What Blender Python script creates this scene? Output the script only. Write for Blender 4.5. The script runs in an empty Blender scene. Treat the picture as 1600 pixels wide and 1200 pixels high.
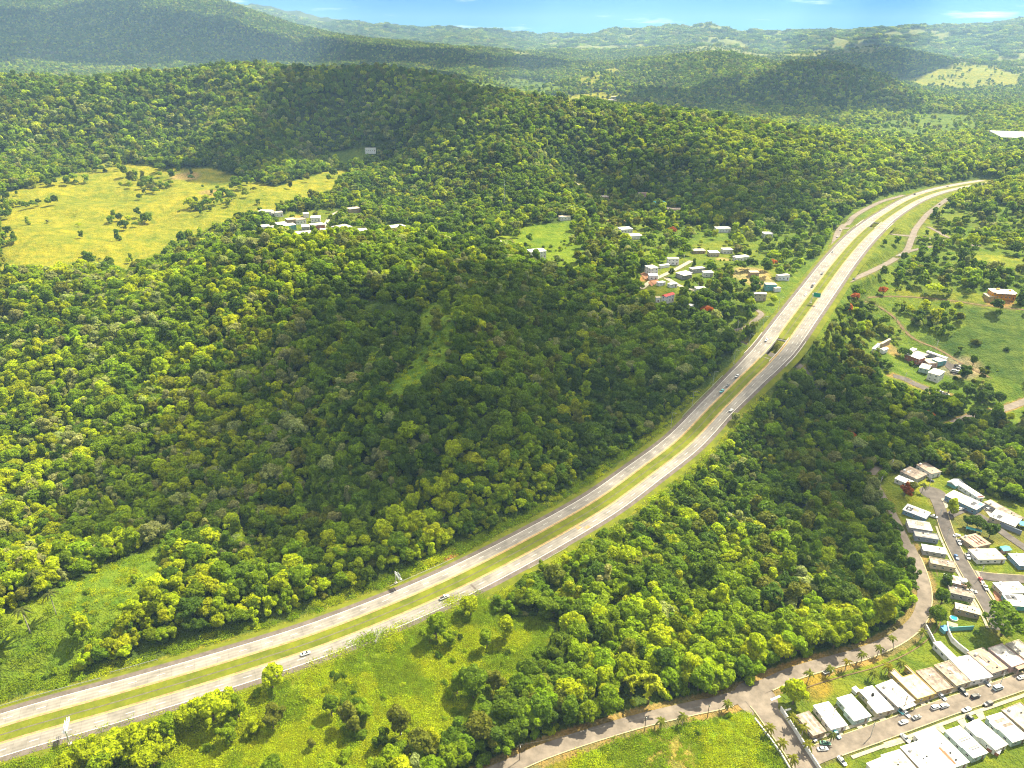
import bpy, bmesh, math, random
import numpy as np
from mathutils import Vector, Matrix, noise as mnoise

random.seed(7)
RNG = np.random.default_rng(11)
SC = bpy.context.scene
COL = SC.collection
rad = math.radians

# ------------------------------------------------------------------ camera
CAM_H, PITCH, FPX = 260.0, rad(25.0), 1121.0          # FPX: focal length in pixels of a 1600 px wide frame
cam_data = bpy.data.cameras.new('drone_camera')
cam_data.sensor_width = 36.0
cam_data.lens = 36.0 * FPX / 1600.0
cam_data.clip_start, cam_data.clip_end = 1.0, 60000.0
cam = bpy.data.objects.new('drone_camera', cam_data)
COL.objects.link(cam)
cam.location = (0, 0, CAM_H)
cam.rotation_euler = (math.pi / 2 - PITCH, 0, 0)
SC.camera = cam

# ------------------------------------------------------------------ sun, sky, exposure
SUN_AZ, SUN_EL = rad(52.0), rad(54.0)                 # azimuth clockwise from +Y
SUNV = Vector((math.sin(SUN_AZ) * math.cos(SUN_EL), math.cos(SUN_AZ) * math.cos(SUN_EL), math.sin(SUN_EL)))
sun_data = bpy.data.lights.new('sun', 'SUN')
sun_data.energy, sun_data.angle, sun_data.color = 4.0, rad(0.6), (1.0, 0.90, 0.66)
sun = bpy.data.objects.new('sun', sun_data)
COL.objects.link(sun)
sun.rotation_euler = SUNV.to_track_quat('Z', 'Y').to_euler()
sun.location = (800, 800, 3000)

world = bpy.data.worlds.new('World')
SC.world = world
world.use_nodes = True
wn, wl = world.node_tree.nodes, world.node_tree.links
wn.clear()
w_out = wn.new('ShaderNodeOutputWorld')
w_bg = wn.new('ShaderNodeBackground')
w_sky = wn.new('ShaderNodeTexSky')
w_sky.sky_type = 'NISHITA'
w_sky.sun_disc = False
w_sky.sun_elevation, w_sky.sun_rotation = SUN_EL, SUN_AZ
w_sky.altitude, w_sky.air_density, w_sky.dust_density, w_sky.ozone_density = 300, 0.4, 0.0, 5.0
w_tint = wn.new('ShaderNodeMix'); w_tint.data_type = 'RGBA'; w_tint.blend_type = 'MULTIPLY'
w_tint.inputs[0].default_value = 1.0
w_tint.inputs[7].default_value = (0.015, 0.165, 0.235, 1)
wl.new(w_sky.outputs[0], w_tint.inputs[6])
# thin streaks of high cloud, all round the sky
w_tc = wn.new('ShaderNodeTexCoord')
w_map = wn.new('ShaderNodeMapping'); w_map.inputs['Scale'].default_value = (5.0, 5.0, 46.0)
w_map.inputs['Location'].default_value = (1.7, 0.4, 0.3)
w_noise = wn.new('ShaderNodeTexNoise'); w_noise.inputs['Scale'].default_value = 1.6
w_noise.inputs['Detail'].default_value = 5; w_noise.inputs['Roughness'].default_value = 0.55
w_ramp = wn.new('ShaderNodeValToRGB')
w_ramp.color_ramp.elements[0].position, w_ramp.color_ramp.elements[1].position = 0.60, 0.84
w_ramp.color_ramp.elements[1].color = (0.9, 0.9, 0.9, 1)
w_mix = wn.new('ShaderNodeMix'); w_mix.data_type = 'RGBA'
w_mix.inputs[7].default_value = (7.4, 6.9, 5.9, 1)
wl.new(w_tc.outputs['Generated'], w_map.inputs[0]); wl.new(w_map.outputs[0], w_noise.inputs[0])
# wisps low down; unseen fair-weather cloud thickens overhead, added to raise the fill light
w_sep = wn.new('ShaderNodeSeparateXYZ'); wl.new(w_tc.outputs['Generated'], w_sep.inputs[0])
w_abs = wn.new('ShaderNodeMath'); w_abs.operation = 'ABSOLUTE'; wl.new(w_sep.outputs[2], w_abs.inputs[0])
w_cov = wn.new('ShaderNodeMath'); w_cov.operation = 'MULTIPLY_ADD'; w_cov.inputs[1].default_value = 0.26
wl.new(w_abs.outputs[0], w_cov.inputs[0]); wl.new(w_noise.outputs[0], w_cov.inputs[2])
wl.new(w_cov.outputs[0], w_ramp.inputs[0]); wl.new(w_ramp.outputs[0], w_mix.inputs[0])
wl.new(w_tint.outputs[2], w_mix.inputs[6]); wl.new(w_mix.outputs[2], w_bg.inputs[0])
w_bg.inputs[1].default_value = 0.15
wl.new(w_bg.outputs[0], w_out.inputs[0])

SC.view_settings.view_transform = 'Standard'
SC.view_settings.look = 'None'
SC.view_settings.gamma = 1.0
SC.view_settings.exposure = 2.1
SC.view_settings.use_curve_mapping = False
SC.render.engine = 'CYCLES'
CY = SC.cycles
CY.max_bounces, CY.diffuse_bounces, CY.glossy_bounces, CY.transmission_bounces = 5, 3, 1, 2
CY.transparent_max_bounces, CY.volume_bounces = 20, 0
CY.caustics_reflective = CY.caustics_refractive = False
CY.use_denoising = True
CY.denoising_prefilter = 'NONE'
CY.filter_width = 1.15
CY.use_adaptive_sampling = False
CY.volume_step_rate = 4.0

# ------------------------------------------------------------------ helpers
def tag(o, label=None, cat=None, group=None, kind=None):
    if label: o['label'] = label
    if cat: o['category'] = cat
    if group: o['group'] = group
    if kind: o['kind'] = kind
    return o

def empty(name, loc, rz=0.0):
    o = bpy.data.objects.new(name, None)
    COL.objects.link(o)
    o.location = loc
    o.rotation_euler = (0, 0, rz)
    o.empty_display_size = 0.5
    return o

def link_mesh(name, me, parent=None):
    o = bpy.data.objects.new(name, me)
    COL.objects.link(o)
    if parent is not None:
        o.parent = parent
    return o

class MB:
    """collects polygons; build() links them as one mesh object"""
    def __init__(self):
        self.v, self.f = [], []
    def poly(self, pts):
        n = len(self.v)
        self.v += [tuple(p) for p in pts]
        self.f.append(tuple(range(n, n + len(pts))))
    def box(self, x0, x1, y0, y1, z0, z1):
        n = len(self.v)
        self.v += [(x0, y0, z0), (x1, y0, z0), (x1, y1, z0), (x0, y1, z0), (x0, y0, z1), (x1, y0, z1), (x1, y1, z1), (x0, y1, z1)]
        self.f += [(n, n+3, n+2, n+1), (n+4, n+5, n+6, n+7), (n, n+1, n+5, n+4), (n+1, n+2, n+6, n+5), (n+2, n+3, n+7, n+6), (n+3, n, n+4, n+7)]
        return self
    def prism(self, pts, z0, z1):
        """upright prism over a counter-clockwise outline"""
        n, k = len(self.v), len(pts)
        self.v += [(p[0], p[1], z0) for p in pts] + [(p[0], p[1], z1) for p in pts]
        self.f.append(tuple(range(n + k - 1, n - 1, -1)))
        self.f.append(tuple(range(n + k, n + 2 * k)))
        for i in range(k):
            j = (i + 1) % k
            self.f.append((n + i, n + j, n + k + j, n + k + i))
        return self
    def tube(self, a, b, ra, rb=None, seg=8):
        rb = ra if rb is None else rb
        a, b = Vector(a), Vector(b)
        q = (b - a).to_track_quat('Z', 'Y')
        n = len(self.v)
        for p, r in ((a, ra), (b, rb)):
            for i in range(seg):
                t = 2 * math.pi * i / seg
                self.v.append(tuple(p + q @ Vector((r * math.cos(t), r * math.sin(t), 0))))
        for i in range(seg):
            j = (i + 1) % seg
            self.f.append((n + i, n + j, n + seg + j, n + seg + i))
        self.f.append(tuple(n + i for i in reversed(range(seg))))
        self.f.append(tuple(n + seg + i for i in range(seg)))
        return self
    def path(self, pts, radii, seg=6):
        """tapered tube along a polyline, one continuous surface"""
        n0 = len(self.v)
        for i, p in enumerate(pts):
            p = Vector(p)
            d = (Vector(pts[min(i + 1, len(pts) - 1)]) - Vector(pts[max(i - 1, 0)]))
            q = d.to_track_quat('Z', 'Y')
            for k in range(seg):
                t = 2 * math.pi * k / seg
                self.v.append(tuple(p + q @ Vector((radii[i] * math.cos(t), radii[i] * math.sin(t), 0))))
        for i in range(len(pts) - 1):
            for k in range(seg):
                j = (k + 1) % seg
                a, b = n0 + i * seg, n0 + (i + 1) * seg
                self.f.append((a + k, a + j, b + j, b + k))
        self.f.append(tuple(n0 + k for k in reversed(range(seg))))
        e = n0 + (len(pts) - 1) * seg
        self.f.append(tuple(e + k for k in range(seg)))
        return self
    def mesh(self, name, mat, smooth=False):
        me = bpy.data.meshes.new(name)
        me.from_pydata(self.v, [], self.f)
        if mat is not None: me.materials.append(mat)
        if smooth: me.polygons.foreach_set('use_smooth', [True] * len(me.polygons))
        me.update()
        return me
    def build(self, name, mat, parent=None, smooth=False):
        return link_mesh(name, self.mesh(name, mat, smooth), parent)

def children(o):
    return [c for c in bpy.data.objects if c.parent is o]

def copy_tree(o, kids):
    """copy of a thing; kids maps an object to its children (made once per prototype)"""
    c = o.copy()
    COL.objects.link(c)
    for k in kids.get(o.name, []):
        d = copy_tree(k, kids)
        d.parent = c
    return c

def kid_map(o):
    m = {}
    def walk(x):
        ks = list(x.children)
        if ks: m[x.name] = ks
        for k in ks: walk(k)
    walk(o)
    return m

# ------------------------------------------------------------------ noise in numpy
_P = np.random.default_rng(3).random((256, 256))
def vnoise(x, y):
    xi, yi = np.floor(x).astype(int), np.floor(y).astype(int)
    fx, fy = x - xi, y - yi
    fx, fy = fx * fx * (3 - 2 * fx), fy * fy * (3 - 2 * fy)
    a, b = _P[xi & 255, yi & 255], _P[(xi + 1) & 255, yi & 255]
    c, d = _P[xi & 255, (yi + 1) & 255], _P[(xi + 1) & 255, (yi + 1) & 255]
    return (a * (1 - fx) + b * fx) * (1 - fy) + (c * (1 - fx) + d * fx) * fy
def fbm(x, y, o=4):
    s, a, t = 0, 1.0, 0
    for i in range(o):
        s = s + a * vnoise(x + 17.3 * i, y - 9.1 * i); t += a
        a *= 0.5; x = x * 2.03; y = y * 2.03
    return s / t
def ridged(x, y, o=4):
    s, a, t = 0, 1.0, 0
    for i in range(o):
        s = s + a * (1 - np.abs(2 * vnoise(x + 31.7 * i, y + 5.9 * i) - 1)); t += a
        a *= 0.5; x = x * 2.07; y = y * 2.07
    return s / t
def sstep(a, b, x):
    t = np.clip((x - a) / (b - a), 0, 1)
    return t * t * (3 - 2 * t)

# ------------------------------------------------------------------ photo-survey: sight lines from the drone to the ground
sP, cP = math.sin(PITCH), math.cos(PITCH)
def at_height(px, py, z):
    u, v = (px - 800) / FPX, (py - 600) / FPX
    d = (CAM_H - z) / (sP + v * cP)
    return (u * d, (cP - v * sP) * d, z)
def at_dist(px, py, Y):
    u, v = (px - 800) / FPX, (py - 600) / FPX
    d = Y / (cP - v * sP)
    return (u * d, Y, CAM_H - d * (sP + v * cP))
# ------------------------------------------------------------------ terrain: surveyed heights, interpolated
CTRL = []
def cz(z, *pix):                    # ground of known height under a sight line
    for p in pix: CTRL.append(at_height(p[0], p[1], z))
def cy(Y, dz, *pix):                # crest at a known distance; dz lowers the soil under the tree tops
    for p in pix:
        x, y, z = at_dist(p[0], p[1], Y); CTRL.append((x, y, z - dz))
def cx(x, y, z): CTRL.append((x, y, z))

# motorway centre line (photo position, height)
HW_PIX = [(-420, 1300, -2), (-180, 1212, -1), (0, 1148, 0), (200, 1091, 0), (400, 1031, 0), (533, 986, 0), (680, 925, 1), (800, 866, 2), (930, 793, 4),
          (1007, 738, 7), (1067, 692, 11), (1118, 640, 18), (1160, 598, 28), (1190, 566, 38), (1216, 538, 45), (1247, 496, 52), (1281, 450, 58), (1310, 411, 63),
          (1340, 376, 67), (1366, 352, 70), (1390, 334, 71.5), (1425, 313, 73), (1462, 299, 74), (1505, 289.5, 75), (1545, 283, 76)]
HW_CTRL = [at_height(*p) for p in HW_PIX]
for p in HW_CTRL: CTRL.append(p)

# low ground in front and on the right
for p in [(0, 60, -4), (-150, 120, -2), (150, 120, -4), (0, 150, -3), (-400, 60, 0), (400, 60, -4), (-700, -200, 0), (700, -200, 0), (0, -600, 0)]: cx(*p)
cz(-3, (800, 1190), (1000, 1130), (1180, 1085), (600, 1190), (300, 1190), (500, 1100), (700, 1030))
cz(-2, (1100, 950), (1000, 1000), (1250, 1195), (1330, 1025), (1440, 960), (1450, 1090), (1590, 1180), (1700, 1100))
cz(0, (1425, 860), (1500, 940), (1590, 1000), (1370, 760), (1480, 800), (1590, 850), (1700, 900), (1200, 850))
cz(1, (1300, 720), (1420, 690), (1490, 660), (1150, 760))
cz(3, (1590, 700), (1700, 750)); cz(3, (1540, 640), (1600, 625))
cz(20, (1270, 610)); cz(12, (1340, 640)); cz(8, (1450, 610)); cz(13, (1400, 585), (1450, 560)); cz(20, (1550, 560)); cz(33, (1280, 555))
cz(22, (1380, 530)); cz(34, (1350, 490)); cz(33, (1450, 490)); cz(36, (1560, 500)); cz(45, (1555, 465), (1640, 470)); cz(50, (1450, 425), (1350, 440))
cz(58, (1400, 395), (1520, 410)); cz(60, (1600, 400), (1700, 400)); cz(64, (1480, 350), (1430, 350)); cz(70, (1490, 310), (1540, 340)); cz(74, (1600, 335))
cy(1130, 6, (1560, 275)); cy(1250, 6, (1620, 235), (1720, 225))
# hill over the motorway, left of the picture
cz(5, (0, 1060), (150, 1012), (300, 975), (450, 925)); cz(4, (-150, 1110), (600, 895), (700, 850), (800, 800))
cz(18, (0, 960), (100, 940)); cz(14, (230, 900)); cz(22, (-150, 980))
cy(330, 6, (60, 850), (230, 830)); cy(350, 6, (430, 830))
cy(600, 15, (-250, 470), (-100, 455), (0, 442), (130, 432))
cy(615, 16, (250, 415), (330, 385), (380, 368)); cy(625, 15, (470, 362), (550, 374)); cy(640, 14, (640, 388), (700, 398)); cy(665, 7, (760, 404), (830, 428))
cz(46, (930, 470), (870, 470)); cz(42, (1050, 500)); cz(40, (1120, 525)); cz(32, (1080, 560)); cz(22, (1040, 600)); cz(9, (960, 680)); cz(42, (1150, 520))
cy(470, 7, (200, 600), (50, 610), (-120, 620)); cy(480, 5, (400, 580), (480, 520 + 40)); cy(500, 0, (660, 545), (690, 500)); cy(420, 0, (615, 625)); cy(450, 8, (530, 600)); cy(500, 8, (830, 560))
# behind that hill: meadows, village, valley
cz(62, (150, 424), (250, 412), (0, 425)); cz(72, (60, 370), (200, 350)); cz(84, (130, 300), (300, 300)); cz(96, (200, 264), (330, 266), (60, 280)); cz(84, (440, 300), (500, 285)); cz(92, (530, 250))
cz(71, (530, 355), (450, 350), (610, 358)); cz(62, (700, 370), (780, 370)); cz(60, (840, 395), (890, 385)); cz(62, (950, 400), (1000, 370)); cz(66, (980, 330), (900, 345))
cz(60, (1040, 430), (1080, 430)); cz(56, (1040, 470)); cz(54, (1190, 465)); cz(60, (1160, 405)); cz(64, (1130, 365), (1200, 370)); cz(60, (1250, 400)); cz(50, (1180, 495)); cz(68, (1290, 330)); cz(74, (1000, 300), (920, 290)); cz(72, (1150, 330))
cz(74, (750, 320), (640, 300)); cz(84, (620, 262), (580, 280))
# second range
cy(1400, 9, (-120, 120), (0, 120), (100, 132), (200, 122)); cy(1430, 9, (260, 116), (350, 104)); cy(1450, 9, (430, 106), (520, 116))
cy(1500, 9, (560, 110), (600, 104), (680, 118), (740, 138)); cy(1520, 8, (800, 162))
cz(110, (100, 240), (300, 230)); cz(118, (560, 215)); cy(1250, 8, (150, 185), (350, 175), (600, 165))
# third range, behind the motorway
cy(1180, 9, (650, 212), (720, 180), (770, 168)); cy(1200, 9, (830, 166), (900, 176), (1000, 189)); cy(1230, 9, (1100, 184), (1200, 196)); cy(1260, 9, (1300, 211), (1400, 228)); cy(1300, 8, (1500, 244), (1570, 262))
cy(1060, 8, (800, 230), (1000, 250), (1150, 255)); cy(1100, 8, (1300, 262))
# valley beyond, and the middle hills
cz(110, (400, 118)); cx(-500, 1900, 110); cx(0, 1800, 90); cx(-1200, 2000, 120); cx(600, 1700, 85); cx(1100, 1750, 80)
cz(92, (900, 158), (1000, 160), (800, 152)); cz(86, (1360, 205), (1440, 205), (1300, 195), (1560, 212), (1500, 190)); cz(96, (1550, 160), (1480, 155))
cy(2300, 6, (1100, 150), (1200, 160)); cy(2500, 8, (1210, 110), (1290, 99), (1370, 117), (1440, 148)); cy(2700, 8, (1000, 128), (930, 108)); cy(3200, 8, (1050, 95), (1140, 82), (1190, 98))
cy(2900, 0, (880, 128), (760, 130)); cy(3400, 0, (940, 104))
cy(3900, 0, (1500, 100), (1570, 108)); cy(3300, 0, (1440, 130), (1590, 135)); cy(4200, 5, (1640, 100)); cy(1900, 5, (1660, 180))
# mountain on the left
cy(3200, 0, (200, 112), (120, 108)); cy(2700, 5, (0, 112), (300, 118)); cy(2900, 5, (500, 112), (620, 110)); cy(3600, 5, (100, 70), (300, 75)); cy(3900, 8, (480, 84), (640, 92))
cy(4600, 8, (-250, -70), (-100, -45), (0, -28), (120, -14), (240, -3), (320, 6)); cy(4700, 8, (370, 24), (440, 40), (500, 52), (560, 61), (640, 68)); cy(4600, 8, (760, 78), (850, 88), (930, 96))
cy(4100, 8, (0, 30), (200, 30))
# dark hill and valley town on the right, far ranges
cy(4500, 8, (1260, 90), (1320, 76), (1370, 68), (1420, 82), (1490, 97)); cz(120, (1330, 112)); cy(3700, 0, (1300, 108), (1400, 112))
cy(5200, 8, (880, 84), (960, 78), (1040, 74), (1110, 70), (1180, 76)); cx(-300, 5900, 170); cx(900, 6000, 200); cx(1700, 5600, 220); cx(3200, 5300, 230)
cy(7000, 8, (905, 64), (950, 53), (1000, 53), (1050, 44), (1095, 42), (1140, 38), (1152, 46), (1195, 48), (1240, 41), (1300, 46), (1350, 55), (1378, 57), (1400, 50), (1430, 53), (1455, 52), (1480, 44), (1520, 40), (1560, 38), (1600, 29), (1680, 20), (1800, 25))
cy(8200, 8, (200, -20), (330, 0), (400, 8), (460, 25), (520, 38), (580, 46), (620, 49), (650, 51)); cy(9000, 8, (700, 48), (740, 51), (800, 57), (870, 60), (920, 66)); cx(-3000, 6500, 330); cx(-1200, 6800, 250)
for a in range(-70, 71, 10): cx(13500 * math.sin(rad(a)), 13500 * math.cos(rad(a)), 60)
for a in range(-180, 180, 30):
    if abs(a) > 75: cx(3000 * math.sin(rad(a)), 3000 * math.cos(rad(a)), 60); cx(12000 * math.sin(rad(a)), 12000 * math.cos(rad(a)), 150)

_C = np.array(CTRL)
def _uw(x, y):
    r = np.maximum(np.hypot(x, y), 40.0)
    return np.arctan2(x, y), np.log(r)
_cu, _cw = _uw(_C[:, 0], _C[:, 1])
_eps = 0.035
def _phi(u, w):
    return np.sqrt((u[:, None] - _cu[None]) ** 2 + (w[:, None] - _cw[None]) ** 2 + _eps ** 2)
_M = _phi(_cu, _cw)
_n = len(_C)
_A = np.zeros((_n + 1, _n + 1)); _A[:_n, :_n] = _M - 0.003 * np.eye(_n); _A[:_n, _n] = 1; _A[_n, :_n] = 1
_wgt = np.linalg.solve(_A, np.append(_C[:, 2], 0))
def base_height(x, y):
    x = np.asarray(x, float).ravel(); y = np.asarray(y, float).ravel()
    u, w = _uw(x, y)
    out = np.empty_like(u)
    for i in range(0, len(u), 40000):
        out[i:i + 40000] = _phi(u[i:i + 40000], w[i:i + 40000]) @ _wgt[:_n] + _wgt[_n]
    r = np.hypot(x, y)
    # gullies and spurs: gentle close by, larger on the far mountains
    amp = np.interp(r, [0, 350, 500, 900, 1500, 3000, 4500, 9000, 14000], [0.0, 0.3, 2.5, 6, 14, 22, 75, 130, 60])
    wl_ = np.interp(r, [0, 600, 1500, 3500, 9000], [70, 90, 190, 460, 900])
    lv = np.round(np.log2(wl_ / 60) * 1.0)
    n1 = ridged(x / 95, y / 95, 3); n2 = ridged(x / 210 + 5, y / 210, 4); n3 = ridged(x / 480 + 9, y / 480, 5); n4 = ridged(x / 1150 + 2, y / 1150, 6)
    k2 = sstep(700, 1300, r); k3 = sstep(2200, 3400, r); k4 = sstep(3800, 5500, r)
    nn = n1 * (1 - k2) + n2 * k2 * (1 - k3) + n3 * k3 * (1 - k4) + n4 * k4
    out += amp * (nn - 0.62)
    out += sstep(5600, 7000, r) * 60 * (ridged(x / 260 + 1, y / 260 + 6, 4) - 0.70)
    out += sstep(640, 760, r) * (1 - sstep(1150, 1350, r)) * sstep(-100, -250, x) * 5.0 * (fbm(x / 48, y / 48, 3) - 0.5) * 2
    out += sstep(4600, 6500, r) * 95 * (ridged(x / 520 + 3, y / 520, 5) - 0.74)
    return out

AZ = np.concatenate([np.arange(-180, -60, 4.0), np.linspace(-60, 60, 861), np.arange(64, 180, 4.0)]) * math.pi / 180
RR = np.concatenate([[4, 30, 60, 90, 115, 135], np.exp(np.linspace(math.log(150), math.log(1500), 400)), np.exp(np.linspace(math.log(1500), math.log(15000), 301))[1:]])
GX = (RR[:, None] * np.sin(AZ)[None]); GY = (RR[:, None] * np.cos(AZ)[None])
GZ = base_height(GX, GY).reshape(GX.shape)
LNR = np.log(RR)
def ground(x, y):
    """height of the built terrain (bilinear on its own grid)"""
    x = np.atleast_1d(np.asarray(x, float)); y = np.atleast_1d(np.asarray(y, float))
    a = np.arctan2(x, y); r = np.clip(np.hypot(x, y), RR[0], RR[-1] * 0.999)
    j = np.clip(np.searchsorted(AZ, a) - 1, 0, len(AZ) - 2); i = np.clip(np.searchsorted(RR, r) - 1, 0, len(RR) - 2)
    fa = np.clip((a - AZ[j]) / (AZ[j + 1] - AZ[j]), 0, 1); fr = np.clip((r - RR[i]) / (RR[i + 1] - RR[i]), 0, 1)
    return (GZ[i, j] * (1 - fa) + GZ[i, j + 1] * fa) * (1 - fr) + (GZ[i + 1, j] * (1 - fa) + GZ[i + 1, j + 1] * fa) * fr
def gz(x, y): return float(ground(x, y)[0])
def survey(px, py, up=0.0, rmin=150.0):
    """where the sight line through a photo position meets the ground (up: height above it)"""
    u, v = (px - 800) / FPX, (py - 600) / FPX
    X, Y, Z = u, cP - v * sP, -(sP + v * cP)
    h = math.hypot(X, Y)
    r = np.exp(np.linspace(math.log(rmin), math.log(14500), 4000))
    x, y, z = X / h * r, Y / h * r, CAM_H + Z / h * r
    d = z - up - ground(x, y)
    k = np.nonzero(d < 0)[0]
    if len(k) == 0: return None
    k = max(int(k[0]), 1)
    t = d[k - 1] / (d[k - 1] - d[k])
    return (x[k - 1] + t * (x[k] - x[k - 1]), y[k - 1] + t * (y[k] - y[k - 1]), float(z[k - 1] + t * (z[k] - z[k - 1])) - up)
def project(x, y, z):
    x, y, z = np.asarray(x, float), np.asarray(y, float), np.asarray(z, float) - CAM_H
    d = y * cP - z * sP
    dd = np.where(d > 1, d, np.nan)
    return 800 + FPX * x / dd, 600 - FPX * (y * sP + z * cP) / dd, d

# ------------------------------------------------------------------ lines on the ground
def spline(pts, step):
    """Catmull-Rom through points of any dimension, resampled to even steps"""
    P = np.array(pts, float)
    P = np.vstack([2 * P[0] - P[1], P, 2 * P[-1] - P[-2]])
    out = []
    for i in range(1, len(P) - 2):
        n = max(2, int(np.linalg.norm(P[i + 1][:2] - P[i][:2]) / step * 2))
        t = np.linspace(0, 1, n, endpoint=False)[:, None]
        a, b, c, d = P[i - 1], P[i], P[i + 1], P[i + 2]
        out.append(0.5 * (2 * b + (c - a) * t + (2 * a - 5 * b + 4 * c - d) * t ** 2 + (3 * b - 3 * c + d - a) * t ** 3))
    out = np.vstack(out + [P[-2][None]])
    s = np.append(0, np.cumsum(np.linalg.norm(np.diff(out[:, :2], axis=0), axis=1)))
    n = max(2, int(s[-1] / step))
    q = np.linspace(0, s[-1], n + 1)
    return np.column_stack([np.interp(q, s, out[:, k]) for k in range(out.shape[1])])
def frame(line):
    t = np.gradient(line[:, :2], axis=0); t /= np.linalg.norm(t, axis=1)[:, None]
    return t, np.column_stack([-t[:, 1], t[:, 0]])        # tangent, left normal
def arclen(line): return np.append(0, np.cumsum(np.linalg.norm(np.diff(line[:, :2], axis=0), axis=1)))
def near_line(x, y, line, reach):
    """distance to a polyline and the index of its nearest vertex, for points within reach"""
    x = np.asarray(x, float).ravel(); y = np.asarray(y, float).ravel()
    D = np.full(len(x), 1e9); I = np.zeros(len(x), int)
    lo, hi = line[:, :2].min(0) - reach, line[:, :2].max(0) + reach
    idx = np.nonzero((x > lo[0]) & (x < hi[0]) & (y > lo[1]) & (y < hi[1]))[0]
    for k in range(0, len(idx), 20000):
        s = idx[k:k + 20000]
        d2 = (x[s, None] - line[None, :, 0]) ** 2 + (y[s, None] - line[None, :, 1]) ** 2
        m = d2.argmin(1)
        # distance measured across the line: finer than to the vertices
        I[s] = m; D[s] = np.sqrt(d2[np.arange(len(s)), m])
    return D, I
def carve(line, half, blend, drop):
    """let the ground follow a road: level over its width, blended into the slope beyond"""
    D, I = near_line(GX, GY, line, half + blend)
    t, nrm = frame(line)
    w = 1 - sstep(half, half + blend, D)
    tgt = line[I, 2] - drop
    g = GZ.ravel()
    GZ[:] = (g * (1 - w) + np.where(D < 1e8, tgt, g) * w).reshape(GZ.shape)

HW = spline(HW_CTRL, 4.0)
_k = np.ones(15) / 15
HW[:, 2] = np.convolve(np.pad(HW[:, 2], 7, 'edge'), _k, 'valid')
HWT, HWN = frame(HW); HWS = arclen(HW)
carve(HW, 19, 22, 0.75)

def hw_at(px, py):
    """arc length of the motorway below a photo position"""
    x, y, z = survey(px, py)
    return float(HWS[((HW[:, 0] - x) ** 2 + (HW[:, 1] - y) ** 2).argmin()])
BRIDGE_S = [hw_at(1216, 545), hw_at(1367, 353)]

ROADS = {}
def road(name, pix, width, blend=6.0, drop=0.12, step=3.0, up=0.0):
    pts = []
    for p in pix:
        q = survey(*p)
        if q is not None: pts.append(q)
    L = spline(pts, step)
    z = ground(L[:, 0], L[:, 1])
    k = max(3, int(24 / step) | 1)
    z = np.convolve(np.pad(z, k // 2, 'edge'), np.ones(k) / k, 'valid')
    L[:, 2] = z
    carve(L, width / 2 + 1.0, blend, drop)
    ROADS[name] = (L, width)
    return L
# the underpasses first: a cutting below each motorway bridge
UNDER = []
for sb, ext in zip(BRIDGE_S, (46, 60)):
    i = int(np.searchsorted(HWS, sb)); c = HW[i]; n = HWN[i]; t = HWT[i]
    ang = -0.30
    d = np.array([n[0] * math.cos(ang) - n[1] * math.sin(ang), n[0] * math.sin(ang) + n[1] * math.cos(ang)])
    q = np.linspace(-ext, ext, 31)
    qx, qy = c[0] + d[0] * q, c[1] + d[1] * q
    out = np.abs(q) > 24
    zz = np.where(out, np.minimum(c[2] - 6.6, ground(qx, qy)), c[2] - 6.6)
    L = np.column_stack([qx, qy, np.convolve(np.pad(zz, 2, 'edge'), np.ones(5) / 5, 'valid')])
    carve(L, 5.5, 4.5, 0.12)
    UNDER.append(L)
    ROADS['underpass_%d' % len(UNDER)] = (L, 8.0)

road('avenue', [(700, 1240), (790, 1200), (850, 1174), (920, 1150), (1000, 1126), (1080, 1107), (1130, 1096), (1180, 1078), (1240, 1052), (1300, 1034), (1350, 1020), (1400, 998), (1432, 972), (1443, 945), (1443, 915), (1432, 880), (1418, 850)], 6.8)
road('avenue_top', [(1418, 850), (1408, 828), (1395, 802), (1379, 775), (1366, 752), (1362, 742), (1372, 730)], 4.2)
road('entrance', [(1180, 1090), (1196, 1108), (1215, 1134), (1240, 1168), (1268, 1212)], 11.0)
road('lane_east', [(1480, 668), (1500, 657), (1530, 647), (1560, 641), (1600, 628), (1650, 610)], 7.0)
road('residential_street', [(1268, 1183), (1300, 1170), (1360, 1149), (1420, 1127), (1480, 1105), (1540, 1085), (1600, 1064), (1680, 1035)], 7.6)
road('upper_street', [(1459, 775), (1467, 790), (1474, 812), (1483, 838), (1497, 868), (1512, 895), (1530, 925), (1548, 955), (1562, 985)], 7.0)
road('court', [(1474, 812), (1490, 802), (1510, 797), (1540, 812), (1575, 838), (1615, 865)], 5.5)
road('cross_street', [(1514, 896), (1545, 901), (1580, 904), (1640, 908)], 6.5)
road('ramp_left', [(1293, 416), (1300, 396), (1309, 364), (1318, 352), (1333, 339), (1352, 327), (1380, 314), (1412, 305)], 6.5)
road('ramp_right_near', [(1325, 440), (1345, 431), (1375, 417), (1402, 402), (1417, 391), (1425, 372), (1432, 356), (1446, 338), (1465, 322), (1482, 310)], 6.5)
road('ramp_link', [(1404, 401), (1420, 393), (1440, 388), (1455, 385)], 5.0)
road('link_road', [(1392, 364), (1415, 368), (1440, 370), (1470, 376), (1500, 380), (1530, 385)], 7.5)
road('link_road_left', [(1309, 357), (1322, 357), (1332, 356)], 7.0)
road('upper_lane', [(1450, 354), (1465, 362), (1480, 370), (1500, 377)], 4.5)
road('dirt_track', [(1352, 468), (1375, 480), (1398, 497), (1412, 515), (1430, 531), (1465, 545), (1500, 566), (1545, 590)], 2.8)
road('ridge_track', [(1356, 464), (1390, 463), (1440, 465), (1490, 470), (1530, 476), (1600, 484)], 2.8)
road('compound_drive', [(1396, 586), (1412, 592), (1435, 602), (1462, 613), (1482, 618)], 8.0)
road('village_street', [(1002, 452), (1016, 440), (1034, 431), (1052, 423), (1068, 414), (1080, 408)], 5.0)
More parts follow.
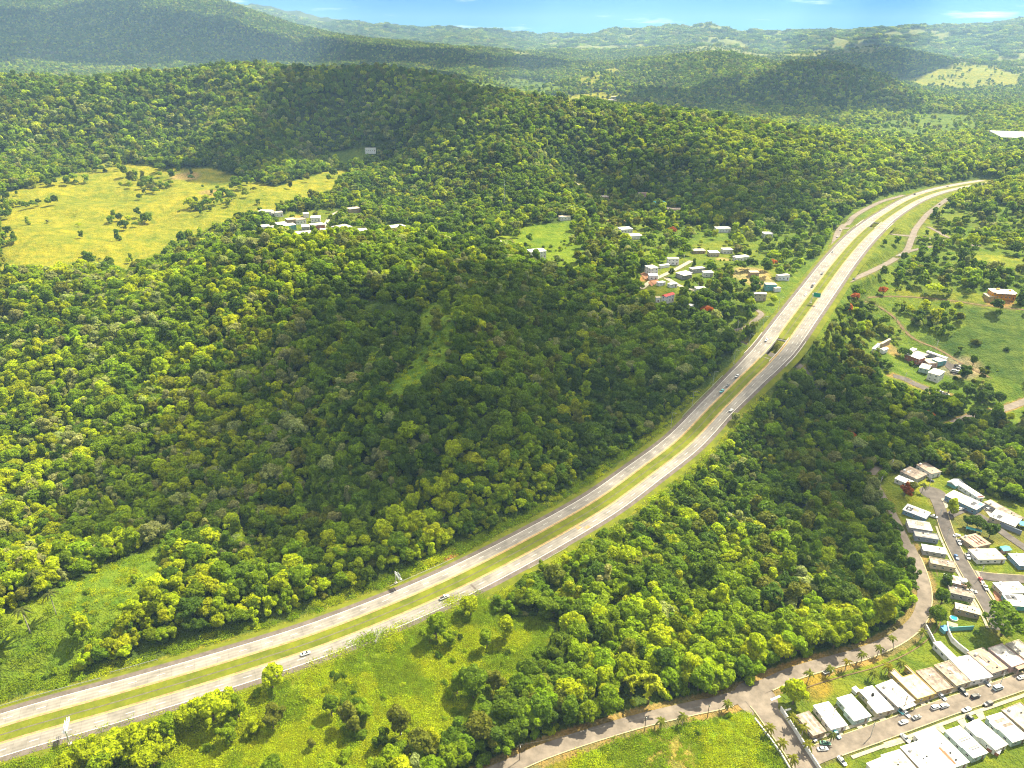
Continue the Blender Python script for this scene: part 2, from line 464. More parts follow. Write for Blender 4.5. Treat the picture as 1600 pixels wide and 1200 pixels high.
road('village_lane', [(1040, 434), (1060, 445), (1080, 452), (1100, 458)], 5.0)
road('valley_lane', [(1120, 530), (1140, 521), (1165, 510), (1180, 500), (1190, 490), (1178, 482)], 4.5)
road('hill_drive', [(498, 362), (510, 348), (521, 335), (532, 329)], 4.5)
road('hill_path', [(898, 283), (908, 293), (914, 303), (925, 310)], 4.0)
GZr = GZ

# how far the land in front hides what stands behind (for leaving out woods nobody could see)
_EL = (GZ - CAM_H) / np.maximum(GX ** 2 + GY ** 2, 1) ** 0.5
_HOR = np.maximum.accumulate(_EL, axis=0)
def in_sight(x, y, z, margin):
    a = np.arctan2(x, y); r = np.hypot(x, y)
    j = np.clip(np.searchsorted(AZ, a) - 1, 0, len(AZ) - 2); i = np.clip(np.searchsorted(RR, r * 0.985) - 1, 0, len(RR) - 2)
    return (z + margin - CAM_H) / r > _HOR[i, j]
# ------------------------------------------------------------------ what grows where: outlines surveyed from the photo, kept in ground coordinates
def outline(pix):
    pts = []
    for a, b in zip(pix, pix[1:] + pix[:1]):
        n = max(1, int(math.hypot(b[0] - a[0], b[1] - a[1]) / 25))
        for k in range(n):
            q = survey(a[0] + (b[0] - a[0]) * k / n, a[1] + (b[1] - a[1]) * k / n)
            if q: pts.append(q[:2])
    return np.array(pts)
def inside(x, y, poly):
    x = np.asarray(x, float).ravel(); y = np.asarray(y, float).ravel()
    lo, hi = poly.min(0), poly.max(0)
    r = np.zeros(len(x), bool)
    idx = np.nonzero((x > lo[0]) & (x < hi[0]) & (y > lo[1]) & (y < hi[1]))[0]
    xs, ys = x[idx], y[idx]
    c = np.zeros(len(idx), bool)
    j = len(poly) - 1
    for i in range(len(poly)):
        xi, yi, xj, yj = *poly[i], *poly[j]
        k = ((yi > ys) != (yj > ys)) & (xs < (xj - xi) * (ys - yi) / (yj - yi + 1e-12) + xi)
        c ^= k; j = i
    r[idx] = c
    return r

# (outline, soil colour, chance that a tree of the wood stands there, name)
YEL, GRN, DRK, LAWN, DIRT, VINE = (0.190, 0.185, 0.014), (0.095, 0.135, 0.012), (0.05, 0.085, 0.012), (0.115, 0.140, 0.012), (0.25, 0.16, 0.08), (0.115, 0.160, 0.008)
CLEAR = [
    ([(1285, 500), (1330, 440), (1400, 395), (1460, 340), (1500, 312), (1600, 325), (1640, 400), (1640, 640), (1560, 650), (1500, 640), (1440, 615), (1390, 575), (1330, 545), (1290, 540)], GRN, 0.2, 'right_fields'),
    ([(880, 345), (950, 335), (1060, 350), (1200, 360), (1285, 350), (1260, 420), (1220, 490), (1150, 500), (1090, 492), (1010, 475), (940, 440), (905, 400)], GRN, 0.45, 'valley_fields'),
    ([(560, 345), (640, 352), (740, 375), (720, 386), (640, 376), (590, 368)], GRN, 0.3, 'valley_edge'),
    ([(0, 305), (60, 287), (130, 266), (180, 250), (250, 264), (330, 262), (380, 278), (430, 292), (475, 280), (520, 266), (548, 276), (520, 302), (480, 312), (420, 330), (380, 346), (350, 362), (300, 380), (262, 398), (240, 420), (205, 434), (120, 428), (60, 434), (0, 440)], YEL, 0.012, 'meadow'),
    ([(400, 302), (470, 280), (520, 266), (548, 270), (548, 280), (520, 304), (480, 316), (420, 334), (370, 352), (345, 350)], YEL, 0.01, 'finger'),
    ([(508, 236), (560, 234), (578, 245), (540, 264), (518, 256)], GRN, 0.0, 'field'),
    ([(430, 345), (455, 330), (520, 328), (600, 345), (622, 362), (570, 376), (500, 372), (440, 366)], LAWN, 0.12, 'village_left'),
    ([(745, 380), (790, 365), (830, 350), (885, 348), (905, 375), (916, 402), (905, 432), (860, 425), (800, 400), (765, 392)], VINE, 0.02, 'meadow_centre'),
    ([(890, 286), (912, 280), (928, 306), (912, 312)], LAWN, 0.05, 'path'),
    ([(934, 262), (978, 264), (972, 288), (938, 284)], YEL, 0.1, 'patch'),
    ([(1000, 425), (1060, 404), (1095, 405), (1100, 440), (1120, 470), (1070, 475), (1010, 460)], LAWN, 0.12, 'village'),
    ([(1060, 385), (1130, 375), (1200, 395), (1225, 430), (1210, 470), (1150, 470), (1110, 430)], LAWN, 0.22, 'village_fields'),
    ([(960, 352), (1010, 360), (1000, 378), (960, 366)], LAWN, 0.1, 'yard'),
    ([(1210, 470), (1250, 420), (1280, 400), (1300, 360), (1330, 330), (1400, 300), (1500, 285), (1500, 292), (1400, 320), (1330, 380), (1260, 450), (1220, 500)], GRN, 0.03, 'verge_left'),
    ([(1320, 448), (1345, 400), (1400, 340), (1460, 305), (1500, 293), (1494, 312), (1450, 352), (1425, 395), (1400, 408), (1350, 440)], LAWN, 0.015, 'interchange'),
    ([(1345, 440), (1400, 410), (1425, 395), (1460, 395), (1440, 430), (1390, 450), (1360, 455)], GRN, 0.18, 'interchange_b'),
    ([(1455, 350), (1490, 330), (1600, 340), (1600, 350), (1480, 370), (1440, 372)], LAWN, 0.2, 'field_b'),
    ([(1490, 393), (1540, 396), (1600, 404), (1600, 432), (1560, 425), (1500, 405)], (0.15, 0.17, 0.014), 0.0, 'bright_field'),
    ([(1355, 462), (1400, 466), (1440, 520), (1425, 532), (1390, 505), (1350, 478)], GRN, 0.05, 'field_c'),
    ([(1390, 452), (1480, 450), (1600, 460), (1600, 480), (1500, 474), (1400, 462)], LAWN, 0.1, 'hill_house_yard'),
    ([(1500, 478), (1600, 486), (1600, 602), (1540, 584), (1470, 545), (1430, 530), (1460, 520), (1490, 500)], (0.06, 0.095, 0.014), 0.02, 'pasture'),
    ([(1320, 540), (1370, 530), (1430, 535), (1500, 570), (1520, 600), (1490, 610), (1440, 600), (1380, 570), (1330, 560)], GRN, 0.08, 'compound'),
    ([(1330, 575), (1390, 580), (1480, 612), (1500, 640), (1440, 625), (1380, 604)], LAWN, 0.05, 'compound_b'),
    ([(1548, 652), (1600, 640), (1600, 690), (1570, 672)], GRN, 0.0, 'lawn_right'),
    ([(1358, 752), (1375, 735), (1400, 742), (1420, 730), (1480, 742), (1545, 775), (1640, 800), (1640, 1300), (1240, 1330), (1200, 1180), (1180, 1100), (1250, 1058), (1400, 1010), (1450, 960), (1446, 900), (1400, 800)], LAWN, 0.0, 'neighbourhood'),
    ([(130, 1240), (250, 1130), (300, 1100), (400, 1075), (480, 1036), (600, 985), (700, 935), (750, 925), (770, 950), (800, 965), (850, 962), (880, 1000), (810, 1092), (765, 1130), (720, 1160), (640, 1180), (560, 1240)], VINE, 0.0, 'vine_meadow'),
    ([(0, 962), (50, 940), (120, 905), (180, 880), (250, 850), (268, 865), (240, 930), (195, 985), (155, 1030), (60, 1072), (0, 1090)], (0.105, 0.150, 0.010), 0.02, 'slope_meadow'),
    ([(-60, 1230), (0, 1190), (150, 1140), (250, 1112), (280, 1110), (250, 1150), (140, 1240)], VINE, 0.0, 'verge_front'),
    ([(740, 1290), (790, 1206), (850, 1182), (930, 1158), (1010, 1140), (960, 1180), (900, 1290)], (0.16, 0.135, 0.014), 0.0, 'strip'),
    ([(860, 1230), (910, 1178), (1000, 1147), (1100, 1124), (1165, 1112), (1192, 1096), (1215, 1130), (1280, 1240), (1240, 1330), (860, 1330)], VINE, 0.0, 'lot'),
    ([(664, 474), (708, 472), (712, 520), (696, 565), (682, 606), (648, 634), (588, 636), (596, 616), (628, 580), (645, 545), (652, 510)], (0.115, 0.180, 0.011), 0.0, 'spur_clearing'),
    ([(560, 470), (640, 470), (660, 500), (600, 508), (560, 490)], DRK, 0.15, 'hollow'),
    ([(720, 130), (790, 120), (860, 128), (880, 145), (820, 155), (740, 145)], GRN, 0.1, 'far_field'),
    ([(870, 150), (960, 142), (990, 152), (960, 166), (880, 168), (820, 158)], YEL, 0.12, 'far_field_b'),
    ([(905, 122), (960, 103), (968, 108), (930, 135), (905, 138)], YEL, 0.05, 'far_field_c'),
    ([(1290, 190), (1360, 196), (1440, 176), (1520, 180), (1530, 205), (1470, 220), (1400, 216), (1310, 206)], GRN, 0.1, 'far_field_d'),
    ([(1412, 127), (1460, 112), (1500, 100), (1560, 102), (1590, 118), (1590, 135), (1520, 142), (1440, 138)], YEL, 0.03, 'far_field_e'),
    ([(1395, 440), (1420, 415), (1470, 408), (1560, 428), (1590, 450), (1540, 462), (1480, 452), (1400, 452)], GRN, 0.7, 'copse'),
    ([(1285, 480), (1330, 458), (1352, 480), (1352, 515), (1385, 545), (1330, 548), (1290, 535), (1262, 560)], GRN, 0.7, 'copse'),
    ([(1395, 480), (1440, 480), (1505, 490), (1510, 508), (1480, 528), (1432, 524)], GRN, 0.8, 'copse'),
    ([(1490, 326), (1620, 332), (1620, 360), (1530, 352)], GRN, 0.8, 'copse'),
    ([(1465, 350), (1500, 345), (1540, 364), (1590, 370), (1610, 394), (1540, 384), (1480, 364)], GRN, 0.7, 'copse'),
    ([(910, 390), (960, 370), (1000, 390), (1010, 430), (960, 450), (915, 425)], GRN, 0.8, 'copse'),
    ([(1075, 450), (1105, 430), (1135, 432), (1150, 470), (1110, 492), (1062, 482)], GRN, 0.75, 'copse'),
    ([(930, 340), (1000, 328), (1060, 345), (1040, 358), (960, 352)], GRN, 0.7, 'copse'),
    ([(1120, 480), (1176, 474), (1176, 496), (1130, 516), (1100, 500)], GRN, 0.75, 'copse'),
    ([(1215, 395), (1262, 385), (1262, 415), (1220, 425)], GRN, 0.6, 'copse'),
    ([(1080, 350), (1200, 352), (1270, 345), (1250, 372), (1180, 372), (1100, 362)], GRN, 0.7, 'copse'),
]
CLEAR = [(outline(p), c, pr, nm) for p, c, pr, nm in CLEAR]

FLOOR = (0.055, 0.080, 0.012)
cov = np.empty(GX.shape + (3,)); cov[:] = FLOOR
gr = np.hypot(GX, GY)
cn = fbm(GX / 340 + 4, GY / 340, 5); cn2 = fbm(GX / 110, GY / 110 + 3, 4)
# far mountains: wooded slopes with paler pasture patches
far = sstep(3600, 4600, gr)[..., None]
wood = np.array((0.040, 0.058, 0.020)); past = np.array((0.17, 0.175, 0.045))
pm = (sstep(0.50, 0.62, cn) * np.where(GX > 0, 1.0, 0.35))[..., None]
cov[:] = cov * (1 - far) + (wood * (1 - pm) + past * pm) * far
flat = cov.reshape(-1, 3)
for poly, c, pr, nm in CLEAR:
    flat[inside(GX, GY, poly)] = c
# mown verges along the motorway
Dh, Ih = near_line(GX, GY, HW, 46)
k = Dh < 20.5
flat[k] = (0.14, 0.145, 0.016)
k = (Dh >= 20.5) & (Dh < 25)
flat[k & (flat[:, 0] < 0.05)] = (0.07, 0.10, 0.014)
for nm, (L, w) in ROADS.items():
    D, I = near_line(GX, GY, L, w)
    k = D < w / 2 + (3.2 if nm == 'avenue' else 1.6)
    flat[k & (Dh > 19)] = (0.22, 0.15, 0.06) if nm in ('avenue', 'compound_drive', 'lane_east') else (0.11, 0.11, 0.03)
# bare soil
def blot(px, py, rx, col, sharp=1.0):
    q = survey(px, py)
    d = np.hypot(GX - q[0], GY - q[1]) / rx + 0.7 * (cn2 - 0.5)
    w = (1 - sstep(0.6, 1.0, d))[..., None]
    cov[:] = cov * (1 - w) + np.array(col) * w
for a in [(1040, 1182, 14, (0.26, 0.19, 0.045)), (1005, 436, 9, (0.30, 0.15, 0.06)), (1170, 428, 22, (0.36, 0.25, 0.12)), (1185, 438, 16, (0.36, 0.25, 0.12)), (1130, 405, 8, (0.33, 0.22, 0.10)),
          (590, 372, 14, (0.34, 0.19, 0.09)), (465, 342, 12, (0.30, 0.20, 0.10)), (490, 357, 14, (0.45, 0.40, 0.30)), (705, 868, 6, (0.30, 0.14, 0.06)), (1500, 575, 18, (0.22, 0.18, 0.12)), (1390, 545, 10, (0.24, 0.17, 0.07)),
          (290, 275, 26, (0.24, 0.17, 0.07)), (330, 300, 22, (0.24, 0.17, 0.06)), (1560, 470, 12, (0.35, 0.18, 0.08)), (1260, 1066, 12, (0.19, 0.14, 0.025)), (965, 345, 14, (0.28, 0.2, 0.08)), (1535, 820, 25, (0.11, 0.11, 0.03))]:
    blot(*a)

# ------------------------------------------------------------------ materials
def mat(name, color=(0.5, 0.5, 0.5), rough=0.8, spec=0.3, metal=0.0, var=0.0, vscale=1.0, bump=0.0, bscale=5.0, var_col=None, coords='Object'):
    m = bpy.data.materials.new(name); m.use_nodes = True
    n, l = m.node_tree.nodes, m.node_tree.links
    b = n['Principled BSDF']
    b.inputs['Base Color'].default_value = (*color, 1)
    b.inputs['Roughness'].default_value = rough
    b.inputs['Specular IOR Level'].default_value = spec
    b.inputs['Metallic'].default_value = metal
    if var > 0 or bump > 0:
        tc = n.new('ShaderNodeNewGeometry') if coords == 'World' else n.new('ShaderNodeTexCoord')
        src = tc.outputs['Position'] if coords == 'World' else tc.outputs['Object']
    if var > 0:
        t = n.new('ShaderNodeTexNoise'); t.inputs['Scale'].default_value = vscale; t.inputs['Detail'].default_value = 6; t.inputs['Roughness'].default_value = 0.65
        l.new(src, t.inputs['Vector'])
        r = n.new('ShaderNodeValToRGB'); r.color_ramp.elements[0].position = 0.36; r.color_ramp.elements[1].position = 0.66
        c2 = var_col if var_col else tuple(max(0, c * (1 - var)) for c in color)
        r.color_ramp.elements[0].color = (*c2, 1); r.color_ramp.elements[1].color = (*(min(1, c * (1 + var * 0.35)) for c in color), 1)
        l.new(t.outputs[0], r.inputs[0]); l.new(r.outputs[0], b.inputs['Base Color'])
    if bump > 0:
        t2 = n.new('ShaderNodeTexNoise'); t2.inputs['Scale'].default_value = bscale; t2.inputs['Detail'].default_value = 5
        l.new(src, t2.inputs['Vector'])
        bp = n.new('ShaderNodeBump'); bp.inputs['Strength'].default_value = 1.0; bp.inputs['Distance'].default_value = bump
        l.new(t2.outputs[0], bp.inputs['Height']); l.new(bp.outputs[0], b.inputs['Normal'])
    return m

def ground_material():
    m = bpy.data.materials.new('ground_cover'); m.use_nodes = True
    n, l = m.node_tree.nodes, m.node_tree.links
    b = n['Principled BSDF']; b.inputs['Roughness'].default_value = 0.95; b.inputs['Specular IOR Level'].default_value = 0.1
    a = n.new('ShaderNodeAttribute'); a.attribute_name = 'cover'
    g = n.new('ShaderNodeNewGeometry')
    def noise(sc, det, ro=0.6):
        t = n.new('ShaderNodeTexNoise'); t.inputs['Scale'].default_value = sc; t.inputs['Detail'].default_value = det; t.inputs['Roughness'].default_value = ro
        l.new(g.outputs['Position'], t.inputs['Vector']); return t
    def ramp(t, p0, p1, c0, c1):
        r = n.new('ShaderNodeValToRGB'); r.color_ramp.elements[0].position, r.color_ramp.elements[1].position = p0, p1
        r.color_ramp.elements[0].color, r.color_ramp.elements[1].color = (*c0, 1), (*c1, 1)
        l.new(t.outputs[0], r.inputs[0]); return r
    def mul(x, y):
        k = n.new('ShaderNodeMix'); k.data_type = 'RGBA'; k.blend_type = 'MULTIPLY'; k.inputs[0].default_value = 1
        l.new(x, k.inputs[6]); l.new(y, k.inputs[7]); return k.outputs[2]
    fine, mid, big = noise(0.9, 4), noise(0.09, 7, 0.66), noise(0.012, 5)
    c = mul(a.outputs['Color'], ramp(fine, 0.30, 0.70, (0.62, 0.68, 0.6), (1.25, 1.2, 1.1)).outputs[0])
    c = mul(c, ramp(mid, 0.32, 0.68, (0.48, 0.68, 0.66), (1.3, 1.18, 1.0)).outputs[0])
    c = mul(c, ramp(big, 0.35, 0.65, (0.78, 0.88, 0.9), (1.2, 1.1, 1.0)).outputs[0])
    l.new(c, b.inputs['Base Color'])
    bp = n.new('ShaderNodeBump'); bp.inputs['Distance'].default_value = 1.2; bp.inputs['Strength'].default_value = 0.8
    l.new(fine.outputs[0], bp.inputs['Height'])
    bp2 = n.new('ShaderNodeBump'); bp2.inputs['Distance'].default_value = 16.0; bp2.inputs['Strength'].default_value = 0.55
    tm = noise(0.035, 6, 0.7)
    l.new(tm.outputs[0], bp2.inputs['Height']); l.new(bp.outputs[0], bp2.inputs['Normal'])
    l.new(bp2.outputs[0], b.inputs['Normal'])
    return m

def grid_mesh(name, X, Y, Z):
    me = bpy.data.meshes.new(name)
    nr, na = X.shape
    co = np.stack([X, Y, Z], -1).reshape(-1, 3).astype('f4')
    i = np.arange(nr - 1)[:, None] * na + np.arange(na - 1)[None]
    q = np.stack([i, i + na, i + na + 1, i + 1], -1).reshape(-1, 4)
    me.vertices.add(len(co)); me.vertices.foreach_set('co', co.ravel())
    me.loops.add(q.size); me.loops.foreach_set('vertex_index', q.ravel().astype('i4'))
    me.polygons.add(len(q)); me.polygons.foreach_set('loop_start', (np.arange(len(q)) * 4).astype('i4'))
    me.update()
    me.polygons.foreach_set('use_smooth', np.ones(len(q), bool))
    return me
me = grid_mesh('ground', GX, GY, GZ)
ca = me.color_attributes.new('cover', 'FLOAT_COLOR', 'POINT')
ca.data.foreach_set('color', np.concatenate([cov.reshape(-1, 3), np.ones((GX.size, 1))], 1).astype('f4').ravel())
me.materials.append(ground_material())
me.validate()
tag(link_mesh('ground', me), 'rolling green ground of meadows, hills and mountains', kind='structure')
# ------------------------------------------------------------------ roads
def concrete_mat():
    m = mat('motorway_concrete', (0.222, 0.203, 0.178), 0.85, 0.25, var=0.34, vscale=0.11, coords='World')
    n, l = m.node_tree.nodes, m.node_tree.links
    b = n['Principled BSDF']
    src = b.inputs['Base Color'].links[0].from_socket
    u = n.new('ShaderNodeAttribute'); u.attribute_name = 'lane'        # x across, y along, in metres
    sx = n.new('ShaderNodeSeparateXYZ'); l.new(u.outputs['Vector'], sx.inputs[0])
    # slab joints every 5 m along, wheel tracks worn darker across
    md = n.new('ShaderNodeMath'); md.operation = 'MODULO'; md.inputs[1].default_value = 5.0; l.new(sx.outputs[1], md.inputs[0])
    lt = n.new('ShaderNodeMath'); lt.operation = 'LESS_THAN'; lt.inputs[1].default_value = 0.22; l.new(md.outputs[0], lt.inputs[0])
    wv = n.new('ShaderNodeMath'); wv.operation = 'SINE'
    ml = n.new('ShaderNodeMath'); ml.operation = 'MULTIPLY'; ml.inputs[1].default_value = 2 * math.pi / 1.83; l.new(sx.outputs[0], ml.inputs[0]); l.new(ml.outputs[0], wv.inputs[0])
    st = n.new('ShaderNodeTexNoise'); st.inputs['Scale'].default_value = 1.0; st.inputs['Detail'].default_value = 5
    mp = n.new('ShaderNodeVectorMath'); mp.operation = 'MULTIPLY'; mp.inputs[1].default_value = (0.9, 0.02, 1.0)
    l.new(u.outputs['Vector'], mp.inputs[0]); l.new(mp.outputs[0], st.inputs['Vector'])
    ad = n.new('ShaderNodeMath'); ad.operation = 'MULTIPLY_ADD'; ad.inputs[1].default_value = 0.085; ad.inputs[2].default_value = 0.90; l.new(wv.outputs[0], ad.inputs[0])
    a2 = n.new('ShaderNodeMath'); a2.operation = 'MULTIPLY_ADD'; a2.inputs[1].default_value = 0.30; a2.inputs[2].default_value = -0.13; l.new(st.outputs[0], a2.inputs[0])
    a3 = n.new('ShaderNodeMath'); a3.operation = 'ADD'; l.new(ad.outputs[0], a3.inputs[0]); l.new(a2.outputs[0], a3.inputs[1])
    a4 = n.new('ShaderNodeMath'); a4.operation = 'MULTIPLY_ADD'; a4.inputs[1].default_value = -0.16; l.new(lt.outputs[0], a4.inputs[0]); l.new(a3.outputs[0], a4.inputs[2])
    mx = n.new('ShaderNodeMix'); mx.data_type = 'RGBA'; mx.blend_type = 'MULTIPLY'; mx.inputs[0].default_value = 1
    l.new(src, mx.inputs[6]); l.new(a4.outputs[0], mx.inputs[7]); l.new(mx.outputs[2], b.inputs['Base Color'])
    return m
M = {}
M['concrete_lane'] = concrete_mat()
M['asphalt'] = mat('asphalt', (0.095, 0.083, 0.075), 0.9, 0.2, var=0.35, vscale=0.25, coords='World')
M['asphalt_pale'] = mat('asphalt_pale', (0.165, 0.138, 0.112), 0.9, 0.2, var=0.32, vscale=0.22, coords='World')
M['shoulder'] = mat('shoulder_asphalt', (0.115, 0.095, 0.082), 0.9, 0.2, var=0.3, vscale=0.3, coords='World')
M['inner_shoulder'] = mat('inner_shoulder', (0.30, 0.20, 0.10), 0.9, 0.2, var=0.4, vscale=0.4, coords='World')
M['white_paint'] = mat('white_road_paint', (0.62, 0.61, 0.58), 0.7, 0.3, var=0.25, vscale=2.0, coords='World')
M['yellow_paint'] = mat('yellow_road_paint', (0.62, 0.42, 0.06), 0.7, 0.3, var=0.3, vscale=2.0, coords='World')
M['pavement'] = mat('pale_concrete', (0.32, 0.285, 0.21), 0.9, 0.2, var=0.3, vscale=0.5, coords='World')
M['kerb'] = mat('kerb_concrete', (0.36, 0.31, 0.18), 0.9, 0.2, var=0.3, vscale=0.7, coords='World')
M['dirt'] = mat('dirt', (0.14, 0.10, 0.052), 0.95, 0.1, var=0.4, vscale=0.3, coords='World')
M['verge'] = mat('mown_grass', (0.112, 0.122, 0.008), 0.95, 0.1, var=0.45, vscale=0.12, var_col=(0.068, 0.085, 0.009), bump=0.15, bscale=2.0, coords='World')
M['galv'] = mat('galvanised_steel', (0.55, 0.56, 0.55), 0.45, 0.5, 0.6, var=0.2, vscale=1.5)
M['concrete'] = mat('weathered_concrete', (0.36, 0.33, 0.28), 0.9, 0.2, var=0.35, vscale=0.8, coords='World')

M['drain'] = mat('drain_concrete', (0.11, 0.10, 0.07), 0.9, 0.2, var=0.4, vscale=0.5, coords='World')
def strip(line, offs, z, name, m, parent=None, lane=False, i0=0, i1=None, kind=None, label=None):
    """a sheet along a line; offs: list of sideways offsets (arrays or numbers), z: lift for each or one"""
    t, nrm = frame(line)
    i1 = len(line) if i1 is None else i1
    sl = slice(i0, i1)
    zs = z if isinstance(z, (list, tuple)) else [z] * len(offs)
    cols = []
    for o, zz in zip(offs, zs):
        o = np.broadcast_to(np.asarray(o, float), (len(line),))
        cols.append(np.column_stack([line[sl, :2] + nrm[sl] * o[sl, None], line[sl, 2] + zz]))
    V = np.stack(cols, 1)
    n, k = V.shape[:2]
    i = np.arange(n - 1)[:, None] * k + np.arange(k - 1)[None]
    q = np.stack([i, i + k, i + k + 1, i + 1], -1).reshape(-1, 4)
    q = q[:, ::-1] if float(np.mean(offs[0])) < float(np.mean(offs[-1])) else q
    me = bpy.data.meshes.new(name)
    me.from_pydata(V.reshape(-1, 3).tolist(), [], q.tolist())
    me.materials.append(m)
    if lane:
        at = me.attributes.new('lane', 'FLOAT_VECTOR', 'POINT')
        s = arclen(line)[sl]
        A = np.zeros((n, k, 3)); 
        for j, o in enumerate(offs): A[:, j, 0] = np.broadcast_to(np.asarray(o, float), (len(line),))[sl]
        A[:, :, 1] = s[:, None]
        at.data.foreach_set('vector', A.astype('f4').ravel())
    me.update()
    o = link_mesh(name, me, parent)
    if kind: tag(o, label, kind=kind)
    return o

hw = empty('motorway', (0, 0, 0)); tag(hw, 'pale concrete dual carriageway curving past the wooded hill', kind='structure')
wide = 1.0 + 0 * HWS
x1 = sstep(hw_at(1150, 610) - 40, hw_at(1216, 538), HWS) * (1 - sstep(hw_at(1340, 376), hw_at(1400, 328), HWS)) * 2.6       # extra lane towards the junction
OUT = 12.4 + x1
INN = 5.0
for sgn in (1, -1):
    strip(HW, [sgn * (INN - 1.1), sgn * (OUT + 2.9)], 0.02, 'shoulder', M['shoulder'], hw)
    strip(HW, [sgn * (OUT + 2.86), sgn * (OUT + 4.2), sgn * (OUT + 7.5)], [0.0, -0.08, -1.0], 'verge', M['verge'], hw)
    strip(HW, [sgn * INN, sgn * (INN + 3.7), sgn * OUT], 0.045, 'carriageway', M['concrete_lane'], hw, lane=True)
    strip(HW, [sgn * (INN - 0.9), sgn * (INN - 0.05)], 0.04, 'inner_shoulder', M['inner_shoulder'], hw)
    strip(HW, [sgn * (INN + 0.12), sgn * (INN + 0.34)], 0.06, 'edge_line', M['yellow_paint'], hw)
    strip(HW, [sgn * (OUT - 0.30), sgn * (OUT - 0.06)], 0.06, 'edge_line', M['white_paint'], hw)
    # lane dashes: one mesh, hundreds of short dashes
    db = MB(); s = 0.0
    fx = lambda q, o: (np.interp(q, HWS, HW[:, 0] + HWN[:, 0] * o), np.interp(q, HWS, HW[:, 1] + HWN[:, 1] * o), np.interp(q, HWS, HW[:, 2]) + 0.065)
    while s < HWS[-1] - 5:
        for lane_o in ((INN + 3.75,) if s < hw_at(1190, 566) else (INN + 3.75, INN + 7.3)):
            c = sgn * lane_o
            db.poly([fx(s, c - 0.09), fx(s + 3.6, c - 0.09), fx(s + 3.6, c + 0.09), fx(s, c + 0.09)])
        s += 12.0
    d = db.build('lane_dashes', M['white_paint'], hw); d['kind'] = 'stuff'
# dark patches repaired in the concrete
def hw_point(s, off, lift=0.0):
    return Vector((np.interp(s, HWS, HW[:, 0] + HWN[:, 0] * off), np.interp(s, HWS, HW[:, 1] + HWN[:, 1] * off), np.interp(s, HWS, HW[:, 2]) + lift))
def hw_dir(s):
    return math.atan2(np.interp(s, HWS, HWT[:, 1]), np.interp(s, HWS, HWT[:, 0]))
for px, py, off, ln, wd in [(906, 826, -10.2, 3.5, 2.2), (903, 827, -7.2, 3.2, 2.6), (730, 918, -8.4, 1.2, 4.5), (1236, 512, -8.2, .7, 7), (1205, 552, 8.4, .7, 7)]:
    s = hw_at(px, py)
    b = MB(); b.poly([hw_point(s, off - wd / 2, 0.055), hw_point(s + ln, off - wd / 2, 0.055), hw_point(s + ln, off + wd / 2, 0.055), hw_point(s, off + wd / 2, 0.055)])
    b.build('patch', M['inner_shoulder'] if px > 900 and px < 1000 else M['shoulder'], hw)

# median: mown grass dished towards a concrete drain, cut away at the two underpasses
gaps = []
for sb in BRIDGE_S: gaps.append((sb - 15, sb + 15))
cuts = [0.0] + [v for g in gaps for v in g] + [HWS[-1]]
for a, b in zip(cuts[0::2], cuts[1::2]):
    i0, i1 = int(np.searchsorted(HWS, a)), int(np.searchsorted(HWS, b)) + (1 if b < HWS[-1] else 0)
    strip(HW, [INN - 0.95, 2.2, 0.30, -0.30, -2.2, -INN + 0.95], [0.03, -0.05, -0.12, -0.12, -0.05, 0.03], 'median_grass', M['verge'], hw, i0=i0, i1=i1)
    strip(HW, [0.32, 0.22, 0.1, -0.1, -0.22, -0.32], [-0.085, -0.095, -0.115, -0.115, -0.095, -0.085], 'median_drain', M['drain'], hw, i0=i0, i1=i1)

def wall_along(pts, h, th, name, m, parent=None):
    b = MB()
    P = [Vector(p) for p in pts]
    for i in range(len(P) - 1):
        pass
    n = len(P)
    L, R = [], []
    for i in range(n):
        d = (P[min(i + 1, n - 1)] - P[max(i - 1, 0)]); d.z = 0; d.normalize()
        nr = Vector((-d.y, d.x, 0)) * th / 2
        L.append(P[i] + nr); R.append(P[i] - nr)
    up = Vector((0, 0, h)); dn = Vector((0, 0, -0.6))
    for i in range(n - 1):
        b.poly([R[i] + up, R[i + 1] + up, L[i + 1] + up, L[i] + up])
        b.poly([L[i] + up, L[i + 1] + up, L[i + 1] + dn, L[i] + dn])
        b.poly([R[i] + dn, R[i + 1] + dn, R[i + 1] + up, R[i] + up])
    b.poly([L[0] + up, L[0] + dn, R[0] + dn, R[0] + up]); b.poly([R[-1] + up, R[-1] + dn, L[-1] + dn, L[-1] + up])
    return b.build(name, m, parent)

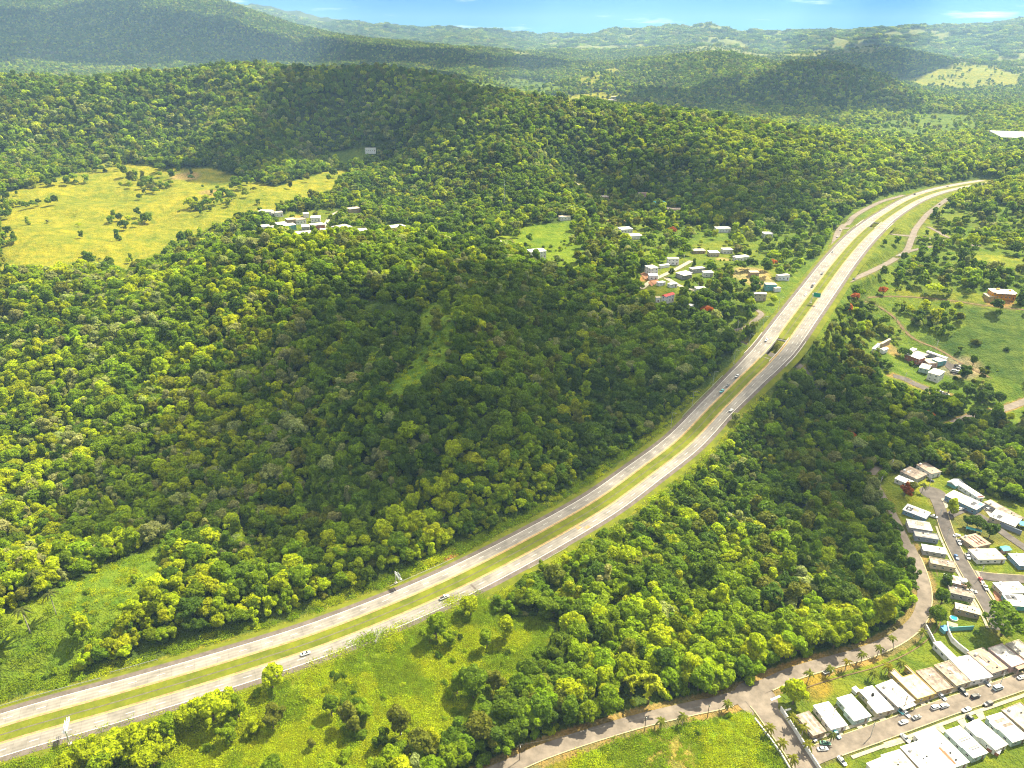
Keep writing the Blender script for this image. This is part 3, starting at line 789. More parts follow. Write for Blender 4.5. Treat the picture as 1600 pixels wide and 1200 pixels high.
# bridge decks over the underpasses
M['parapet'] = mat('white_parapet', (0.48, 0.44, 0.38), 0.85, 0.25, var=0.25, vscale=0.8, coords='World')
for gi, (sb, (a, b)) in enumerate(zip(BRIDGE_S, gaps)):
    br = empty('motorway_bridge', tuple(hw_point(sb, 0, -1)))
    tag(br, ('twin concrete motorway bridge over the underpass near the parked compound', 'twin concrete motorway bridge at the junction with the slip roads')[gi], 'bridge', 'motorway bridges')
    inv = Matrix.Translation(-br.location)
    q = np.linspace(a - 3, b + 3, 13)
    for sgn in (1, -1):
        d = MB()
        for s0, s1 in zip(q[:-1], q[1:]):
            ip = float(np.interp(s0, HWS, OUT)) + 3.0
            o0, o1 = sgn * (INN - 1.15), sgn * ip
            if o0 > o1: o0, o1 = o1, o0
            A, B, C_, D_ = [hw_point(*k) - br.location for k in ((s0, o0), (s1, o0), (s1, o1), (s0, o1))]
            up, dn = Vector((0, 0, -0.02)), Vector((0, 0, -1.5))
            d.poly([A + up, D_ + up, C_ + up, B + up][::-1]); d.poly([A + dn, B + dn, C_ + dn, D_ + dn][::-1])
            d.poly([A + up, B + up, B + dn, A + dn][::-1]); d.poly([D_ + up, C_ + up, C_ + dn, D_ + dn])
        d.build('deck', M['concrete'], br)
        for off, nm in ((sgn * (INN - 1.0), 'parapet'), (sgn * (float(np.interp(sb, HWS, OUT)) + 2.75), 'parapet')):
            wall_along([hw_point(s, off, 0.0) - br.location for s in q], 1.0, 0.35, nm, M['parapet'], br)
    for e in (a + 0.5, b - 0.5):
        wall_along([hw_point(e, o, -6.8) - br.location for o in (-INN + 1.3, -1.5, 1.5, INN - 1.3)], 6.75, 0.6, 'abutment', M['concrete'], br)

# guard rails
rail_m = M['galv']
def guard_rail(pts, label, group='guard rails along the motorway'):
    c = Vector(pts[len(pts) // 2])
    r = empty('guard_rail', tuple(c)); tag(r, label, 'guard rail', group)
    P = [Vector(p) - c for p in pts]
    b = MB()
    for i in range(len(P) - 1):
        for z0, z1 in ((0.52, 0.66), (0.70, 0.84)):
            A, B = P[i], P[i + 1]
            d = (B - A); d.z = 0; d.normalize(); nr = Vector((-d.y, d.x, 0)) * 0.05
            for s in (1, -1):
                b.poly([A + nr * s + Vector((0, 0, z0)), B + nr * s + Vector((0, 0, z0)), B + nr * s + Vector((0, 0, z1)), A + nr * s + Vector((0, 0, z1))])
            b.poly([A + nr + Vector((0, 0, z1)), B + nr + Vector((0, 0, z1)), B - nr + Vector((0, 0, z1)), A - nr + Vector((0, 0, z1))])
    b.build('rail', rail_m, r)
    p = MB()
    for q in P: p.box(q.x - 0.07, q.x + 0.07, q.y - 0.07, q.y + 0.07, q.z - 0.3, q.z + 0.8)
    o = p.build('posts', rail_m, r); o['kind'] = 'stuff'
    o.name = 'post_row'
    return r
def rail_hw(pa, pb, off, label, step=4.0):
    s0, s1 = sorted((hw_at(*pa), hw_at(*pb)))
    n = max(2, int((s1 - s0) / step))
    guard_rail([hw_point(s, off if not callable(off) else off(s), 0.0) for s in np.linspace(s0, s1, n + 1)], label)
rail_hw((-30, 1110), (158, 1060), 16.6, 'long steel guard rail on the far verge at the bottom left corner')
rail_hw((605, 920), (700, 870), 17.0, 'pale guard rail behind the sign with its back turned')
rail_hw((170, 1068), (250, 1030), 18.6, 'curved pale barrier below the leafy trees at lower left')
rail_hw((1075, 655), (1140, 590), lambda s: float(np.interp(s, HWS, OUT)) + 3.3, 'guard rail beside the row of motorway lamps')
rail_hw((880, 850), (820, 882), -16.2, 'guard rail along the near verge above the thicket')
rail_hw((1330, 365), (1350, 345), lambda s: float(np.interp(s, HWS, OUT)) + 3.3, 'guard rail at the junction bridge on the far side')

# ordinary roads
def plain_road(nm, name, m, label, lift=0.03, kerb=False):
    L, w = ROADS[nm]
    o = strip(L, [w / 2, w / 6, -w / 6, -w / 2], [lift] * 4, name, m, None, kind='structure', label=label)
    return o
plain_road('avenue', 'road', M['asphalt_pale'], 'worn grey avenue between the thicket and the houses', 0.10)
plain_road('avenue_top', 'road', M['asphalt_pale'], 'narrow brownish end of the avenue under the trees', 0.09)
plain_road('entrance', 'road', M['asphalt_pale'], 'broad entrance road with palms off the avenue', 0.13)
plain_road('lane_east', 'road', M['asphalt_pale'], 'pale lane at the right edge beyond the trees', 0.08)
plain_road('residential_street', 'road', M['asphalt_pale'], 'grey residential street between two rows of flat roofs', 0.16)
plain_road('upper_street', 'road', M['asphalt'], 'dark street through the upper houses', 0.12)
plain_road('court', 'road', M['asphalt'], 'short dark side street behind the round tree', 0.15)
plain_road('cross_street', 'road', M['asphalt'], 'dark cross street leaving the picture on the right', 0.18)
for nm, lb in (('ramp_left', 'slip road on the far side of the junction'), ('ramp_right_near', 'slip road curving through the grass of the junction'), ('ramp_link', 'short link between slip road and side road'), ('link_road', 'road passing under the motorway to the right'), ('link_road_left', 'road passing under the motorway to the left'), ('upper_lane', 'narrow lane in the fields right of the junction'), ('village_street', 'village street by the white houses'), ('village_lane', 'lane in front of the red roofed house'), ('valley_lane', 'lane winding down from the village to the motorway'), ('hill_drive', 'pale drive beside the lawn of the hill village'), ('hill_path', 'pale path climbing from the valley')):
    plain_road(nm, 'road', M['pavement'] if nm in ('hill_drive', 'hill_path', 'village_street', 'village_lane') else M['asphalt_pale'], lb, 0.10)
plain_road('dirt_track', 'path', M['dirt'], 'brown dirt track through the pasture', 0.08)
plain_road('ridge_track', 'path', M['dirt'], 'brown track to the orange house', 0.10)
plain_road('compound_drive', 'road', M['asphalt'], 'dark paved strip below the white roofed compound', 0.08)
plain_road('underpass_1', 'road', M['asphalt'], 'road below the nearer motorway bridge', 0.08)
plain_road('underpass_2', 'road', M['asphalt'], 'road below the junction bridge', 0.08)
# turning circle of the upper street
def disc(px, py, r, z, name, m, label):
    q = survey(px, py)
    b = MB(); b.poly([(q[0] + r * math.cos(a), q[1] + r * math.sin(a), gz(q[0], q[1]) + z) for a in np.linspace(0, 2 * math.pi, 28, endpoint=False)])
    tag(b.build(name, m), label, kind='structure')
disc(1458, 771, 8.0, 0.16, 'road', M['asphalt'], 'dark turning circle at the top of the upper street')
disc(1181, 1092, 9.5, 0.145, 'road', M['asphalt_pale'], 'junction of the avenue and the entrance road')
disc(1510, 895, 6.0, 0.20, 'road', M['asphalt'], 'corner of the upper street and the cross street')
# kerbs and pavements beside the streets (0.13 m steps)
def kerb(nm, side, off, w, name, m, label, a=0.0, b=1.0, h=0.13):
    L, rw = ROADS[nm]
    n = len(L); i0, i1 = int(a * n), max(int(a * n) + 2, int(b * n))
    o0, o1 = side * (rw / 2 + off), side * (rw / 2 + off + w)
    strip(L, [o0, o0 + side * 0.001, o1 - side * 0.001, o1], [-0.2, h + 0.12, h + 0.12, -0.2], name, m, None, i0=i0, i1=i1, kind='structure', label=label)
kerb('residential_street', 1, 0.0, 0.35, 'kerb', M['kerb'], 'kerb on the upper side of the residential street', 0.02)
kerb('residential_street', 1, 1.6, 1.3, 'pavement', M['pavement'], 'pavement on the upper side of the residential street', 0.02)
kerb('residential_street', -1, 0.0, 0.35, 'kerb', M['kerb'], 'kerb on the lower side of the residential street', 0.08)
kerb('residential_street', -1, 1.4, 1.5, 'pavement', M['pavement'], 'pavement on the lower side of the residential street', 0.10)
kerb('avenue', -1, 0.0, 0.4, 'kerb', M['kerb'], 'kerb of the avenue beside the bright vacant lot', 0.08, 0.42)
kerb('avenue', -1, 0.0, 0.5, 'kerb', M['kerb'], 'kerb of the avenue beside the palms', 0.48, 0.98)
kerb('avenue', -1, 5.2, 0.5, 'kerb', M['dirt'], 'low brown edging behind the palms of the avenue', 0.52, 0.98)
kerb('avenue', 1, -1.4, 0.25, 'kerb', M['kerb'], 'pale line along the shaded side of the avenue', 0.02, 0.36, -0.10)
kerb('entrance', -1, -0.4, 0.4, 'kerb', M['kerb'], 'kerb on the left of the entrance road', 0.12)
kerb('entrance', 1, -0.6, 0.4, 'kerb', M['kerb'], 'kerb on the right of the entrance road', 0.25)
kerb('upper_street', 1, 0.0, 0.35, 'kerb', M['kerb'], 'kerb on the right of the upper street', 0.15)
kerb('upper_street', 1, 1.2, 1.2, 'pavement', M['pavement'], 'pavement on the right of the upper street', 0.62)
kerb('upper_street', -1, 0.0, 0.35, 'kerb', M['kerb'], 'kerb on the left of the upper street', 0.22)
kerb('upper_street', -1, 1.2, 1.2, 'pavement', M['pavement'], 'pavement on the left of the upper street', 0.3)
kerb('cross_street', 1, 0.0, 0.35, 'kerb', M['kerb'], 'kerb on the upper side of the cross street', 0.1)
# crossing lines at the mouth of the entrance road
for px, py, ang, ln, wd in [(1225, 1111, 0.30, 8, 0.9), (1200, 1096, 0.42, 14, 1.0)]:
    q = survey(px, py); d = Vector((math.cos(ang), math.sin(ang), 0)); nr = Vector((-d.y, d.x, 0))
    c = Vector((q[0], q[1], gz(q[0], q[1]) + 0.19))
    b = MB(); b.poly([c - d * ln / 2 - nr * wd / 2, c + d * ln / 2 - nr * wd / 2, c + d * ln / 2 + nr * wd / 2, c - d * ln / 2 + nr * wd / 2])
    tag(b.build('road_marking', M['white_paint']), 'white line across the mouth of the entrance road' if ln < 10 else 'pale line where the entrance road meets the avenue', kind='structure')
# ------------------------------------------------------------------ houses
M['roof_white'] = mat('white_roof_coat', (0.66, 0.65, 0.62), 0.8, 0.2, var=0.16, vscale=0.35)
M['roof_stained'] = mat('stained_white_roof', (0.56, 0.525, 0.46), 0.85, 0.2, var=0.5, vscale=0.42)
M['roof_grey'] = mat('grey_concrete_roof', (0.36, 0.325, 0.285), 0.9, 0.2, var=0.45, vscale=0.4)
M['roof_brown'] = mat('brown_weathered_roof', (0.285, 0.235, 0.19), 0.9, 0.2, var=0.5, vscale=0.45, var_col=(0.12, 0.095, 0.08))
M['roof_rust'] = mat('rusty_sheet_roof', (0.24, 0.145, 0.095), 0.85, 0.25, var=0.5, vscale=0.6, var_col=(0.24, 0.215, 0.19))
M['roof_cream'] = mat('cream_roof', (0.42, 0.36, 0.27), 0.85, 0.2, var=0.28, vscale=0.4)
M['roof_red'] = mat('red_sheet_roof', (0.42, 0.014, 0.012), 0.6, 0.3, var=0.15, vscale=0.6)
M['roof_sheet'] = mat('grey_sheet_roof', (0.36, 0.37, 0.38), 0.55, 0.4, 0.2, var=0.3, vscale=0.5)
WALLC = {'white': (0.72, 0.71, 0.68), 'cream': (0.58, 0.50, 0.34), 'mint': (0.48, 0.62, 0.58), 'grey': (0.42, 0.41, 0.40), 'pink': (0.58, 0.38, 0.34), 'blue': (0.20, 0.33, 0.46), 'teal': (0.16, 0.42, 0.42),
         'tan': (0.45, 0.34, 0.22), 'yellow': (0.62, 0.46, 0.14), 'orange': (1.0, 0.42, 0.02), 'brick': (0.42, 0.17, 0.11), 'dusk': (0.30, 0.34, 0.42)}
for k_, c_ in WALLC.items(): M['wall_' + k_] = mat(k_ + '_wall_paint', tuple(v * (0.9 if k_ == 'white' else 0.75) for v in c_), 0.85, 0.2, var=0.18, vscale=0.5)
M['glass'] = mat('dark_window_louvres', (0.035, 0.04, 0.045), 0.25, 0.5)
M['frame'] = mat('white_window_frame', (0.66, 0.66, 0.64), 0.6, 0.3)
M['door'] = mat('wooden_door', (0.20, 0.11, 0.06), 0.6, 0.3, var=0.2, vscale=2)
M['solar'] = mat('solar_panel', (0.018, 0.020, 0.032), 0.55, 0.3)
M['tank'] = mat('water_tank', (0.62, 0.63, 0.62), 0.5, 0.3)
M['dark'] = mat('dark_opening', (0.03, 0.03, 0.03), 0.9, 0.1)
M['tarp_blue'] = mat('blue_tarp', (0.03, 0.16, 0.36), 0.6, 0.3)
M['tarp_teal'] = mat('teal_cover', (0.06, 0.28, 0.29), 0.6, 0.3)
M['pool'] = mat('pool_water', (0.03, 0.24, 0.36), 0.1, 0.5)
M['maroon'] = mat('maroon_paint', (0.10, 0.035, 0.03), 0.8, 0.2)
M['terracotta'] = mat('terracotta_tiles', (0.24, 0.12, 0.065), 0.85, 0.2, var=0.3, vscale=0.8)

FOOT = []                       # house footprints: no tree stands in them
Z = {'a': (1180, 1040, 7.2727), 'b': (1300, 1020, 10.0), 'c': (1380, 1000, 6.0), 'd': (1300, 700, 4.0), 'e': (1440, 720, 7.5), 'f': (1440, 860, 7.5), 'g': (1330, 520, 8.0), 'h': (1000, 380, 6.6667), 'i': (350, 250, 3.2), 'j': (850, 280, 3.5556), 'k': (1200, 250, 4.0), 'l': (1460, 1020, 11.4286), 'p': (0, 0, 1.0)}
def zp(z, p):
    x0, y0, s = Z[z]
    return (x0 + p[0] / s, y0 + p[1] / s)

def roof_frame(z, corners, h):
    W = [np.array(survey(*zp(z, c), up=h)[:2]) for c in corners]
    if len(W) == 3: W.append(W[0] + W[2] - W[1])
    BL, BR, FR, FL = W
    ex = (BR - BL) + (FR - FL); ey = (BL - FL) + (BR - FR)
    w, l = np.linalg.norm(ex) / 2, np.linalg.norm(ey) / 2
    a1 = math.atan2(ex[1], ex[0]); a2 = math.atan2(ey[1], ey[0]) - math.pi / 2
    d = (a2 - a1 + math.pi) % (2 * math.pi) - math.pi
    ang = a1 + d * (l / (l + w))
    shrink = abs(math.cos(d / 1.0))
    return sum(W) / 4, w, l * max(shrink, 0.7), ang

_win = {}
def window_mesh(w, h):
    k = (round(w, 1), round(h, 1))
    if k not in _win:
        p = MB(); p.box(-w / 2 + 0.06, w / 2 - 0.06, -0.02, 0.045, 0.06, h - 0.06)
        for i in range(3): p.box(-w / 2 + 0.06, w / 2 - 0.06, 0.045, 0.07, 0.1 + i * (h - 0.2) / 3, 0.16 + i * (h - 0.2) / 3)
        f = MB()
        f.box(-w / 2, w / 2, -0.02, 0.10, 0, 0.06); f.box(-w / 2, w / 2, -0.02, 0.10, h - 0.06, h)
        f.box(-w / 2, -w / 2 + 0.06, -0.02, 0.10, 0.06, h - 0.06); f.box(w / 2 - 0.06, w / 2, -0.02, 0.10, 0.06, h - 0.06)
        f.box(-0.025, 0.025, 0.046, 0.09, 0.06, h - 0.06)
        _win[k] = (p.mesh('window', M['glass']), f.mesh('frame', M['frame']))
    return _win[k]

def put_window(parent, x, y, z, ang, w=1.3, h=1.1, frame=True):
    a, b = window_mesh(w, h)
    o = link_mesh('window', a, parent); o.location = (x, y, z); o.rotation_euler = (0, 0, ang)
    if frame:
        f = link_mesh('frame', b, o)
    return o

def house(z, corners, label, roof='roof_white', wall='white', h=3.1, outline=None, storeys=1, feats=(), gable=False, group='concrete houses with flat roofs', name='house', cat='house', rim=False, win=True, sink=1.0):
    c, w, l, ang = roof_frame(z, corners, h)
    if z in 'ijp' and name == 'house' and not gable: w, l = min(w, 17), min(l, 12)
    if z == 'h' and name == 'house' and not gable: w, l = min(w, 18), min(l, 14)
    O = outline or [(0, 0), (1, 0), (1, 1), (0, 1)]
    loc = lambda a, b: ((a - 0.5) * w, (0.5 - b) * l)
    ca, sa = math.cos(ang), math.sin(ang)
    toW = lambda p: (c[0] + p[0] * ca - p[1] * sa, c[1] + p[0] * sa + p[1] * ca)
    cor = [toW(loc(a, b)) for a, b in O]
    base = max(gz(*p) for p in cor)
    if max(base - min(gz(*p) for p in cor), 0) > 2.5: base -= 1.0
    H = empty(name, (c[0], c[1], base), ang)
    tag(H, label, cat, group)
    FOOT.append(np.array([toW(((a - 0.5) * (w + 4), (0.5 - b) * (l + 4))) for a, b in ((0, 0), (1, 0), (1, 1), (0, 1))]))
    P = [loc(a, b) for a, b in O][::-1]              # counter-clockwise seen from above
    if sum(P[i][0] * P[(i + 1) % len(P)][1] - P[(i + 1) % len(P)][0] * P[i][1] for i in range(len(P))) < 0: P = P[::-1]
    MB().prism(P, -sink, h - 0.2).build('wall', M['wall_' + wall], H)
    def grow(P, d):
        out = []
        n = len(P)
        for i in range(n):
            p0, p1, p2 = Vector(P[i - 1]), Vector(P[i]), Vector(P[(i + 1) % n])
            e1, e2 = (p1 - p0).normalized(), (p2 - p1).normalized()
            n1, n2 = Vector((e1.y, -e1.x)), Vector((e2.y, -e2.x))
            k = n1 + n2
            k = k / max(k.dot(n1), 0.2)
            out.append(tuple(p1 + k * d))
        return out
    if gable:
        R = MB(); e = 0.4
        X, Y = w / 2 + e, l / 2 + e; rise = min(w, l) * 0.24
        lo = h - 0.2
        if l >= w:
            A = [(-X, -Y, lo), (0, -Y, lo + rise), (X, -Y, lo)]; B = [(-X, Y, lo), (0, Y, lo + rise), (X, Y, lo)]
        else:
            A = [(-X, Y, lo), (-X, 0, lo + rise), (-X, -Y, lo)]; B = [(X, Y, lo), (X, 0, lo + rise), (X, -Y, lo)]
        R.poly([A[0], A[1], B[1], B[0]][::-1]); R.poly([A[1], A[2], B[2], B[1]][::-1])
        R.poly([A[0], A[2], A[1]]); R.poly([B[0], B[1], B[2]]); R.poly([A[0], B[0], B[2], A[2]])
        roof_o = R.build('roof', M[roof], H)
    else:
        roof_o = MB().prism(grow(P, 0.28), h - 0.2, h + 0.03).build('roof', M[roof], H)
        if rim:
            Q, q = grow(P, 0.28), grow(P, 0.08)
            b = MB(); n = len(P)
            for i in range(n):
                j = (i + 1) % n
                A, B, C2, D2 = Q[i], Q[j], q[j], q[i]
                z0, z1 = h + 0.03, h + 0.28
                b.poly([(*A, z1), (*B, z1), (*C2, z1), (*D2, z1)]); b.poly([(*A, z0), (*B, z0), (*B, z1), (*A, z1)]); b.poly([(*C2, z0), (*D2, z0), (*D2, z1), (*C2, z1)])
            b.build('parapet', M['wall_' + wall], H)
    # windows and door on every long side
    if win:
        n = len(P); done_door = False
        for i in range(n):
            a, b = Vector(P[i]), Vector(P[(i + 1) % n])
            L_ = (b - a).length
            if L_ < 2.6: continue
            e = (b - a).normalized(); out = Vector((e.y, -e.x))
            ang2 = math.atan2(out.y, out.x) - math.pi / 2
            k = max(1, int(L_ / 3.4))
            for s in range(storeys):
                zf = 0.95 + s * (h - 0.2) / storeys
                for j in range(k):
                    q = a + e * (L_ * (j + 0.5) / k)
                    if s == 0 and not done_door and out.y < -0.7 and j == k - 1:
                        d = MB().box(-0.5, 0.5, -0.02, 0.06, 0, 2.05).build('door', M['door'], H)
                        d.location = (q.x, q.y, 0.02); d.rotation_euler = (0, 0, ang2); done_door = True
                        d2 = MB().box(-0.04, 0.04, 0.06, 0.12, -0.04, 0.04).build('handle', M['galv'], d); d2.location = (0.38, 0, 1.0)
                        continue
                    put_window(H, q.x, q.y, zf, ang2, frame=storeys < 3)
    if group in ('G1', 'G2') or (group or '').startswith('flat roofed houses'):
        R_ = np.random.default_rng(int(abs(c[0] * 7 + c[1] * 13)) % 9999)
        if not outline:
            feats = list(feats) + [('tank', R_.uniform(.15, .3), R_.uniform(.1, .2), 'tank')] * int(R_.random() < .55)
            feats += [('box', R_.uniform(.3, .85), R_.uniform(.25, .9), R_.uniform(.16, .4), ['galv', 'dark', 'roof_grey'][R_.integers(3)]) for _ in range(3)]
            a_, b_ = R_.uniform(.05, .5), R_.uniform(.1, .6)
            feats += [('patch', a_, a_ + R_.uniform(.2, .45), b_, b_ + R_.uniform(.12, .3), ['roof_stained', 'roof_grey', 'roof_cream'][R_.integers(3)], .05)]
    for f in feats:
        k = f[0]
        if k == 'solar':
            _, a0, a1, b0, b1, nx, ny = f
            for ix in range(nx):
                for iy in range(ny):
                    A = a0 + (a1 - a0) * ix / nx; A2 = a0 + (a1 - a0) * (ix + 0.86) / nx
                    B = b0 + (b1 - b0) * iy / ny; B2 = b0 + (b1 - b0) * (iy + 0.86) / ny
                    p, q = loc(A, B2), loc(A2, B)
                    MB().box(p[0], q[0], p[1], q[1], h + 0.12, h + 0.18).build('solar_panel', M['solar'], H)
        elif k == 'patch':
            _, a0, a1, b0, b1, mt = f[:6]
            p, q = loc(a0, b1), loc(a1, b0)
            MB().box(p[0], q[0], p[1], q[1], h + 0.034, h + (f[6] if len(f) > 6 else 0.07)).build('roof_panel', M[mt], H)
        elif k == 'tank':
            p = loc(f[1], f[2])
            MB().tube((p[0], p[1], h + 0.03), (p[0], p[1], h + 1.25), 0.62, 0.6, 14).build('water_tank', M[f[3] if len(f) > 3 else 'tank'], H)
        elif k == 'box':
            p = loc(f[1], f[2]); s = f[3]
            MB().box(p[0] - s, p[0] + s, p[1] - s * 0.7, p[1] + s * 0.7, h + 0.03, h + 0.03 + s * 1.3).build('roof_vent', M[f[4] if len(f) > 4 else 'galv'], H)
        elif k == 'porch':
            # open carport or porch in front (b from 1 to f[3]): slab on posts
            _, a0, a1, d, mt = f
            p, q = loc(a0, 1.0), loc(a1, 1.0)
            MB().box(p[0], q[0], p[1] - d, p[1] - 0.01, h - 0.45, h - 0.27).build('porch_roof', M[mt], H)
            for xx in (p[0] + 0.2, q[0] - 0.2):
                MB().box(xx - 0.12, xx + 0.12, p[1] - d + 0.1, p[1] - d + 0.34, -sink, h - 0.45).build('porch_post', M['wall_' + wall], H)
    H['w'], H['l'] = w, l
    return H

G1 = 'flat roofed houses of the lower neighbourhood'
# row above the residential street
house('a', [(505, 565), (590, 512), (800, 732), (645, 822)], 'narrow house with a brown patched roof beside the corner tree', 'roof_brown', 'tan', outline=[(0, 0), (1, 0), (1, 1), (0, 1), (0, .55), (.12, .55), (.12, .42), (0, .42)], feats=[('patch', .35, .5, .1, .95, 'roof_cream'), ('patch', .72, .8, .05, .8, 'roof_cream')], group=G1)
house('a', [(693, 450), (825, 408), (1030, 655), (865, 748)], 'white house with four dark slots in its roof', 'roof_white', 'white', outline=[(0, 0), (1, 0), (1, 1), (-.05, 1), (-.05, .52), (.12, .52), (.12, .45), (0, .45)], feats=[('patch', .22, .62, .07, .095, 'solar', .1), ('patch', .22, .62, .13, .155, 'solar', .1), ('patch', .22, .62, .2, .225, 'solar', .1), ('patch', .22, .62, .27, .295, 'solar', .1)], group=G1)
house('a', [(953, 372), (1080, 318), (1302, 555), (1130, 648)], 'white house with mint walls and a bare white roof', 'roof_white', 'mint', outline=[(.06, 0), (1, 0), (1, 1), (-.08, 1), (-.08, .5), (.08, .5), (.08, .42), (.06, .42)], feats=[('box', .3, .3, .25), ('box', .6, .7, .25)], group=G1)
house('b', [(445, 560), (625, 520), (950, 850), (715, 975)], 'white stepped house with a round black tank on its roof', 'roof_white', 'cream', outline=[(0, .05), (.45, .05), (.45, 0), (.95, 0), (1, 1), (-.1, 1), (-.1, .55), (.05, .5)], feats=[('tank', .5, .35, 'dark'), ('box', .75, .4, .3)], group=G1)
house('b', [(690, 515), (945, 413), (1265, 735), (1045, 862)], 'wide house with a white roof mottled by grey stains', 'roof_stained', 'grey', feats=[('patch', .5, .58, .38, .56, 'roof_cream'), ('box', .8, .5, .3), ('porch', .1, .9, 2.0, 'roof_stained')], group=G1)
house('b', [(888, 272), (1175, 212), (1590, 612), (1348, 748)], 'long greyish house with a walled courtyard at the back', 'roof_grey', 'yellow', outline=[(0, 0), (.3, 0), (.3, .3), (.93, .3), (.93, 0), (1, 0), (1, 1), (0, 1)], rim=True, feats=[('box', .5, .6, .3), ('box', .8, .8, .25)], group=G1)
house('c', [(343, 292), (442, 252), (640, 432), (490, 512)], 'brown roofed house between the courtyard house and another brown roof', 'roof_brown', 'tan', outline=[(0, 0), (1, 0), (1, 1), (0, 1)], rim=True, feats=[('box', .5, .3, .3)], group=G1)
house('c', [(513, 235), (600, 193), (812, 368), (682, 458)], 'brown roofed house against the long white L shaped one', 'roof_brown', 'cream', rim=True, feats=[('box', .3, .12, .45, 'roof_white'), ('patch', .55, .7, .2, .85, 'roof_cream')], group=G1)
house('c', [(484, 45), (720, 50), (1000, 320), (850, 405)], 'brilliant white L shaped house with a long narrow back wing', 'roof_white', 'white', outline=[(0, -.12), (.32, -.12), (.32, .38), (1, .38), (1, 1), (0, 1)], feats=[('box', .7, .5, .3, 'dark'), ('box', .8, .65, .3), ('patch', 0.0, 1.0, .695, .705, 'roof_grey', .05)], group=G1)
house('c', [(845, 130), (900, 40), (1155, 268), (1010, 345)], 'cluttered rusty roofed house right of the white L shaped one', 'roof_rust', 'grey', feats=[('patch', .3, .5, .1, .6, 'roof_brown', .3), ('patch', .7, .75, .4, .9, 'roof_white', .2), ('box', .2, .2, .5)], group=G1)
house('c', [(1008, 80), (1105, 38), (1322, 205), (1195, 285)], 'grey white house with a pink porch near the right edge', 'roof_stained', 'pink', feats=[('porch', .2, .9, 2.2, 'roof_rust'), ('box', .5, .5, .3)], rim=True, group=G1)
house('c', [(1168, 40), (1260, 0), (1500, 190), (1380, 260)], 'grey roofed house cut by the right edge below the big tree', 'roof_grey', 'cream', rim=True, group=G1)
# row below the residential street
house('c', [(285, 880), (480, 822), (800, 1140), (610, 1215)], 'largest bright white roof below the street, with a terracotta strip', 'roof_white', 'white', feats=[('patch', .38, .5, .48, .95, 'terracotta', .06), ('box', .55, .2, .25), ('box', .3, .3, .2)], group=G1)
house('c', [(575, 850), (722, 812), (975, 1052), (842, 1108)], 'white roof with two reddish window slots below the street', 'roof_white', 'mint', outline=[(0, 0), (1, 0), (1, 1), (0.05, 1), (.05, .62), (.0, .6), (0, .35)], feats=[('patch', .25, .85, .36, .40, 'roof_rust', .12), ('patch', .25, .85, .44, .47, 'solar', .12), ('patch', .25, .85, .70, .74, 'roof_rust', .12), ('patch', .25, .85, .77, .80, 'solar', .12)], group=G1)
house('c', [(752, 792), (905, 748), (1160, 975), (1050, 1035)], 'pale grey roof below the street with a long white stripe', 'roof_stained', 'white', outline=[(0, 0), (1, 0), (1, 1), (.1, 1), (.1, .55), (-.05, .45), (-.05, .1)], feats=[('patch', .6, .68, .2, .75, 'roof_white', .06)], group=G1)
house('c', [(965, 722), (1115, 682), (1335, 905), (1225, 965)], 'white roof with two brown framed panels near the right edge', 'roof_white', 'mint', outline=[(0, 0), (1, 0), (1, 1), (0, 1), (0, .5), (-.1, .45), (-.1, .2), (0, .15)], feats=[('patch', .2, .85, .17, .3, 'roof_brown', .12), ('patch', .35, .95, .38, .5, 'roof_brown', .12)], group=G1)
house('c', [(1118, 660), (1285, 590), (1500, 770), (1330, 850)], 'dull grey roof at the right edge below the street', 'roof_grey', 'tan', rim=True, group=G1)
house('c', [(165, 1003), (340, 948), (600, 1200), (400, 1262)], 'white roof beside the largest bright roof, small vents on it', 'roof_white', 'cream', feats=[('box', .6, .35, .3), ('box', .45, .55, .25, 'dark')], group=G1)
house('c', [(0, 1078), (140, 1032), (380, 1270), (180, 1340)], 'white roof with a row of hatches at the bottom edge', 'roof_stained', 'grey', feats=[('patch', .3, .45, .3, .36, 'roof_grey', .15), ('patch', .5, .65, .35, .41, 'roof_grey', .15), ('patch', .7, .85, .4, .46, 'roof_grey', .15)], group=G1)
house('c', [(-150, 1150), (-20, 1110), (220, 1330), (60, 1400)], 'pale roof mostly cut by the bottom edge', 'roof_stained', 'white', group=G1)
# upper neighbourhood, left of the upper street
G2 = 'flat roofed houses of the upper neighbourhood'
house('d', [(436, 146), (484, 112), (592, 165), (528, 196)], 'low brown roofed house at the top of the upper neighbourhood', 'roof_brown', 'grey', group=G2)
house('d', [(538, 102), (586, 90), (676, 146), (622, 168)], 'house with a rust streaked white roof beside the turning circle', 'roof_rust', 'white', h=3.6, group=G2)
house('d', [(392, 186), (420, 178), (532, 214), (508, 242)], 'narrow white roof behind the orange flowering tree', 'roof_white', 'white', group=G2, feats=[('box', .5, .4, .3)])
house('d', [(722, 212), (770, 188), (816, 214), (776, 236)], 'grey gabled hut beside the turning circle', 'roof_sheet', 'teal', h=2.6, gable=True, group='huts', name='hut', cat='hut', win=False)
house('d', [(722, 290), (752, 262), (946, 346), (908, 400)], 'long white house with blue front and roof terrace', 'roof_stained', 'blue', h=3.8, feats=[('patch', .25, .75, .72, .84, 'solar', .12), ('patch', .6, .95, .86, .99, 'tarp_teal', .1), ('box', .5, .3, .3)], group=G2)
house('d', [(798, 226), (822, 222), (946, 302), (920, 322)], 'long thin white roof with grey hatches behind the blue fronted house', 'roof_white', 'white', feats=[('patch', .2, .8, .18, .28, 'roof_grey', .1), ('patch', .2, .8, .36, .46, 'roof_grey', .1), ('patch', .2, .8, .62, .74, 'roof_grey', .1), ('patch', 0, 1, .9, 1.0, 'maroon', .1)], group=G2)
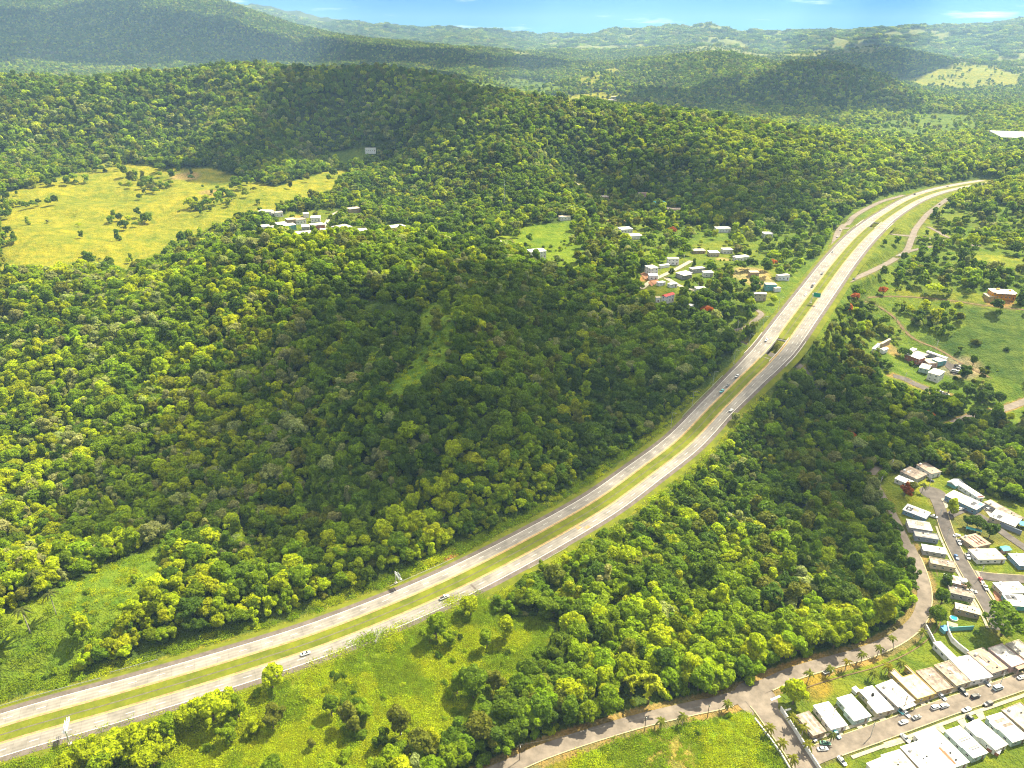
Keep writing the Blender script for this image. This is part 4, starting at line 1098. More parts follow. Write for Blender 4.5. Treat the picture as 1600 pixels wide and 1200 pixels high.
house('d', [(955, 342), (985, 318), (1190, 438), (1165, 460)], 'very long low roof of brown and grey sheets', 'roof_brown', 'grey', h=2.8, feats=[('patch', .1, .9, .0, .35, 'roof_cream', .08)], group=G2, win=False)
house('d', [(990, 428), (1022, 388), (1182, 446), (1140, 492)], 'white roof with solar panels and a row of round vents', 'roof_white', 'cream', h=3.4, feats=[('solar', .12, .6, .2, .42, 2, 1), ('box', .45, .55, .22, 'dark'), ('box', .5, .66, .22, 'dark'), ('box', .6, .78, .22, 'dark')], group=G2)
house('d', [(442, 382), (474, 356), (622, 400), (582, 442)], 'white roof with blue side and three dark panels beside the lawn', 'roof_white', 'blue', feats=[('solar', .15, .75, .06, .34, 1, 3), ('box', .5, .7, .3)], group=G2)
house('d', [(468, 492), (478, 460), (612, 454), (626, 520)], 'plain pale grey roof, first of the row along the upper street', 'roof_stained', 'grey', group=G2, h=3.4)
house('d', [(514, 545), (520, 532), (648, 530), (672, 580), (528, 600)][:4], 'grey roof with a terrace, second of the row along the upper street', 'roof_grey', 'dusk', rim=True, group=G2, feats=[('patch', .15, .5, .3, .7, 'roof_stained', .3)])
house('d', [(560, 628), (572, 616), (692, 612), (726, 674)], 'clean white roof, third of the row along the upper street', 'roof_white', 'grey', group=G2)
house('d', [(606, 712), (622, 700), (752, 696), (782, 762)], 'brown roof with a pale rim, fourth of the row along the upper street', 'roof_brown', 'cream', rim=True, group=G2)
house('d', [(694, 812), (712, 802), (822, 804), (868, 884)], 'white roof with red corner and roof panels above a brown neighbour', 'roof_white', 'pink', feats=[('patch', .1, .5, .72, .98, 'solar', .1), ('patch', .25, .8, .3, .5, 'roof_brown', .1), ('patch', -.02, .14, .7, 1.0, 'terracotta', .1)], group=G2)
house('d', [(718, 898), (742, 886), (872, 882), (892, 946)], 'brown stained roof beside a clipped hedge', 'roof_brown', 'grey', rim=True, group=G2, feats=[('box', .9, .3, .4, 'roof_white')])
house('d', [(752, 996), (790, 986), (902, 990), (944, 1056)], 'cream roofed house with tan wall above the green lots', 'roof_cream', 'tan', feats=[('patch', .0, .45, .0, .3, 'roof_white', .08), ('box', .5, .7, .25, 'dark'), ('box', .7, .5, .25, 'dark')], group=G2)
# right of the upper street
house('d', [(812, 560), (890, 532), (1002, 600), (880, 618)], 'rust striped roof right of the upper street', 'roof_rust', 'tan', feats=[('patch', .35, .42, .1, .9, 'maroon', .1), ('patch', .55, .62, .1, .9, 'maroon', .1), ('patch', .75, .82, .1, .9, 'maroon', .1)], group=G2)
house('d', [(868, 638), (1018, 622), (1082, 690), (908, 702)], 'large cream roof right of the upper street', 'roof_cream', 'white', group=G2, feats=[('box', .6, .4, .2), ('patch', .2, .9, .1, .4, 'roof_stained', .05)])
house('d', [(1132, 668), (1230, 650), (1290, 730), (1165, 745)], 'white roof with maroon corner at the right edge', 'roof_white', 'blue', feats=[('patch', .3, .7, .6, .95, 'roof_rust', .08)], group=G2)
house('d', [(1012, 842), (1168, 838), (1222, 900), (1072, 912)], 'broad white roof at the corner of the cross street', 'roof_white', 'cream', feats=[('patch', .5, .95, .5, .98, 'roof_cream', .08), ('box', .6, .35, .3)], group=G2)
house('d', [(1095, 920), (1185, 905), (1230, 985), (1110, 998)], 'white roof with two dark solar panels by the teal wall', 'roof_white', 'teal', feats=[('solar', .05, .6, .08, .55, 2, 1)], group=G2)
house('d', [(1055, 618), (1086, 606), (1112, 632), (1074, 646)], 'small hut with a teal and red roof', 'tarp_teal', 'pink', h=2.4, gable=True, group='huts', name='hut', cat='hut', win=False)
# compound beyond the thicket
G3 = 'white roofed buildings of the compound'
house('g', [(700, 222), (770, 196), (838, 214), (760, 246)], 'white topped shed at the back of the compound', 'roof_white', 'white', h=3, group=G3, cat='shed', name='shed', win=False)
house('g', [(690, 262), (750, 244), (915, 330), (840, 372)], 'main white roof of the compound with a brick red end wall', 'roof_white', 'brick', h=4.5, group=G3, cat='building', name='workshop')
house('g', [(760, 240), (838, 216), (980, 282), (900, 310)], 'grey roof between the white roofs of the compound', 'roof_grey', 'grey', h=3.6, group=G3, cat='building', name='workshop')
house('g', [(942, 232), (965, 226), (1200, 325), (1180, 350)], 'thin white roof along the track behind the compound', 'roof_white', 'white', h=3.2, group=G3, cat='shed', name='shed', feats=[('patch', -1.2, -.1, .05, .5, 'solar', .1)])
house('g', [(1010, 340), (1100, 306), (1198, 346), (1080, 388)], 'white roof at the right end of the compound', 'roof_white', 'teal', h=3.6, group=G3, cat='building', name='workshop')
house('g', [(910, 330), (1000, 318), (1075, 385), (960, 410)], 'pinkish roof in the middle of the compound', 'roof_cream', 'pink', h=3.2, group=G3, cat='building', name='workshop')
house('g', [(815, 440), (900, 395), (1030, 412), (950, 475)], 'grey white roof at the front of the compound', 'roof_stained', 'mint', h=3.2, group=G3, cat='building', name='workshop')
house('g', [(955, 496), (1030, 450), (1202, 486), (1080, 540)], 'two storey house with striped white roof near the dark trees', 'roof_stained', 'white', h=6.2, storeys=2, group=G3, feats=[('patch', .2, .3, 0, 1, 'roof_white', .1), ('patch', .5, .6, 0, 1, 'roof_white', .1), ('patch', .8, .9, 0, 1, 'roof_white', .1)])
house('g', [(248, 190), (340, 140), (375, 158), (285, 205)], 'long pale trailer with a silver roof in the pasture', 'roof_sheet', 'white', h=3.6, group='trailers in the pasture', name='trailer', cat='trailer', win=False)
house('g', [(370, 130), (470, 82), (490, 98), (390, 148)], 'long trailer with a faded brown roof in the pasture', 'roof_cream', 'tan', h=3.4, group='trailers in the pasture', name='trailer', cat='trailer', win=False)
house('g', [(368, 205), (410, 184), (455, 222), (400, 236)], 'small white gabled hut by the trailers', 'roof_white', 'white', h=2.8, gable=True, group='huts', name='hut', cat='hut', win=False)
# orange house on the rise
house('k', [(1385, 805), (1530, 800), (1545, 842), (1400, 840)], 'orange and yellow villa with white roof terraces on the rise', 'roof_white', 'orange', h=6.0, storeys=2, group=None, feats=[('box', .35, .3, 1.3, 'wall_yellow'), ('box', .8, .5, 1.0, 'wall_orange'), ('porch', .1, .9, 3.0, 'roof_stained')], sink=3)
house('k', [(1360, 830), (1400, 820), (1420, 862), (1370, 868)], 'low orange wing of the villa on the rise', 'roof_cream', 'yellow', h=3.0, group=None, sink=3)
# village in the valley
G4 = 'houses of the valley village'
house('h', [(48, 238), (120, 232), (208, 252), (110, 272)], 'two storey white house at the left of the valley village', 'roof_stained', 'white', h=6.3, storeys=2, group=G4, sink=2)
house('h', [(282, 145), (398, 150), (404, 166), (290, 164)], 'tall pale house above the village lawn', 'roof_cream', 'white', h=6.3, storeys=2, group=G4, sink=2)
house('h', [(208, 228), (290, 208), (300, 222), (216, 242)], 'white box trailer beside the village lawn', 'roof_white', 'white', h=2.6, group=G4, name='trailer', cat='trailer', win=False, sink=1.5)
house('h', [(385, 305), (480, 290), (530, 316), (440, 338)], 'white roofed house with shaded porch in the village', 'roof_white', 'grey', h=4.4, group=G4, feats=[('porch', .0, .8, 3, 'roof_stained')], sink=2)
house('h', [(525, 258), (640, 236), (668, 258), (545, 285)], 'grey roofed house beside the street in the village', 'roof_stained', 'grey', h=3.6, group=G4, sink=2)
house('h', [(185, 405), (235, 388), (255, 402), (205, 424)], 'small white roof below the village street', 'roof_white', 'white', h=3, group=G4, sink=2)
house('h', [(300, 418), (362, 410), (376, 428), (318, 440)], 'white roof half hidden by a tree in the village', 'roof_white', 'white', h=3, group=G4, sink=2)
house('h', [(212, 560), (325, 512), (362, 540), (268, 602)], 'white two storey house with a bright red roof', 'roof_red', 'white', h=6.0, storeys=2, gable=True, group=G4, sink=2)
house('h', [(160, 562), (205, 556), (215, 585), (168, 590)], 'small white annex left of the red roof', 'roof_cream', 'white', h=4.5, group=G4, sink=2)
house('h', [(985, 138), (1090, 128), (1126, 142), (1010, 156)], 'long white bungalow alone in the fields above the village', 'roof_white', 'white', h=3.8, group=G4, sink=2)
house('h', [(1170, 508), (1300, 516), (1335, 538), (1190, 534)], 'two storey cream house nearest to the motorway', 'roof_stained', 'cream', h=6.2, storeys=2, group=G4, sink=2)
house('h', [(1420, 322), (1530, 322), (1565, 346), (1440, 344)], 'white house with grey roof by the motorway verge', 'roof_stained', 'white', h=4.5, group=G4, sink=2)
house('h', [(1290, 420), (1400, 412), (1430, 444), (1310, 452)], 'teal walled house with brown roof by the motorway', 'roof_grey', 'teal', h=4.4, group=G4, sink=2)
house('h', [(1390, 458), (1450, 452), (1465, 472), (1405, 480)], 'small pale porch roof beside the teal house', 'roof_stained', 'white', h=3.0, group=G4, sink=2, win=False)
house('h', [(485, 628), (520, 620), (570, 652), (530, 664)], 'white roof strip right of the red roofed house', 'roof_white', 'white', h=3, group=G4, sink=2, win=False)
house('h', [(545, 62), (660, 52), (675, 76), (560, 84)], 'weathered grey house above the village fields', 'roof_grey', 'tan', h=3.2, group=G4, sink=2)
house('j', [(415, 268), (470, 258), (488, 282), (430, 288)], 'white roof on the slope above the village', 'roof_white', 'white', h=4, group=G4, sink=3)
house('j', [(465, 298), (520, 292), (548, 320), (485, 328)], 'grey white roof just below another white roof on the slope', 'roof_stained', 'white', h=4, group=G4, sink=3)
house('j', [(945, 264), (1030, 262), (1038, 274), (955, 278)], 'long white house at the edge of the wood', 'roof_white', 'white', h=4.5, group=G4, sink=3)
house('j', [(1212, 296), (1260, 292), (1272, 304), (1222, 308)], 'white roof in the wood near the motorway', 'roof_white', 'white', h=4, group=G4, sink=3)
house('j', [(520, 74), (570, 70), (580, 84), (528, 90)], 'pinkish house with red trim high in the valley', 'roof_rust', 'pink', h=4.5, group=G4, sink=3)
house('j', [(605, 126), (660, 112), (672, 126), (620, 142)], 'green roofed shed high in the valley', 'tarp_teal', 'grey', h=3.5, group=G4, sink=3, name='shed', cat='shed', win=False)
house('j', [(675, 158), (760, 156), (770, 176), (685, 178)], 'brown roof high in the valley among trees', 'roof_brown', 'tan', h=4, group=G4, sink=3)
house('j', [(85, 205), (135, 198), (142, 210), (92, 216)], 'small pale house at the left end of the valley', 'roof_cream', 'white', h=4, group=G4, sink=3)
house('j', [(300, 92), (350, 90), (355, 100), (305, 102)], 'grey roof high in the valley beside the pale path', 'roof_grey', 'tan', h=4, group=G4, sink=3)
# white building in the bright meadow, and the hill village
G5 = 'houses of the hill village'
house('i', [(1520, 448), (1598, 444), (1606, 462), (1530, 466)], 'two storey white building standing in the bright meadow', 'roof_white', 'white', h=6.5, storeys=2, group=None, sink=2)
house('i', [(1342, 408), (1385, 404), (1392, 414), (1350, 418)], 'small white hut at the far end of the bright meadow', 'roof_white', 'white', h=3, group=None, name='hut', cat='hut', sink=2, win=False)
house('i', [(172, 348), (232, 346), (255, 356), (180, 360)], 'long white roof at the left of the hill village', 'roof_white', 'white', h=4, group=G5, sink=3)
house('i', [(255, 312), (300, 306), (318, 322), (268, 328)], 'white roof at the back of the hill village', 'roof_white', 'cream', h=4.5, group=G5, sink=3)
house('i', [(278, 320), (345, 312), (350, 330), (290, 338)], 'mint house in the hill village', 'roof_stained', 'teal', h=5, group=G5, sink=3)
house('i', [(355, 358), (420, 350), (438, 366), (370, 372)], 'pale low roof at the front of the hill village', 'roof_white', 'white', h=3.5, group=G5, sink=3)
house('i', [(436, 316), (484, 310), (494, 326), (446, 332)], 'house with a red end in the hill village', 'roof_stained', 'brick', h=5.5, storeys=2, group=G5, sink=3)
house('i', [(432, 282), (478, 278), (484, 292), (438, 296)], 'white roofed house above the red ended one', 'roof_white', 'white', h=4.5, group=G5, sink=3)
house('i', [(540, 330), (600, 322), (640, 340), (560, 350)], 'white house with pale paving beside the hill lawn', 'roof_stained', 'white', h=5, group=G5, sink=3, feats=[('porch', 0, 1, 4, 'roof_stained')])
house('i', [(622, 236), (668, 234), (672, 246), (626, 250)], 'tan house above the hill lawn', 'roof_cream', 'tan', h=4.5, group=G5, sink=3)
house('i', [(825, 326), (895, 322), (900, 336), (832, 340)], 'white house at the right end of the hill village', 'roof_white', 'tan', h=4.5, group=G5, sink=3)
house('i', [(172, 250), (245, 248), (248, 262), (178, 264)], 'row of pale roofs at the foot of the meadow', 'roof_stained', 'white', h=4.5, group=G5, sink=3)
for k_, (x_, y_, rf_, wl_, lb_) in enumerate([(205, 330, 'roof_white', 'white', 'small white house at the left of the hill village'), (240, 338, 'roof_stained', 'cream', 'cream house below the mint one in the hill village'), (330, 296, 'roof_cream', 'tan', 'tan house behind the mint one in the hill village'), (375, 300, 'roof_rust', 'white', 'rusty roofed house in the middle of the hill village'), (405, 330, 'roof_white', 'grey', 'white roofed house left of the red ended one'), (500, 352, 'roof_white', 'white', 'small white house by the drive of the hill village'), (690, 352, 'roof_stained', 'white', 'small house at the field right of the hill lawn'), (270, 262, 'roof_grey', 'white', 'grey roofed house right of the row of pale roofs')]):
    house('i', [(x_ - 20, y_ - 5), (x_ + 18, y_ - 8), (x_ + 24, y_ + 4), (x_ - 14, y_ + 7)], lb_, rf_, wl_, h=4.5, group=G5, sink=3)
for k_, (x_, y_, rf_, wl_, lb_) in enumerate([(700, 300, 'roof_white', 'white', 'small white house among the trees in the middle of the valley village'), (1180, 300, 'roof_cream', 'tan', 'small tan house by the red earth in the valley village'), (620, 470, 'roof_white', 'white', 'white house at the end of the village lane'), (760, 90, 'roof_white', 'cream', 'cream house in the fields above the village'), (900, 60, 'roof_stained', 'white', 'white house high in the fields above the village'), (130, 330, 'roof_white', 'white', 'white house by the terracotta terrace')]):
    house('h', [(x_ - 45, y_ - 10), (x_ + 45, y_ - 16), (x_ + 58, y_ + 8), (x_ - 32, y_ + 14)], lb_, rf_, wl_, h=4.2, group=G4, sink=2)
house('i', [(395, 264), (420, 262), (424, 272), (398, 274)], 'tiny white roof behind the hill village', 'roof_white', 'white', h=4, group=G5, sink=3, win=False)
house('p', [(568, 233), (588, 232), (590, 237), (570, 238)], 'lone pale house at the foot of the dark hill', 'roof_white', 'white', h=5, group=None, sink=4)
# far away: factory on the right, small towns as houses scattered on the slopes
house('p', [(1556, 208), (1620, 204), (1622, 216), (1560, 218)], 'large pale factory hall in the far valley on the right', 'roof_white', 'white', h=9, group=None, name='factory', cat='factory', sink=6, win=False)
FARG = 'tiny houses of the far towns'
def far_house(px, py, i, town):
    q = survey(px, py)
    if q is None: return
    r = math.hypot(q[0], q[1]); s = RNG.uniform(0.8, 1.5) * max(1.0, r / 2600)
    L_, W_, h = 13 * s, 9 * s, 4.5 * s ** 0.5
    H = empty('far_house', q, RNG.uniform(0, 3.1)); 
    tag(H, 'tiny %s house %s' % (['white', 'cream', 'pale', 'grey'][i % 4], town), 'house', 'tiny houses ' + town)
    MB().box(-L_ / 2, L_ / 2, -W_ / 2, W_ / 2, -5, h).build('wall', M['wall_' + ['white', 'cream', 'white', 'grey'][i % 4]], H)
    MB().box(-L_ / 2 - .4, L_ / 2 + .4, -W_ / 2 - .4, W_ / 2 + .4, h, h + 0.5).build('roof', M[['roof_white', 'roof_stained', 'roof_white', 'roof_cream', 'roof_rust'][i % 5]], H)
i_ = 0
for cx_, cy_, sx, sy, n, town_ in [(195, 108, 34, 8, 34, 'in the main town below the left mountain'),
    (165, 112, 12, 6, 8, 'left of the town below the left mountain'),
    (125, 98, 10, 4, 6, 'above the left end of the mountain town'),
    (230, 122, 14, 3, 8, 'at the foot of the mountain town'),
    (60, 75, 50, 14, 10, 'scattered at the far left of the mountain'),
    (300, 85, 60, 16, 10, 'on the slope right of the mountain town'),
    (440, 86, 50, 10, 7, 'low on the right of the left mountain'),
    (345, 85, 20, 8, 4, 'on the slope just above the dark hill crest'),
    (1180, 168, 14, 5, 10, 'in the hamlet below the middle hill'),
    (1170, 178, 8, 5, 8, 'at the lower edge of the middle hamlet'),
    (1400, 145, 9, 3, 8, 'on the shoulder of the middle hills'),
    (1370, 108, 26, 7, 14, 'in the far town below the dark right hill'),
    (960, 158, 10, 5, 6, 'by the sunlit field left of the middle hills'),
    (1430, 150, 5, 3, 3, 'near the crest right of the middle hills'),
    (1500, 220, 24, 5, 8, 'along the valley road on the right'),
    (1520, 160, 20, 8, 8, 'below the pale meadow hill'),
    (1475, 222, 10, 3, 5, 'left of the valley factory'),
    (1550, 145, 26, 8, 8, 'at the right end of the far valley'),
    (1000, 175, 6, 3, 2, 'behind the crest of the third range'),
    (1490, 165, 30, 8, 6, 'between meadow hill and middle hills')]:
    for k in range(n):
        far_house(cx_ + RNG.normal() * sx * 0.6, cy_ + RNG.normal() * sy * 0.6, i_, town_); i_ += 1
fam_ = {}
for o in list(bpy.data.objects):
    if o.name.startswith('far_house'): fam_.setdefault(o['label'], []).append((float(project(*o.location)[0]), o))
for lb_, os_ in fam_.items():
    os_.sort(key=lambda t: t[0])
    if len(os_) > 1:
        for k_, (_, o) in enumerate(os_):
            o['label'] = '%s from left of %s' % (['first', 'second', 'third', 'fourth', 'fifth', 'sixth', 'seventh', 'eighth', 'ninth', 'tenth', 'eleventh', 'twelfth'][min(k_, 11)], lb_.replace(' house ', ' houses ', 1))
# ------------------------------------------------------------------ trees
def leaf_material(name, trans=0.5, gloss=0.003):
    m = bpy.data.materials.new(name); m.use_nodes = True
    n, l = m.node_tree.nodes, m.node_tree.links
    n.clear()
    out = n.new('ShaderNodeOutputMaterial')
    t = n.new('ShaderNodeAttribute'); t.attribute_type = 'INSTANCER'; t.attribute_name = 'tint'
    lf = n.new('ShaderNodeAttribute'); lf.attribute_name = 'leaf'
    r = n.new('ShaderNodeMapRange'); r.inputs['To Min'].default_value = 0.66; r.inputs['To Max'].default_value = 1.36
    l.new(lf.outputs['Fac'], r.inputs['Value'])
    mu = n.new('ShaderNodeMix'); mu.data_type = 'RGBA'; mu.blend_type = 'MULTIPLY'; mu.inputs[0].default_value = 1
    l.new(t.outputs['Color'], mu.inputs[6]); l.new(r.outputs[0], mu.inputs[7])
    d = n.new('ShaderNodeBsdfDiffuse'); tr = n.new('ShaderNodeBsdfTranslucent'); g = n.new('ShaderNodeBsdfGlossy')
    g.inputs['Roughness'].default_value = 0.42; g.inputs['Color'].default_value = (0.75, 0.8, 0.7, 1)
    tw = n.new('ShaderNodeMix'); tw.data_type = 'RGBA'; tw.blend_type = 'MULTIPLY'; tw.inputs[0].default_value = 1; tw.inputs[7].default_value = (1.35, 1.40, 0.45, 1)
    l.new(mu.outputs[2], tw.inputs[6])
    l.new(mu.outputs[2], d.inputs[0]); l.new(tw.outputs[2], tr.inputs[0])
    a = n.new('ShaderNodeMixShader'); a.inputs[0].default_value = trans
    l.new(d.outputs[0], a.inputs[1]); l.new(tr.outputs[0], a.inputs[2])
    b = n.new('ShaderNodeMixShader'); b.inputs[0].default_value = gloss
    fr = n.new('ShaderNodeFresnel'); fr.inputs[0].default_value = 1.35
    fm = n.new('ShaderNodeMath'); fm.operation = 'MULTIPLY'; fm.inputs[1].default_value = gloss * 4; l.new(fr.outputs[0], fm.inputs[0])
    l.new(fm.outputs[0], b.inputs[0]); l.new(a.outputs[0], b.inputs[1]); l.new(g.outputs[0], b.inputs[2])
    l.new(b.outputs[0], out.inputs[0])
    return m
M['leaf'] = leaf_material('foliage')
M['bark'] = mat('bark', (0.16, 0.12, 0.09), 0.9, 0.1, var=0.35, vscale=2)
M['palm_bark'] = mat('palm_bark', (0.34, 0.30, 0.25), 0.9, 0.1, var=0.25, vscale=3)

def leaves_mesh(name, P, N, S, R, aspect=0.62, mt=None):
    """one rhombic leaf spray per point: P position, N facing, S half length"""
    k = len(P)
    N = N / np.linalg.norm(N, axis=1)[:, None]
    A = np.cross(N, R.normal(size=(k, 3))); A /= np.linalg.norm(A, axis=1)[:, None] + 1e-9
    B = np.cross(N, A)
    S = S[:, None]
    V = np.stack([P - A * S, P + B * S * aspect + N * S * 0.12, P + A * S, P - B * S * aspect + N * S * 0.12], 1).reshape(-1, 3)
    me = bpy.data.meshes.new(name)
    me.vertices.add(len(V)); me.vertices.foreach_set('co', V.astype('f4').ravel())
    me.loops.add(k * 4); me.loops.foreach_set('vertex_index', np.arange(k * 4, dtype='i4'))
    me.polygons.add(k); me.polygons.foreach_set('loop_start', (np.arange(k) * 4).astype('i4'))
    me.update()
    at = me.attributes.new('leaf', 'FLOAT', 'FACE'); at.data.foreach_set('value', R.random(k).astype('f4'))
    me.materials.append(mt or M['leaf'])
    return me

def crown_points(R, kind, n):
    """lobes of a crown about 5 m in radius standing on a trunk; z=0 is the ground"""
    lob = []
    if kind == 'round':
        lob.append((0, 0, 6.6, 3.3))
        for i in range(26):
            a, e = R.uniform(0, 6.28), R.uniform(-0.25, 1.35)
            rr = R.uniform(2.6, 4.4); lob.append((rr * math.cos(a) * math.cos(e), rr * math.sin(a) * math.cos(e), 6.3 + rr * 0.9 * math.sin(e), R.uniform(0.7, 1.7)))
    elif kind == 'spread':
        lob.append((0, 0, 7.2, 2.5))
        for i in range(28):
            a, q = R.uniform(0, 6.28), R.uniform(1.0, 5.4)
            lob.append((q * math.cos(a), q * math.sin(a), 8.0 - q * q * 0.07 + R.uniform(-.9, .9), R.uniform(0.75, 1.6)))
    elif kind == 'column':
        for i in range(12):
            t = i / 11; a = R.uniform(0, 6.28); q = R.uniform(0.2, 1.6) * (1.1 - 0.5 * t)
            lob.append((q * math.cos(a), q * math.sin(a), 1.8 + 8.8 * t, R.uniform(1.4, 2.1) * (1.15 - 0.4 * t)))
    elif kind == 'bush':
        for i in range(10):
            a, q = R.uniform(0, 6.28), R.uniform(0, 2.8)
            lob.append((q * math.cos(a), q * math.sin(a), 1.4 + R.uniform(0, 1.6) * (1 - q / 4), R.uniform(1.1, 1.7)))
    elif kind == 'tall':
        lob.append((0, 0, 9.5, 2.4))
        for i in range(14):
            a, e = R.uniform(0, 6.28), R.uniform(-0.9, 1.4)
            rr = R.uniform(2.0, 3.0); lob.append((rr * math.cos(a) * math.cos(e), rr * math.sin(a) * math.cos(e), 8.6 + 3.4 * math.sin(e), R.uniform(1.1, 1.8)))
    elif kind == 'open':        # ragged crown of separate boughs
        for i in range(15):
            a, q = R.uniform(0, 6.28), R.uniform(0.3, 4.6) ** 1.0
            lob.append((q * math.cos(a), q * math.sin(a), R.uniform(4.2, 10.8) - q * 0.35, R.uniform(0.8, 1.75)))
    elif kind == 'clump':       # far LOD: a patch of wood
        for i in range(16):
            lob.append((R.uniform(-19, 19), R.uniform(-19, 19), R.uniform(2.0, 12.0), R.uniform(4.0, 8.5)))
    L = np.array(lob)
    w = L[:, 3] ** 2; pick = R.choice(len(L), n * 2, p=w / w.sum())
    D = R.normal(size=(n * 2, 3)); D[:, 2] += 0.35; D /= np.linalg.norm(D, axis=1)[:, None]
    # inner knobs on each lobe give the crown its crumbly surface
    P = L[pick, :3] + D * (L[pick, 3] * (0.84 + 0.24 * R.random(n * 2)))[:, None]
    q = np.linalg.norm(P[:, None] - L[None, :, :3], axis=2) / L[None, :, 3]
    keep = (q < 0.80).sum(1) == 0
    keep &= P[:, 2] > 0.25
    P, D = P[keep][:n], D[keep][:n]
    N = D + R.normal(size=D.shape) * 0.52; N[:, 2] += 0.25
    return P, N
def make_crown(name, kind, seed, n, size):
    R = np.random.default_rng(seed)
    P, N = crown_points(R, kind, n)
    return leaves_mesh(name, P, N, size * R.uniform(0.65, 1.3, len(P)), R)
def make_bamboo(name, seed, culms=26, per=46, size=0.75):
    R = np.random.default_rng(seed); P, N = [], []
    for i in range(culms):
        a = R.uniform(0, 6.28); lean = R.uniform(0.15, 1.0); Hh = R.uniform(8, 12.5)
        for k in range(per):
            t = 0.35 + 0.65 * k / per
            out = lean * 6.5 * t ** 2.2; z = Hh * (math.sin(min(t * 1.25, 1.0) * math.pi / 2) - 0.55 * lean * max(0, t - 0.72) ** 1.2 * 3)
            w = 0.9 * math.sin(math.pi * min(1, (t - 0.3) / 0.72)) + 0.1
            j = R.normal(size=3) * w * 0.55
            P.append((out * math.cos(a) + j[0], out * math.sin(a) + j[1], max(z, 0.5) + j[2] * 0.8)); N.append((math.cos(a) * 0.5 + R.normal() * .4, math.sin(a) * 0.5 + R.normal() * .4, 1.0))
    P, N = np.array(P), np.array(N)
    return leaves_mesh(name, P, N, size * R.uniform(0.7, 1.3, len(P)), R, 0.45)
def make_trunk(kind, seed):
    R = np.random.default_rng(seed)
    b = MB()
    top = {'open': 7.5, 'round': 6.5, 'spread': 7.0, 'column': 9.0, 'bush': 1.5, 'tall': 9.0}[kind]
    x = np.cumsum(R.normal(size=(6, 2)) * 0.16, 0); x[0] = 0
    pts = [(x[i][0], x[i][1], -0.8 + (top + 0.8) * i / 5) for i in range(6)]
    r0 = 0.16 if kind == 'bush' else 0.34
    b.path(pts, [r0 * (1.15 - 0.15 * i) for i in range(6)], 7)
    for k in range(5):
        i = R.integers(2, 5); a = R.uniform(0, 6.28); p = Vector(pts[i]); ln = R.uniform(1.6, 3.0) * (0.5 if kind in ('bush', 'column') else 1)
        e = p + Vector((math.cos(a) * ln, math.sin(a) * ln, ln * 0.7)); mid = (p + e) / 2 + Vector((0, 0, -0.15))
        b.path([p, mid, e], [r0 * 0.55, r0 * 0.4, r0 * 0.16], 5)
    return b.mesh('trunk', M['bark'], True)

KINDS = ['round', 'round', 'open', 'open', 'spread', 'spread', 'column', 'bush', 'tall', 'tall']
CROWN_N = [make_crown('crown', k, 100 + i, {'bush': 700, 'column': 1000}.get(k, 1500), 0.55) for i, k in enumerate(KINDS)]
TRUNKS = [make_trunk(k, 200 + i) for i, k in enumerate(KINDS)]
CROWN_M = [make_crown('crown_mid', k, 300 + i, {'bush': 240, 'column': 380}.get(k, 560), 0.82) for i, k in enumerate(KINDS)]
CROWN_L = [make_crown('crown_low', k, 400 + i, {'bush': 90, 'column': 140}.get(k, 210), 1.28) for i, k in enumerate(KINDS)]
CLUMPS = [make_crown('crown_far', 'clump', 500 + i, 420, 3.2) for i in range(4)]
BAMBOO = make_bamboo('bamboo_leaves', 9)
def make_tuft(seed, n, size, spread, hgt):
    R = np.random.default_rng(seed)
    P = np.column_stack([R.normal(size=n) * spread, R.normal(size=n) * spread, np.abs(R.normal(size=n)) * hgt + 0.12])
    N = R.normal(size=(n, 3)) * 0.55; N[:, 2] += 1.0
    return leaves_mesh('tuft', P, N, size * R.uniform(0.6, 1.4, n), R, 0.6)
TUFTS = [make_tuft(600 + i, 150, 0.26, 1.15, 0.42) for i in range(4)]

PROTO = bpy.data.collections.new('foliage_prototypes')       # kept out of the scene: only drawn through the forest's points
def proto(i, me):
    o = bpy.data.objects.new('proto_%03d' % i, me); PROTO.objects.link(o)
for i, me in enumerate(CROWN_N + CROWN_M + CROWN_L + CLUMPS + [BAMBOO] + TUFTS): proto(i, me)
I_M, I_L, I_C, I_B, I_T = 10, 20, 30, 34, 35

